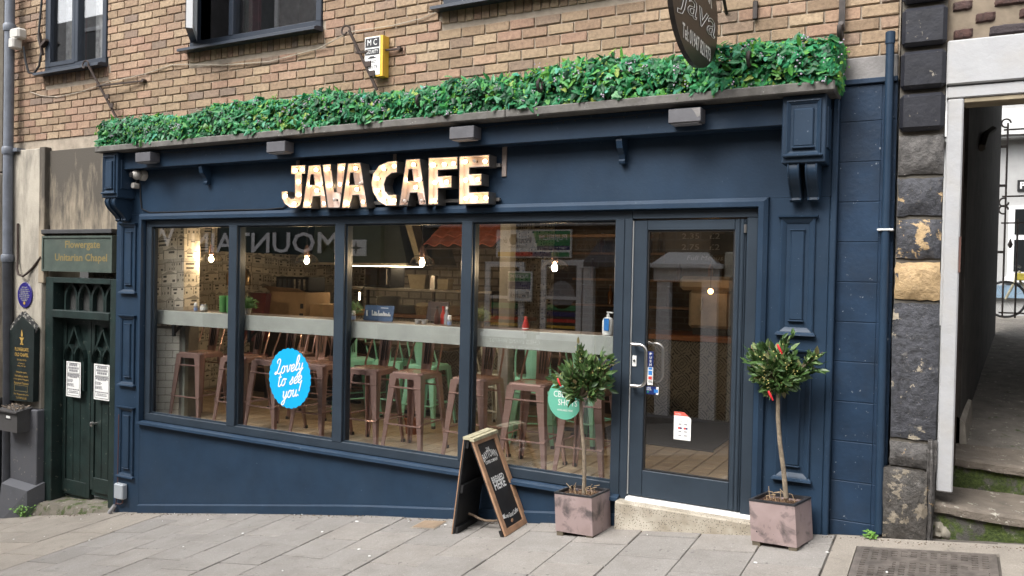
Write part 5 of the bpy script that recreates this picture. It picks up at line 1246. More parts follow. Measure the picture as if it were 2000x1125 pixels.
t = thing('window_poster', 'blue and green printed card low in the fourth window beside the door post', 'poster', (-2.2, .06, .85)); part('card', Bx(-2.27, -2.135, .06, .063, .86, .955), navy, t); part('card', Bx(-2.21, -2.135, .06, .063, .74, .855), print_green, t); q = MB(); text(q, 'OPEN', (-2.20, .0595, .92), AR, AU, .07, .02) if False else None

# ------------------------------------------------------------------ chalkboard A-sign
t = thing('a_board', 'wooden framed black A-board lettered BREWED HERE standing on the pavement', 'sign board', (-3.0, -.19, -.35))
y0, y1 = -.352, -.012
Bf, Tf = np.array([-2.772, 0, -.322]), np.array([-3.068, 0, .332])
un = (Tf-Bf)/np.linalg.norm(Tf-Bf); nf = np.array([un[2], 0, -un[0]]); HB = np.linalg.norm(Tf-Bf)
def bp(y, h, d):  # point on the front board: across, up the slope, out along its normal
    p = Bf+un*h+nf*d; return (p[0], y, p[2]+(.012*(y-y0)/(y1-y0)))
def bbox(ya, yb, ha, hb, da, db): return MB().hexa([bp(y, h, d) for h in (ha, hb) for y, d in ((ya, da), (yb, da), (yb, db), (ya, db))])
part('board', bbox(y0+.004, y1-.004, .0, HB-.005, -.022, -.008), chalk, t)
q = MB(); W_ = .042
for a in ((y0, y0+W_, 0, HB), (y1-W_, y1, 0, HB), (y0+W_, y1-W_, 0, W_), (y0+W_, y1-W_, HB-W_, HB)):
    c_ = bbox(*a, -.010, .006); q.add(c_.v, c_.f)
fr = part('frame', q, wood_pale, t)
part('foot', bbox(y0-.012, y0+.06, -.012, .05, -.035, -.012), black, t)
Bb, Tb = np.array([-3.215, 0, -.385]), np.array([-3.128, 0, .335]); ub = (Tb-Bb)/np.linalg.norm(Tb-Bb); nb_ = np.array([-ub[2], 0, ub[0]]); HB2 = np.linalg.norm(Tb-Bb)
def cp(y, h, d): p = Bb+ub*h+nb_*d; return (p[0], y, p[2]+(.012*(y-y0)/(y1-y0)))
def cbox(ya, yb, ha, hb, da, db): return MB().hexa([cp(y, h, d) for h in (ha, hb) for y, d in ((ya, da), (yb, da), (yb, db), (ya, db))])
part('back_board', cbox(y0, y1, 0, HB2, -.006, .008), chalk, t)
q = cbox(y0, y0+.012, 0, HB2, .0085, .016); part('back_frame', q, wood_pale, t)
for h in (.0, .32, .66): part('batten', cbox(y0+.008, y1-.01, h, h+.06, -.03, -.006), chalk, t)
part('top_rail', MB().hexa([(x, y, z+.012*(y-y0)/(y1-y0)) for z, xs_ in ((.333, (-3.145, -3.085)), (.352, (-3.145, -3.085))) for x, y in ((xs_[0], y0-.005), (xs_[1], y0-.005), (xs_[1], y1+.005), (xs_[0], y1+.005))]), wood_weather, t)
part('top_rail', MB().hexa([(x, y, z+.012*(y-y0)/(y1-y0)) for z, xs_ in ((.326, (-3.083, -3.045)), (.347, (-3.083, -3.05))) for x, y in ((xs_[0], y0-.008), (xs_[1], y0-.008), (xs_[1], y1+.008), (xs_[0], y1+.008))]), wood_weather, t)
part('hinge', MB().bar((-3.12, y0+.05, .33), (-3.10, y0+.05, .27), .03, .02).bar((-3.09, y0+.05, .33), (-3.06, y0+.05, .27), .03, .02), black, t)
ym = (y0+y1)/2
def btxt(q, s_, h, w_, hh, dy=0, **k): line(t, print_white, s_, bp(ym+dy, h, -.0065), (0, 1, 0.03), tuple(un), w_, hh, **k)
q = MB(); btxt(q, 'THE', HB*.865, .05, .022, bold=.02); btxt(q, 'BAYTOWN', HB*.80, .205, .056, bold=.015, arc=.02); btxt(q, 'COFFEE COMPANY', HB*.735, .18, .023, bold=.025)
btxt(q, 'BREWED', HB*.548, .175, .046, bold=.02); btxt(q, 'HERE', HB*.487, .165, .064, bold=.022); btxt(q, 'Love Good Coffee', HB*.17, .20, .034, dy=.015, shear=.3, bold=.02, arc=-.012)
part('hand_mark', bbox(ym-.12, ym-.085, HB*.155, HB*.195, -.007, -.0055), print_white, t)
part('motif', MB().ball(bp(ym-.01, HB*.10, -.006), .017, 8, 6, sx=.3), wood_pale, t)
pts = [cp(y0+.14, .13, -.03)]+[((1-u)*-3.18+u*-2.86, y0+.16-.02*math.sin(u*3.14), -.25-.035*math.sin(math.pi*u)) for u in (.15, .3, .5, .7, .85)]+[bp(y0+.13, .12, -.02)]
part('rope', MB().tube(pts, .009, 7), rope_m, t)

# ------------------------------------------------------------------ planters and bay trees
foot_wood = M('foot_wood', (.12, .1, .07), .9)
def planter(label, cx_, cy_, zb, ht, wx, wy, rz, tilt):
    t = thing('planter', label, 'planter', (cx_, cy_, zb), 'pink zinc cube planters by the door'); t.rotation_euler = (0, -tilt, rz); ORG[t.name] = (0, 0, 0)
    q = MB(); tp = 1.0; a, b = wx/2, wy/2; th = .014
    q.loop_loft([[(-a, -b, z), (a, -b, z), (a, b, z), (-a, b, z)] for z in (.02, ht-.006)], True, False)
    q.loop_loft([[(-a+i, -b+i, z), (a-i, -b+i, z), (a-i, b-i, z), (-a+i, b-i, z)] for i, z in ((th, ht-.006), (th, ht-.06))])
    part('body', q, planter_m, t)
    q = MB().loop_loft([[(-a-.002+i, -b-.002+i, z), (a+.002-i, -b-.002+i, z), (a+.002-i, b+.002-i, z), (-a-.002+i, b+.002-i, z)] for i, z in ((0, ht-.012), (0, ht), (th+.004, ht), (th+.004, ht-.02))]); part('rim', q, planter_edge, t)
    for sx_ in (-1, 1):
        for sy in (-1, 1): part('foot', Bx(sx_*(a-.03)-.025, sx_*(a-.03)+.025, sy*(b-.03)-.025, sy*(b-.03)+.025, -.03, .02), foot_wood, t)
    q = MB(); n_ = 14; g_ = [(-a+.016+(2*a-.032)*i/n_, -b+.016+(2*b-.032)*j/n_, ht-.034+rng.gauss(0, .006)) for j in range(n_+1) for i in range(n_+1)]
    q.add(g_, [(j*(n_+1)+i, j*(n_+1)+i+1, (j+1)*(n_+1)+i+1, (j+1)*(n_+1)+i) for j in range(n_) for i in range(n_)])
    for i in range(90):
        p = Vector((rng.uniform(-a+.03, a-.03), rng.uniform(-b+.03, b-.03), ht-.026+rng.random()*.008)); d = Vector((rng.gauss(0, 1), rng.gauss(0, 1), rng.gauss(0, .3))).normalized()*rng.uniform(.01, .022); q.bar(p, p+d, .008, .004)
    part('soil', q, soil, t)
    q = MB()
    for i in range(9):
        x_, y_ = rng.uniform(-.09, .09), rng.uniform(-.08, .08); q.tube([(x_, y_, ht-.03), (x_+rng.gauss(0, .012), y_, ht+.02), (x_+rng.gauss(0, .03), y_, ht+rng.uniform(.02, .06))], .0018, 4)
    part('dry_stalks', q, M('dry_stalk', (.42, .30, .18), .9), t)
    return t
planter('square pink and black weathered planter left of the café door step', -2.252, -.158, -.252, .292, .298, .262, R(-6.5), R(3.5))
planter('square pink and black weathered planter right of the café door', -.898, -.188, -.082, .278, .292, .250, R(-13), R(4.5))
def bay(label, base, knee, crown, rx, ry, rz_, nleaf, arms, ribs, seed):
    rg = random.Random(seed)
    t = thing('bay_tree', label, 'bay tree', base, 'standard bay trees in the planters')
    b, k, c = Vector(base), Vector(knee), Vector(crown); mid = (b+k)/2+Vector((.012*(1 if seed % 2 else -1), 0, 0))
    pts = [b, b.lerp(mid, .5)+Vector((.004, 0, 0)), mid, mid.lerp(k, .5)+Vector((-.006, 0, 0)), k, k+Vector((-.004, 0, .06))]
    q = MB().tube(pts, [.0155, .0145, .0135, .0125, .012, .010], 9)
    for i in range(7):
        u = rg.random(); p = pts[int(u*4)].lerp(pts[int(u*4)+1], rg.random()); q.ball(p+Vector((rg.uniform(-.008, .008), -.01, 0)), .0055, 6, 4)
    part('trunk', q, bark, t)
    tips = []; q = MB()
    for i in range(82):
        d = Vector((rg.gauss(0, 1), rg.gauss(0, 1), rg.gauss(.25, .8))).normalized(); r_ = rg.uniform(.6, 1.0)
        tip = c+Vector((d.x*rx*r_, d.y*ry*r_, d.z*rz_*r_)); tips.append((tip, d))
    for a in arms: tips += [(Vector(a[0])+Vector((rg.gauss(0, .02), rg.gauss(0, .015), rg.gauss(0, .02))), Vector(a[1]).normalized()) for _ in range(4)]
    for tip, d in tips: q.tube([k+Vector((0, 0, .04)), k.lerp(tip, .5)+Vector((0, 0, .02)), tip], [.004, .003, .0018], 5)
    part('branches', q, bark, t)
    # leaves in whorls up each twig
    L = []
    for tip, d in tips:
        s0 = k.lerp(tip, .35)
        for j in range(nleaf):
            u = rg.uniform(.25, 1.05); p = s0.lerp(tip, u)+Vector((rg.gauss(0, .012), rg.gauss(0, .012), rg.gauss(0, .012)))
            od = (p-(c-Vector((0, 0, rz_*.5)))).normalized()*.75+Vector((rg.gauss(0, .55), rg.gauss(0, .55), rg.gauss(.28, .45)))
            L.append((p, od.normalized(), rg.uniform(.045, .08)))
    L.sort(key=lambda l: (l[0]-Vector(C0)).length)
    me = MB().add(*leaf_long(1, .19)).mesh('leaf', bay_obj); mass_ = MB(); rn_ = []
    lvv, lff = leaf_long(1, .19)
    for i, (p, od, sz) in enumerate(L):
        fn = Vector((rg.gauss(0, .6), rg.gauss(-.4, .6), rg.gauss(.6, .4))); mm = rot_to(fn-od*fn.dot(od), od, 0)
        if i % 2 == 0 and i < 570:
            o = put('leaf', me, t, p-b); o.rotation_euler = mm.to_euler(); o.scale = (sz,)*3
        else: mass_.add([(mm @ Vector(v))*sz+p for v in lvv], lff); rn_ += [rg.random()]*len(lvv)
    o = part('foliage', mass_, bay_at, t, 'stuff'); o.data.attributes.new('rnd', 'FLOAT', 'POINT').data.foreach_set('value', rn_)
    q = MB()
    for i in range(44):
        tip, d = rg.choice(tips); 
        for j in range(4): p = k.lerp(tip, rg.uniform(.7, 1))+Vector((rg.gauss(0, .012), -.012+rg.gauss(0, .012), rg.gauss(0, .012))); q.ball(p, .0042, 6, 4)
    part('berries', q, berry, t, 'stuff')
    for p in ribs: part('ribbon', MB().tube([p, (p[0]+.012, p[1]-.01, p[2]-.02), (p[0]+.03, p[1]-.005, p[2]-.055)], [.006, .008, .004], 6), ribbon_red, t)
bay('bay tree with a round loose crown in front of the CBD SHOTS sticker', (-2.258, -.15, .01), (-2.30, -.145, .66), (-2.275, -.15, .835), .185, .155, .145, 12,
    [((-2.10, -.16, 1.0), (.3, 0, 1)), ((-2.29, -.2, 1.03), (-.1, 0, 1)), ((-2.07, -.16, .93), (.8, 0, .5)), ((-2.47, -.16, .83), (-.9, 0, .2))], [(-2.43, -.26, .83)], 3)
bay('bay tree with a lopsided crown in front of the navy panelled pilaster', (-.885, -.17, .20), (-.95, -.175, .86), (-.965, -.18, 1.0), .165, .14, .135, 11,
    [((-.755, -.2, 1.06), (.7, 0, .6)), ((-.725, -.2, 1.085), (.7, 0, .7)), ((-.80, -.2, 1.01), (.9, 0, .3)), ((-.92, -.2, 1.15), (.1, 0, 1)), ((-1.09, -.2, 1.1), (-.6, 0, .7))], [(-.935, -.31, 1.16), (-.985, -.29, .87)], 8)

# ------------------------------------------------------------------ inside: window bar, stools, furniture
t = thing('window_bar', 'long pale grey fronted counter running behind the shop windows', 'counter', (-4.65, .3, 0))
part('front_board', Bx(-7.20, -2.13, .125, .15, .975, 1.118, b=.003), bar_white, t); part('top', Bx(-7.20, -2.13, .1505, .44, 1.090, 1.119, b=.003), bar_top, t)
for x_ in (-6.9, -5.85, -4.65, -3.37, -2.3): part('bracket', MB().bar((x_, .15, .90), (x_, .40, 1.11), .02, .02, (1, 0, 0)).box(x_-.015, x_+.015, .125, .15, .86, .975), black, t)
def make_stool(name, label, cat, mat, seat_h, group, back=True):
    t = thing(name, label, cat, (0, 0, 0), group); ORG[t.name] = (0, 0, 0); k = seat_h/.69; s_ = .157
    q = MB(); q.loop_loft([[(sx_*r_, sy*r_, z) for sx_, sy in ((-1, -.8), (-.8, -1), (.8, -1), (1, -.8), (1, .8), (.8, 1), (-.8, 1), (-1, .8))] for r_, z in ((s_+.006, seat_h-.055), (s_+.006, seat_h-.012), (s_-.004, seat_h), (s_-.03, seat_h+.001), (s_-.05, seat_h-.004))], False, True)
    part('seat', q, mat, t)
    for sx_ in (-1, 1):
        for sy in (-1, 1):
            def ring(cx, cy, w_, z): 
                a, b = cx, cy; return [(a, b, z), (a-sx_*w_, b, z), (a-sx_*w_, b-sy*.012, z), (a-sx_*.012, b-sy*.012, z), (a-sx_*.012, b-sy*w_, z), (a, b-sy*w_, z)]
            top, bot = s_+.004, .215
            q = MB().loop_loft([ring(sx_*top, sy*top, .075, seat_h-.02), ring(sx_*(top+.006), sy*(top+.006), .068, seat_h-.09), ring(sx_*(bot-.012), sy*(bot-.012), .036, .12), ring(sx_*bot, sy*bot, .03, .0)], True, True)
            lg_ = part('leg', q, mat, t)
            part('foot_cap', MB().box(sx_*bot-.017-sx_*.012, sx_*bot+.017-sx_*.012, sy*bot-.017-sy*.012, sy*bot+.017-sy*.012, -.001, .028, .004), black, lg_)
    q = MB(); zf = .24*k; e = .195
    for a, b in (((-e, -e, zf), (e, -e, zf)), ((-e, e, zf), (e, e, zf)), ((-e, -e, zf+.02), (-e, e, zf+.02)), ((e, -e, zf+.02), (e, e, zf+.02)), ((-.17, -.17, seat_h-.13), (.17, -.17, seat_h-.13)), ((-.17, .17, seat_h-.13), (.17, .17, seat_h-.13))): q.tube([a, b], .0075, 6)
    part('rungs', q, mat, t)
    if back:
        q = MB()
        for sx_ in (-1, 1): q.tube([(sx_*.158, .09, seat_h-.03), (sx_*.162, .10, seat_h+.03), (sx_*.152, .17, seat_h+.2), (sx_*.135, .20, seat_h+.30), (sx_*.08, .212, seat_h+.345), (0, .215, seat_h+.355)], .009, 7)
        part('back_rail', q, mat, t)
        q = MB(); n_ = 6
        lp = [[(-w_+2*w_*i/n_, y_+.006*math.cos(3.14*(i/n_-.5)*2), z_) for i in range(n_+1)]+[(w_-2*w_*i/n_, y_+.010+.006*math.cos(3.14*(i/n_-.5)*2), z_) for i in range(n_+1)] for w_, y_, z_ in ((.052, .15, seat_h-.002), (.055, .165, seat_h+.06), (.066, .19, seat_h+.22), (.07, .205, seat_h+.345))]
        q.loop_loft(lp, True, True); bkp = part('backrest', q, mat, t)
        q = MB()
        for i in (-1, 0, 1): q.bar((i*.022, .1495+.0, seat_h+.05), (i*.026, .19, seat_h+.27), .006, .012, (0, 1, 0))
        part('slot', q, black, bkp)
    return t
def dup(root, loc, rz, label, sx=1):
    r_ = root.copy(); COL.objects.link(r_); r_.location = loc; r_.rotation_euler = (0, 0, rz); r_['label'] = label; ORG[r_.name] = (0, 0, 0)
    for c_ in list(root.children):
        d = c_.copy(); COL.objects.link(d); d.parent = r_
        for e in list(c_.children): f = e.copy(); COL.objects.link(f); f.parent = d
    return r_
SL = ['copper bar stool nearest the white tiled wall at the far left', 'copper bar stool behind the first window mullion from the left', 'copper bar stool half hidden left of the blue sticker', 'copper bar stool just right of the blue sticker', 'copper bar stool in the left half of the third window', 'copper bar stool in the middle of the third window', 'copper bar stool behind the mullion above the A-board', 'copper bar stool left of the round green sticker', 'copper bar stool behind the left bay tree trunk']
st0 = make_stool('bar_stool', SL[0], 'bar stool', copper, .69, 'copper bar stools at the window counter')
for i, x_ in enumerate((-6.85, -6.21, -5.78, -5.20, -4.60, -4.125, -3.50, -2.965, -2.475)):
    lc = (x_, .425, .001); rz = R(rng.uniform(-3, 3))
    if i == 0: st0.location = lc; st0.rotation_euler = (0, 0, rz)
    else: dup(st0, lc, rz, SL[i])
GL = ['mint green metal chair at the left of the third window behind the stools', 'mint green metal chair turned with its back to the window in the third pane', 'mint green metal chair further back in the third window', 'mint green metal chair behind the stool at the A-board mullion', 'mint green metal chair behind the CBD SHOTS sticker']
gc0 = make_stool('cafe_chair', GL[0], 'chair', mint, .62, 'mint green chairs inside')
for i, (x_, y_, a) in enumerate(((-5.62, 1.45, 60), (-4.72, 1.5, 180), (-5.25, 1.62, 185), (-3.38, 1.25, 200), (-2.95, 1.55, 165))):
    if i == 0: gc0.location = (x_, y_, 0); gc0.rotation_euler = (0, 0, R(a))
    else: dup(gc0, (x_, y_, 0), R(a), GL[i])
wc = make_stool('cafe_chair', 'cream metal chair with its back to the window in the third pane', 'chair', cream_metal, .56, 'cream chairs inside'); wc.location = (-4.05, 1.75, 0); wc.rotation_euler = (0, 0, R(170))
def dup_mat(root, mat, loc, rz, label, group):
    r_ = dup(root, loc, rz, label); r_['group'] = group
    for c_ in r_.children:
        for d in (c_,)+tuple(c_.children): d.data = d.data.copy(); d.data.materials[0] = mat if d.data.materials[0] != black else black
    return r_
for i, (x_, y_, a) in enumerate(((-6.55, 1.5, 10), (-6.0, 1.75, 175), (-5.95, 1.15, 20))):
    dup_mat(gc0, copper, (x_, y_, 0), R(a), ['copper metal chair in the dark behind the second window', 'copper metal chair with its back to the street behind the blue sticker', 'copper metal chair by the left edge of the blue sticker'][i], 'copper dining chairs inside')
def table(label, x_, y_, w_, d_, h_):
    t = thing('cafe_table', label, 'table', (x_, y_, 0), 'dark café tables'); part('top', Bx(x_-w_/2, x_+w_/2, y_-d_/2, y_+d_/2, h_-.03, h_, b=.004), bar_top, t)
    part('column', MB().lathe((x_, y_, .02), [(.03, 0), (.03, h_-.05)], 10), black, t); part('base', MB().box(x_-.25, x_+.25, y_-.03, y_+.03, 0, .03, .006).box(x_-.03, x_+.03, y_-.25, y_+.25, 0, .03, .006), black, t); return t
table('dark wooden café table among the mint chairs', -5.1, 1.9, 1.1, .6, .78); table('dark wooden café table behind the second window', -6.35, 2.1, 1.0, .6, .78); table('dark wooden café table right of the white chair', -3.2, 2.0, .9, .6, .78)

# pendants
PLB = ['lit glass pendant lamp in the first window from the left', 'lit glass pendant lamp in the second window above the blue sticker', 'lit glass pendant lamp in the third window in front of the kitchen', 'lit glass pendant lamp in the fourth window beside the reflected shop signs']
for i, (x_, zb) in enumerate(((-6.91, 1.64), (-5.575, 1.635), (-4.205, 1.63), (-2.885, 1.605))):
    y_ = .6; t = thing('pendant_lamp', PLB[i], 'pendant lamp', (x_, y_, zb), 'glass pendant lamps over the window counter')
    part('cord', MB().tube([(x_, y_, 2.5), (x_, y_, zb+.16)], .004, 6), black, t)
    part('ceiling_rose', MB().lathe((x_, y_, 2.46), [(.02, -.05), (.05, .0), (.05, .04)], 12), copper, t)
    part('lamp_holder', MB().lathe((x_, y_, zb), [(.018, .052), (.026, .06), (.026, .10), (.02, .105), (.02, .14), (.01, .165)], 12).tube([(x_-.028, y_, zb+.06), (x_-.03, y_, zb+.13), (x_-.012, y_, zb+.16), (x_+.012, y_, zb+.16), (x_+.03, y_, zb+.13), (x_+.028, y_, zb+.06)], .003, 5), copper, t)
    part('shade', MB().lathe((x_, y_, zb), [(.115, -.01), (.112, .02), (.095, .05), (.06, .075), (.03, .085)], 24).lathe((x_, y_, zb), [(.112, -.01), (.109, .02), (.092, .048), (.058, .072), (.03, .081)], 24), shade_glass, t)
    part('bulb', MB().ball((x_, y_, zb+.012), .024, 12, 8, sz=1.25), pend_on, t)
# things on the counter
def pot(label, x_, y_, z_, n_, h_, mat, rr_):
    t = thing('potted_plant', label, 'potted plant', (x_, y_, z_), 'small potted plants on the counter'); part('pot', MB().lathe((x_, y_, z_), [(.032, 0), (.042, .05), (.045, .055)], 14), M('pot_grey', (.3, .29, .27), .7), t)
    q = MB()
    for i in range(n_):
        a = rng.uniform(0, 6.28); e = rng.uniform(.2, 1.45); L_ = h_*rng.uniform(.55, 1); d = Vector((math.cos(a)*math.cos(e)*rr_, math.sin(a)*math.cos(e)*rr_, math.sin(e))); p = Vector((x_, y_, z_+.045)); c_ = p+d*L_
        q.bar(p, c_, .002); mm = rot_to((rng.gauss(0, 1), -1, rng.gauss(.5, .5)), d, 0)
        for j in range(3): s__ = rng.uniform(.014, .022); o__ = Vector((rng.gauss(0, .012), rng.gauss(0, .012), rng.gauss(0, .012))); q.add([(mm @ Vector(v))*s__+c_+o__ for v in leaf_long(1, .22)[0]], leaf_long(1, .22)[1])
    part('foliage', q, mat, t, 'stuff')
pot('feathery green herb in the second window above the bar', -5.99, .24, 1.12, 150, .11, plant_green, 1.0)
pot('bushy green herb at the left of the third window', -4.72, .24, 1.12, 150, .115, M('herb_bright', (.09, .17, .05), .6, var=.5, scale=60), 1.1)
pot('pale green succulent at the left of the fourth window', -3.385, .24, 1.12, 150, .10, M('herb_pale', (.17, .20, .07), .6, var=.4, scale=60), 1.15)
def bottle(name, label, x_, y_, prof, mat, lid=None, band=None, cat='bottle', z_=1.12, group=None):
    t = thing(name, label, cat, (x_, y_, z_), group); part('body', MB().lathe((x_, y_, z_), prof, 16), mat, t)
    if lid: part('lid', MB().lathe((x_, y_, z_), lid[0], 14), lid[1], t)
    if band: part('label_band', MB().lathe((x_, y_, z_), band[0], 16), band[1], t)
    return t
salt = lambda lb, x_: bottle('salt_shaker', lb, x_, .22, [(.019, 0), (.019, .045), (.015, .055)], print_grey, ([(.017, .052), (.018, .06), (.016, .082), (.008, .085)], print_white), ([(.0195, .008), (.0195, .036)], M('pale_blue_label', (.22, .3, .5), .5)), 'salt shaker', group='salt shakers on the bar')
salt('white topped salt shaker beside the jar in the first window', -6.685); salt('white topped salt shaker left of the blue menu card', -4.665); salt('white topped salt shaker near the right end of the third window', -3.655)
bottle('jar', 'round pale jar on the bar in the first window', -6.59, .24, [(.03, 0), (.038, .01), (.038, .05), (.03, .062)], M('pale_jar', (.5, .45, .38), .4), ([(.031, .062), (.031, .072)], print_grey), ([(.0385, .018), (.0385, .044)], print_white), 'jar')
for i, x_ in enumerate((-6.385, -6.285)): bottle('tumbler', ['left tall green tumbler at the right of the first window', 'right tall green tumbler beside the first mullion'][i], x_, .30, [(.036, 0), (.04, .165), (.037, .165), (.034, .01)], green_plastic, cat='tumbler', group='green tumblers on the bar')
bottle('sauce_bottle', 'red ketchup bottle on the bar in the fourth window', -2.955, .24, [(.028, 0), (.028, .03), (.012, .085), (.011, .09)], wine_red, ([(.012, .088), (.011, .105)], pale_red), ([(.0285, .008), (.027, .03)], print_white), 'sauce bottle')
sb = bottle('hand_sanitiser', 'white pump bottle of hand sanitiser at the right end of the bar', -2.245, .2, [(.040, 0), (.042, .01), (.042, .105), (.032, .125), (.014, .132)], print_white, ([(.012, .13), (.012, .15), (.006, .152), (.006, .165), (.012, .166), (.012, .174)], print_white), None, 'hand sanitiser')
part('nozzle', MB().bar((-2.245, .2, 1.12+.17), (-2.20, .18, 1.12+.166), .009, .008), print_white, sb); part('label_band', Bx(-2.262, -2.222, .155, .16, 1.155, 1.245), print_blue, sb)
mc = thing('menu_card', 'navy menu card with white town skyline print standing on the bar in the third window', 'menu card', (-4.42, .3, 1.12)); part('card', MB().hexa([(-4.62, .30, 1.12), (-4.30, .30, 1.12), (-4.30, .306, 1.12), (-4.62, .306, 1.12), (-4.62, .33, 1.255), (-4.30, .33, 1.255), (-4.30, .336, 1.255), (-4.62, .336, 1.255)]), M('menu_navy', (.05, .09, .17), .5), mc)
q = MB(); x_ = -4.53
while x_ < -4.32: h_ = rng.uniform(.012, .05); q.box(x_, x_+.009, .309-.004+h_*.13-.006, .309+.0, 1.165, 1.165+h_); x_ += .014
q.box(-4.59, -4.575, .302, .308, 1.16, 1.21); q.box(-4.44, -4.36, .318, .322, 1.232, 1.238); part('skyline_print', q, print_white, mc)
mb2 = thing('menu_board', 'small dark menu board standing on the counter behind the bar', 'menu board', (-3.95, .6, 1.14)); part('board', MB().hexa([(-4.12, .55, 1.13), (-3.90, .55, 1.13), (-3.90, .56, 1.13), (-4.12, .56, 1.13), (-4.12, .59, 1.30), (-3.90, .59, 1.30), (-3.90, .60, 1.30), (-4.12, .60, 1.30)]), M('menu_dark', (.03, .016, .012), .4), mb2); part('stand', Bx(-4.03, -3.99, .5, .65, .98, 1.13), black, mb2)
for i, (lb, x_, m_) in enumerate((('dark brown sauce bottle right of the small menu board', -3.86, sauce_dark), ('red sauce bottle behind the small menu board', -3.83, wine_red), ('pale sauce bottle left of the salt shaker', -3.76, print_grey))):
    bottle('sauce_bottle', lb, x_, .34+.05*(i == 1), [(.024, 0), (.024, .075), (.010, .11), (.010, .13)], m_, ([(.011, .128), (.011, .15)], [black, wine_red, print_white][i]), None, 'sauce bottle', group='sauces on the bar')
for i, x_ in enumerate((-4.0, -3.93)): bottle('ramekin', ['left small white ramekin on the bar in the third window', 'right small white ramekin on the bar in the third window'][i], x_, .26, [(.022, 0), (.03, .035), (.028, .035), (.02, .005)], M('ramekin_white', (.45, .43, .4), .4), cat='ramekin', group='ramekins on the bar')

# kitchen at the back
kt = thing('kitchen_hood', 'dark green black extractor hood over the café kitchen', 'extractor hood', (-6.4, 2.9, 1.65))
part('canopy', MB().hexa([(-7.25, 2.5, 1.66), (-5.75, 2.5, 1.66), (-5.75, 3.6, 1.66), (-7.25, 3.6, 1.66), (-7.25, 2.6, 2.49), (-6.05, 2.6, 2.49), (-6.05, 3.6, 2.49), (-7.25, 3.6, 2.49)]), hood_m, kt); part('lip', Bx(-7.27, -5.73, 2.48, 3.6, 1.63, 1.66), M('hood_lip', (.35, .33, .28), .35, .8), kt)
q = MB().hexa([(-5.70, 2.62, 1.66), (-5.62, 2.62, 1.66), (-5.62, 2.8, 1.66), (-5.70, 2.8, 1.66), (-6.0, 2.62, 2.49), (-5.9, 2.62, 2.49), (-5.9, 2.8, 2.49), (-6.0, 2.8, 2.49)]); part('side_flashing', q, M('warm_steel', (.32, .28, .2), .4, .6), kt)
t = thing('strip_light', 'warm strip light under the kitchen hood', 'strip light', (-6.1, 3.2, 1.58)); part('lens', Bx(-6.9, -5.8, 2.75, 2.9, 1.622, 1.6295), emis('kitchen_strip', (1, .78, .5), 9), t)
t = thing('heat_lamp', 'small bright vertical lamp over the kitchen counter', 'lamp', (-6.42, 2.55, 1.2)); part('tube', MB().tube([(-6.46, 2.5, 1.20), (-6.46, 2.5, 1.30)], .011, 8), warm_lamp, t); part('stem', MB().tube([(-6.46, 2.52, 1.30), (-6.40, 2.55, 1.40)], .006, 6), black, t)
t = thing('kitchen_shelf', 'dark serving shelf above the kitchen counter', 'shelf', (-5.7, 2.7, 1.33)); part('board', Bx(-6.65, -4.6, 2.55, 2.9, 1.33, 1.36), M('shelf_steel', (.2, .19, .17), .35, .7), t)
for x_ in (-6.5, -5.5, -4.7): part('post', Bx(x_-.015, x_+.015, 2.7, 2.73, 1.06, 1.33), black, t)
t = thing('kitchen_counter', 'wood topped kitchen counter faced with patterned tiles', 'counter', (-5.6, 2.8, 0)); part('top', Bx(-7.0, -4.3, 2.35, 3.1, 1.02, 1.06, b=.004), wood_mid, t); part('front', Bx(-6.95, -4.35, 2.40, 3.05, 0, 1.02), tile_pat, t)
part('wall_cladding', Bx(-7.3, -5.0, 3.62, 3.7, 0, 2.5), masonry('cream_glazed_brick', (.26, .24, .20), (.21, .19, .16), (.1, .09, .075), .2, .1), t)
ov = thing('microwave', 'black microwave oven on the serving shelf', 'microwave', (-6.25, 2.7, 1.36)); part('body', Bx(-6.45, -6.05, 2.58, 2.88, 1.365, 1.62, b=.01), black, ov); part('handle', Bx(-6.10, -6.085, 2.56, 2.58, 1.40, 1.59), steel, ov); part('door', Bx(-6.43, -6.13, 2.572, 2.58, 1.385, 1.60), M('oven_glass', (.02, .02, .02), .15), ov)
def tub(label, x_, y_, z_, w_, h_, m_, group='kitchen tubs'):
    t = thing('tub', label, 'tub', (x_, y_, z_), group); part('body', MB().hexa([(x_-w_*.4, y_-w_*.3, z_), (x_+w_*.4, y_-w_*.3, z_), (x_+w_*.4, y_+w_*.3, z_), (x_-w_*.4, y_+w_*.3, z_), (x_-w_*.5, y_-w_*.36, z_+h_), (x_+w_*.5, y_-w_*.36, z_+h_), (x_+w_*.5, y_+w_*.36, z_+h_), (x_-w_*.5, y_+w_*.36, z_+h_)]), m_, t); part('rim', Bx(x_-w_*.52, x_+w_*.52, y_-w_*.38, y_+w_*.38, z_+h_, z_+h_+.012), m_, t)
tub('cream tub with brown paper on the serving shelf', -5.68, 2.7, 1.36, .26, .16, M('cream_tub', (.46, .40, .28), .6)); tub('small cream tub on the serving shelf', -5.33, 2.7, 1.36, .16, .11, M('cream_tub2', (.46, .40, .28), .6)); tub('grey metal tub on the serving shelf', -5.50, 2.7, 1.36, .09, .15, steel)
def stack(label, x_, y_, n_, r_):
    t = thing('plate_stack', label, 'plates', (x_, y_, 1.06), 'stacked plates on the kitchen counter')
    for i in range(n_): part('plate', MB().lathe((x_+rng.gauss(0, .004), y_, 1.062+i*.014), [(r_*.6, 0), (r_, .010), (r_, .0125), (r_*.6, .005)], 20), plate_m, t)
stack('tall stack of grey plates on the kitchen counter', -6.05, 2.55, 14, .15); stack('low stack of grey bowls and plates on the kitchen counter', -5.78, 2.6, 7, .13); stack('stack of pale plates at the right of the kitchen counter', -5.2, 2.6, 8, .14)
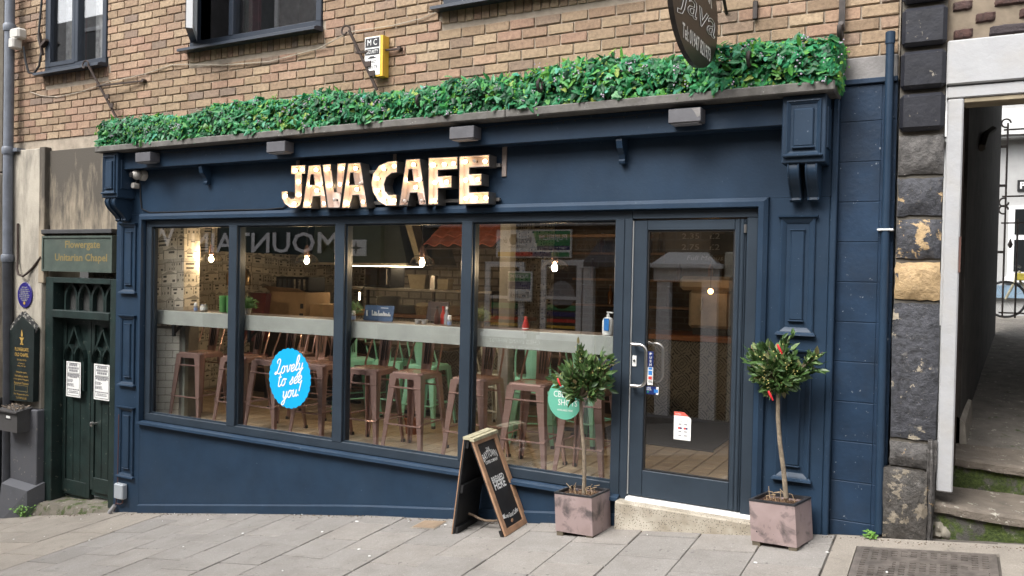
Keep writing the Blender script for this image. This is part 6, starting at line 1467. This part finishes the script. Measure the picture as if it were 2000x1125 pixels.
bkt = thing('basket', 'wicker basket with a pale cloth on the kitchen counter', 'basket', (-5.48, 2.5, 1.06)); part('body', MB().lathe((-5.48, 2.5, 1.06), [(.10, 0), (.125, .10), (.115, .10), (.09, .01)], 18), M('wicker', (.28, .22, .13), .8, var=.4, scale=50), bkt); part('cloth', MB().ball((-5.48, 2.48, 1.17), .10, 12, 6, sz=.35), M('cloth_pale', (.55, .5, .38), .9), bkt)
can = thing('pantile_canopy', 'red pantiled canopy inside over the serving counter', 'canopy', (-5.0, 2.4, 2.0)); 
part('boarding', MB().hexa([(-5.26, 2.18, 1.82), (-4.38, 2.18, 1.82), (-4.38, 2.95, 2.35), (-5.26, 2.95, 2.35), (-5.26, 2.18, 1.835), (-4.38, 2.18, 1.835), (-4.38, 2.95, 2.365), (-5.26, 2.95, 2.365)]), M('canopy_board', (.05, .03, .025), .8), can)
def pantile():
    q = MB(); n_ = 8; top = [(-.095+.19*i/n_, .018*math.sin(2*math.pi*i/n_)) for i in range(n_+1)]
    l0 = [(a, 0, b) for a, b in top]+[(a, 0, b-.012) for a, b in reversed(top)]; l1 = [(a, .27, b) for a, b in top]+[(a, .27, b-.012) for a, b in reversed(top)]
    return q.loop_loft([l0, l1], True, True, True)
pm = pantile().mesh('roof_tile', terracotta); sl = math.atan2(.53, .77)
for r_ in range(5):
    for c_ in range(5):
        u = r_*.185; o = put('roof_tile', pm, can, (-5.18+c_*.182+5.0, 2.15+u*math.cos(sl)-2.4, 1.875+u*math.sin(sl)-2.0)); o.rotation_euler = (sl-.05, 0, 0)
# boxes and clutter at the left
t = thing('cardboard_box', 'brown cardboard box with black print behind the second window', 'box', (-7.25, 2.3, .8), 'cardboard boxes inside'); part('body', Bx(-7.62, -7.02, 2.15, 2.6, .80, 1.28), card, t); q = MB(); q.box(-7.10, -7.05, 2.146, 2.15, 1.08, 1.14).box(-7.11, -7.05, 2.146, 2.15, .98, 1.02); part('print', q, print_dark, t); part('flap', MB().hexa([(-7.62, 2.15, 1.28), (-7.02, 2.15, 1.28), (-7.02, 2.16, 1.28), (-7.62, 2.16, 1.28), (-7.60, 2.02, 1.35), (-7.04, 2.02, 1.33), (-7.04, 2.03, 1.33), (-7.60, 2.03, 1.35)]), card, t)
t = thing('cardboard_box', 'smaller cardboard box right of the printed one', 'box', (-6.8, 2.3, .8), 'cardboard boxes inside'); part('body', Bx(-6.99, -6.62, 2.2, 2.6, .80, 1.14), card, t); part('tape', Bx(-6.83, -6.78, 2.197, 2.2, .8, 1.14), M('parcel_tape', (.3, .22, .12), .4), t)
t = thing('plastic_crate', 'black plastic crate on top of the cardboard box', 'crate', (-7.3, 2.35, 1.28)); q = MB()
for i in range(7): q.box(-7.55+i*.08, -7.52+i*.08, 2.2, 2.215, 1.30, 1.46)
q.box(-7.56, -7.02, 2.2, 2.215, 1.285, 1.31).box(-7.56, -7.02, 2.2, 2.215, 1.44, 1.47).box(-7.56, -7.02, 2.22, 2.5, 1.285, 1.30).box(-7.56, -7.545, 2.2, 2.5, 1.29, 1.47).box(-7.035, -7.02, 2.2, 2.5, 1.29, 1.47); part('slats', q, black, t)
t = thing('sideboard', 'dark sideboard under the cardboard boxes', 'sideboard', (-7.2, 2.4, 0)); part('carcass', Bx(-7.9, -6.5, 2.1, 2.7, .0, .78), M('sideboard_dark', (.03, .022, .016), .5), t); part('top', Bx(-7.92, -6.48, 2.08, 2.72, .78, .80), bar_top, t)
t = thing('leather_chair', 'dark red buttoned chair back behind the second window', 'chair', (-7.35, 1.6, 0)); part('backrest', MB().hexa([(-7.52, 1.62, .7), (-7.18, 1.58, .7), (-7.18, 1.68, .7), (-7.52, 1.72, .7), (-7.54, 1.72, 1.27), (-7.20, 1.68, 1.27), (-7.20, 1.76, 1.27), (-7.54, 1.80, 1.27)]), dark_red, t); part('seat', Bx(-7.55, -7.15, 1.25, 1.7, .45, .55, b=.02), dark_red, t)
for dx in (-.36, 0): 
    for dy in (0, .36): part('leg', Bx(-7.17+dx, -7.13+dx, 1.28+dy, 1.32+dy, 0, .45), black, t)
t = thing('cloche_lamp', 'brass and glass domed lamp hanging behind the first mullion', 'lamp', (-7.45, 1.3, 1.35)); part('dome', MB().lathe((-7.42, 1.45, 1.36), [(.14, 0), (.14, .12), (.11, .19), (.05, .225), (.01, .23)], 20), M('brass', (.38, .26, .14), .25, .9), t); part('glass', MB().lathe((-7.42, 1.45, 1.12), [(.12, 0), (.135, .1), (.135, .24)], 20), shade_glass, t)
t = thing('wall_canvas', 'dark green canvas on the patterned wallpaper behind the second window', 'picture', (-8.45, 2.6, 1.95)); part('canvas', Bx(-8.495, -8.46, 2.1, 4.3, 1.78, 2.45), opp_sign, t); part('edge', MB().box(-8.497, -8.455, 2.08, 2.1, 1.77, 2.46), black, t)
t = thing('copper_lamp', 'glowing orange pierced lamp behind the white tiled nib', 'lamp', (-7.7, .9, 1.5)); part('shade', MB().lathe((-7.72, .98, 1.42), [(.015, 0), (.03, .05), (.03, .2), (.015, .25)], 16), emis('copper_glow', (1, .25, .05), .5), t); part('cap', MB().lathe((-7.72, .98, 1.67), [(.03, 0), (.01, .05)], 12), copper, t)
t = thing('wall_phone', 'small framed notice on the wallpaper in the first window', 'picture', (-8.4, 1.3, 1.35)); part('frame', Bx(-8.49, -8.47, 1.25, 1.6, 1.2, 1.62), wood_mid, t); part('sheet', Bx(-8.47, -8.462, 1.30, 1.55, 1.25, 1.56), print_grey, t)
col = thing('column', 'grey steel column behind the stool in the third window', 'column', (-3.6, 1.1, 0)); part('shaft', Bx(-3.66, -3.55, 1.05, 1.16, 0, 2.49, b=.006), M('column_grey', (.2, .19, .17), .5), col)
# bar at the right, seen through the door
t = thing('coffee_bar', 'café serving bar with an orange wood top and patterned tile front', 'counter', (-3.0, 3.6, 0)); part('front', Bx(-3.4, -1.15, 3.45, 4.2, 0, .86), tile_pat, t); part('top', Bx(-3.45, -1.12, 3.38, 4.25, .86, .92, b=.005), M('orange_wood', (.34, .14, .05), .35, var=.2), t)
t = thing('chalk_menu', 'black chalk menu board hanging over the serving bar', 'menu board', (-2.4, 3.4, 1.7)); part('board', Bx(-2.85, -1.9, 3.38, 3.41, 1.72, 2.35), chalk, t); q = MB(); text(q, '2.35   £2', (-2.45, 3.376, 2.02), AR, AU, .42, .06); text(q, '2.75   £2', (-2.45, 3.376, 1.90), AR, AU, .42, .06); text(q, 'Full Menus', (-2.4, 3.376, 1.78), AR, AU, .40, .05, shear=.2); part('chalk_writing', q, print_grey, t); part('chain', MB().tube([(-2.8, 3.39, 2.35), (-2.8, 3.39, 2.5)], .005, 5).tube([(-1.95, 3.39, 2.35), (-1.95, 3.39, 2.5)], .005, 5), black, t)
t = thing('coffee_machine', 'pale coffee machine on the serving bar', 'coffee machine', (-2.35, 3.7, .92)); part('body', Bx(-2.62, -2.16, 3.55, 4.0, 1.0, 1.42, b=.03), M('machine_cream', (.34, .30, .24), .35), t); part('hood', Bx(-2.72, -2.12, 3.5, 4.0, 1.42, 1.58, b=.04), M('machine_cream2', (.34, .30, .24), .35), t); part('feet', Bx(-2.58, -2.2, 3.6, 3.9, .92, 1.0), black, t); part('spout', MB().tube([(-2.45, 3.5, 1.35), (-2.45, 3.46, 1.2)], .012, 6), steel, t)
t = thing('glass_rack', 'rack of hanging glasses above the bar in the fourth window', 'glass rack', (-3.6, 3.2, 1.9)); part('rail', Bx(-4.3, -3.0, 3.1, 3.4, 2.0, 2.03), wood_mid, t)
for i in range(12): part('glass', MB().lathe((-4.24+i*.105, 3.2, 2.0), [(.03, 0), (.004, -.006), (.004, -.07), (.032, -.10), (.034, -.16)], 10), shade_glass, t)
part('back_wall', Bx(-5.0, -1.1, 5.0, 5.08, 0, 2.5), masonry('dark_inner_brick', (.075, .05, .036), (.11, .075, .05), (.12, .10, .08), .225, .08), kt)
t = thing('bottle_shelf', 'wooden back shelf with amber bottles behind the bar', 'shelf', (-3.4, 4.7, 1)); 
amber_glass = M('amber_glass', (.25, .1, .02), .2)
for z_ in (1.15, 1.5, 1.85): part('shelf_board', Bx(-4.6, -1.2, 4.75, 5.05, z_, z_+.03), wood_mid, t)
for i in range(24):
    x_ = -4.55+3.25*(i+.5)/24; k_ = i % 3; c_ = (i // 3) % 3; z_ = (1.18, 1.53, 1.88)[k_]; bottle('bottle', ('dark brown', 'amber', 'black')[c_]+' bottle standing on the '+('lowest', 'middle', 'top')[k_]+' wooden shelf behind the bar', x_, 4.85, [(.035, 0), (.035, .15), (.012, .2), (.012, .26)], (sauce_dark, amber_glass, opp_dark_glass)[c_], ([(.014, .255), (.014, .27)], print_grey), None, 'bottle', z_, 'bottles behind the bar')
t = thing('bar_lamp', 'small bright lamp over the serving bar seen through the door', 'lamp', (-2.3, 3.2, 1.5), 'small lamps over the bar'); part('bulb', MB().ball((-2.28, 3.2, 1.42), .03, 10, 6), amber_lamp, t); part('cord', MB().tube([(-2.28, 3.2, 1.45), (-2.28, 3.2, 2.5)], .004, 5), black, t)
t = thing('bar_lamp', 'small amber lamp low at the right of the third window', 'lamp', (-4.75, 2.45, 1.06), 'small lamps over the bar'); part('flame', MB().lathe((-4.80, 2.42, 1.08), [(.03, 0), (.035, .02), (.015, .05), (.004, .085)], 10), amber_lamp, t); part('dish', MB().lathe((-4.80, 2.42, 1.06), [(.04, 0), (.045, .02)], 12), steel, t)
t = thing('door_mat', 'dark rectangular mat on the buff tiles inside the door', 'mat', (-2.4, 2.5, 0)); part('mat', Bx(-3.1, -1.87, 1.82, 3.3, .001, .012, b=.004), M('mat_dark', (.028, .029, .032), .95, var=.4, scale=60), t); part('binding', MB().box(-3.12, -1.85, 1.80, 1.82, .001, .010).box(-3.12, -1.85, 3.3, 3.32, .001, .01), black, t)
t = thing('timber_box', 'orange brown plant box on the floor behind the stools', 'box', (-4.45, 1.0, 0)); part('body', MB().hexa([(-4.60, .95, .0), (-4.50, .95, 0), (-4.50, 1.05, 0), (-4.60, 1.05, 0), (-4.61, .94, .13), (-4.49, .94, .13), (-4.49, 1.06, .13), (-4.61, 1.06, .13)]), M('terracotta_pot', (.30, .10, .04), .7), t); part('rim', Bx(-4.615, -4.485, .935, 1.065, .13, .15), M('terracotta_rim', (.30, .10, .04), .7), t)

# ------------------------------------------------------------------ across the street (seen mirrored in the glass)
YO = -8.0
os_ = thing('outdoor_shop', 'shop across the street with big pale MOUNTAIN WAREHOUSE letters on a dark sign', 'shop', (-15, YO, -1.8))
part('wall', Bx(-26, -9.2, YO-3, YO, -5, 3.1), opp_dark, os_); part('upper_wall', Bx(-26, -9.2, YO-3, YO-.01, 3.1, 8.2), M('pale_stucco', (.40, .39, .38), .85), os_)
for k in range(5):
    for z_ in (4.2, 6.4): wn_ = part('window', MB().ring(-24+k*3.1, -22.9+k*3.1, z_, z_+1.5, .1, YO+.04, YO-.02), win_white, os_); part('pane', Bx(-23.9+k*3.1, -23+k*3.1, YO-.005, YO+.005, z_+.1, z_+1.4), opp_dark_glass, wn_)
part('sign_board', Bx(-22, -10.4, YO, YO+.12, 1.65, 2.72), opp_sign, os_)
q = MB(); BR, BU = (-1, 0, 0), (0, 0, 1)
text(q, 'MOUNTAIN', (-13.75, YO+.16, 2.16), BR, BU, 4.5, .46, bold=.012); text(q, 'WAREHOUSE', (-19.2, YO+.16, 2.3), BR, BU, 5.2, .46, bold=.012)
part('lettering', q, grey_letter, os_)
q = MB().prism([(-11.28, 1.88), (-10.76, 1.88), (-10.76, 2.22), (-11.28, 2.22)], lambda u, v, d: (u, d, v), YO+.12, YO+.15); part('logo_plate', q, grey_letter, os_)
q = MB(); cx, cz_ = -11.02, 2.05
q.prism([(cx-.2, cz_), (cx-.03, cz_-.03), (cx, cz_-.15), (cx+.03, cz_-.03), (cx+.2, cz_), (cx+.03, cz_+.03), (cx, cz_+.15), (cx-.03, cz_+.03)], lambda u, v, d: (u, d, v), YO+.15, YO+.155); part('logo_star', q, print_dark, os_)
part('shop_glass', Bx(-22, -10.6, YO, YO+.02, -2.0, 1.5), opp_dark_glass, os_)
for x_ in (-21.8, -18, -14.5, -10.6): part('shop_post', Bx(x_-.08, x_+.08, YO, YO+.08, -3, 1.65), opp_sign, os_)
ps = thing('photo_shop', 'brown sandstone photo shop with white sash windows across the street', 'shop', (-6.5, YO, -1.2))
part('wall', Bx(-9.2, -2.6, YO-3, YO, -4, 6.2), opp_stone, ps)
part('cornice', Bx(-9.25, -4.9, YO, YO+.22, 2.46, 2.62, b=.02), M('grey_cornice', (.42, .43, .44), .7), ps); part('wall_cap', Bx(-9.2, -4.9, YO, YO+.03, 2.62, 3.05), M('pale_band', (.5, .5, .48), .8), ps)
for (x0, x1, z0, z1) in ((-7.92, -7.08, .45, 1.80), (-6.72, -5.9, .45, 1.85), (-8.2, -7.3, 3.1, 4.6), (-6.6, -5.7, 3.1, 4.6), (-4.2, -3.3, 3.3, 4.8)):
    q = MB(); q.ring(x0, x1, z0, z1, .10, YO+.07, YO-.02); q.box(x0+.08, x1-.08, YO, YO+.05, (z0+z1)/2-.03, (z0+z1)/2+.03); q.box(x0-.05, x1+.05, YO, YO+.12, z0-.08, z0); wn_ = part('window', q, win_white, ps)
    part('pane', Bx(x0+.1, x1-.1, YO+.01, YO+.02, z0+.1, z1-.1), M('shop_window_dark', (.035, .04, .042), .12), wn_)
    if z1 < 2:
        for k, (c_, h_) in enumerate(((print_green, .10), (navy, .08), (red, .06), (yellow, .05))): part('poster_strip', Bx(x0+.12, x1-.12, YO+.022, YO+.026, z0+.47-.11*k, z0+.47-.11*k+h_), c_, wn_)
def arch(mb): pass
q = MB().lathe((-6.31, YO+.02, 1.2), [(.26, 0), (.26, .006)], 20, 'y'); part('window_roundel', q, print_grey, ps)
q = MB(); text(q, 'CHRIS EVANS WHITBY', (-7.28, YO+.03, .30), BR, BU, 1.1, .08); text(q, 'PHOTOGRAPHY', (-7.1, YO+.03, .17), BR, BU, .7, .08); part('window_lettering', q, grey_letter, ps)
def fuji(x0, x1, z0, z1, tall, label, depth):
    t = thing('shop_sign', label, 'shop sign', ((x0+x1)/2, YO, z0), 'photo shop signs'); y_ = YO+depth; w_, h_ = x1-x0, z1-z0; cx = (x0+x1)/2
    part('board', Bx(x0, x1, YO+depth-.06, y_, z0, z1, b=.008), print_white, t)
    if not tall:
        part('green_panel', MB().prism([(x1-.02, z1-.03), (x0+w_*.5, z1-.03), (x0+w_*.56, z0+h_*.42), (x1-.02, z0+h_*.42)], lambda u, v, d: (u, d, v), y_, y_+.004), print_green, t); part('navy_band', Bx(x0+w_*.56, x1-.02, y_, y_+.004, z0+h_*.28, z0+h_*.42), navy, t)
        q = MB(); text(q, 'FUJIFILM', (x0+w_*.77, y_+.008, z0+h_*.69), BR, BU, w_*.36, h_*.26, bold=.015); part('lettering', q, print_white, t); line(t, print_white, 'Digital Imaging Service', (x0+w_*.77, y_+.008, z0+h_*.35), BR, BU, w_*.36, h_*.07)
        q = MB(); text(q, 'Pictu', (x0+w_*.40, y_+.004, z0+h_*.62), BR, BU, w_*.16, h_*.22); text(q, 'sk', (x0+w_*.13, y_+.004, z0+h_*.62), BR, BU, w_*.06, h_*.2); text(q, '01947 820488', (x0+w_*.3, y_+.004, z0+h_*.38), BR, BU, w_*.25, h_*.07); q.lathe((x0+w_*.24, y_, z0+h_*.62), [(h_*.17, 0), (h_*.17, .005)], 18, 'y'); q.box(x0+w_*.2, x0+w_*.28, y_, y_+.005, z0+h_*.72, z0+h_*.84); part('lettering', q, print_dark, t)
        for k, c_ in enumerate((print_green, navy, red, yellow)): part('colour_strip', Bx(x1-.02-(k+1)*w_*.24, x1-.03-k*w_*.24, y_, y_+.004, z0+h_*.04, z0+h_*.2), c_, t)
    else:
        part('green_panel', Bx(x0+.02, x1-.02, y_, y_+.004, z0+h_*.68, z1-.03), print_green, t); part('navy_band', Bx(x0+.02, x1-.02, y_, y_+.004, z0+h_*.42, z0+h_*.66), navy, t)
        q = MB(); text(q, 'FUJIFILM', (cx, y_+.008, z0+h_*.82), BR, BU, w_*.75, h_*.16, bold=.03); text(q, 'Digital', (cx+.08, y_+.008, z0+h_*.58), BR, BU, w_*.3, h_*.06); text(q, 'Imaging Service', (cx, y_+.008, z0+h_*.48), BR, BU, w_*.6, h_*.06); part('lettering', q, print_white, t)
        q = MB(); text(q, 'Picturesk', (cx, y_+.004, z0+h_*.22), BR, BU, w_*.8, h_*.2); part('lettering', q, print_dark, t)
fuji(-7.66, -6.1, 1.88, 2.40, False, 'long FUJIFILM sign over the photo shop windows across the street', .12); fuji(-7.36, -6.86, 1.06, 1.62, True, 'square FUJIFILM sign between the photo shop windows across the street', .18)
part('pilaster', MB().box(-5.85, -5.65, YO, YO+.12, -2, 1.75, .01).box(-5.9, -5.6, YO, YO+.16, 1.7, 1.85, .01), win_white, ps); part('dark_doorway', Bx(-5.62, -4.95, YO, YO+.01, -1.6, 1.35), opp_dark_glass, ps)
part('lean_to_roof', MB().hexa([(-5.6, YO, 1.95), (-4.6, YO, 1.95), (-4.6, YO+.7, 1.72), (-5.6, YO+.7, 1.72), (-5.6, YO, 2.2), (-4.6, YO, 2.2), (-4.6, YO+.7, 1.8), (-5.6, YO+.7, 1.8)]), M('slate_grey', (.06, .065, .075), .6), ps)
dw = part('doorcase', MB().box(-4.45, -4.22, YO, YO+.16, -1.6, 1.50, .01).box(-3.68, -3.42, YO, YO+.16, -1.6, 1.55, .01).box(-4.5, -3.38, YO, YO+.2, 1.5, 1.72, .01).box(-4.56, -3.32, YO, YO+.32, 1.72, 1.80, .01), win_white, ps)
part('canopy', MB().hexa([(-4.5, YO, 1.8), (-3.4, YO, 1.8), (-3.4, YO+.3, 1.8), (-4.5, YO+.3, 1.8), (-4.3, YO, 2.0), (-3.6, YO, 2.0), (-3.6, YO+.1, 1.98), (-4.3, YO+.1, 1.98)]), win_white, dw)
part('dark_opening', Bx(-4.22, -3.68, YO, YO+.01, -1.4, 1.5), opp_dark_glass, ps); part('door_step', Bx(-4.7, -3.2, YO, YO+.4, -2, -.78), stone_cill, ps)
part('downpipe', MB().tube([(-3.28, YO+.08, 6), (-3.28, YO+.08, 2.1)], .06, 10).box(-3.55, -3.0, YO, YO+.16, 1.95, 2.3, .02), opp_dark_glass, ps)
cs2 = thing('cream_shop', 'cream painted shop front across the street', 'shop', (-1, YO, -.6)); part('wall', Bx(-2.6, 14, YO-3, YO, -3, 6), opp_stone, cs2); part('pilaster', MB().box(-3.22, -2.95, YO, YO+.18, -1.5, 1.55, .01).box(-3.3, -2.8, YO, YO+.22, 1.55, 2.0, .03), M('cream_pilaster', (.45, .44, .37), .6), cs2); part('fascia', Bx(-2.95, 4, YO, YO+.15, 1.6, 2.2), M('cream_fascia', (.45, .44, .37), .6), cs2); part('shop_glass', Bx(-2.95, 4, YO, YO+.02, -.4, 1.55), opp_dark_glass, cs2)

# brown crumbs added along the foot of the walls to stand for contact shadow
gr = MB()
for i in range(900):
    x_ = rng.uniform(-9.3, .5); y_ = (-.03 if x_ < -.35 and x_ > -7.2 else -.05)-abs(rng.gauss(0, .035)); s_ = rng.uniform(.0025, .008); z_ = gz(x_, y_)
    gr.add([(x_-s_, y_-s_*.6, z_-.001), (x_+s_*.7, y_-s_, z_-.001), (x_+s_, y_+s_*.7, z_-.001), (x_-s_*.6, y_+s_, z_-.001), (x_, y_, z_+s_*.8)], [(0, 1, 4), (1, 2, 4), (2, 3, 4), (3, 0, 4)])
o = single('contact_shade_crumbs', gr, M('contact_shade_brown', (.12, .095, .07), .95, var=.6, scale=80), 'brown crumbs added as contact shadow where the paving meets the walls', 'contact_shade_crumbs'); o['kind'] = 'stuff'
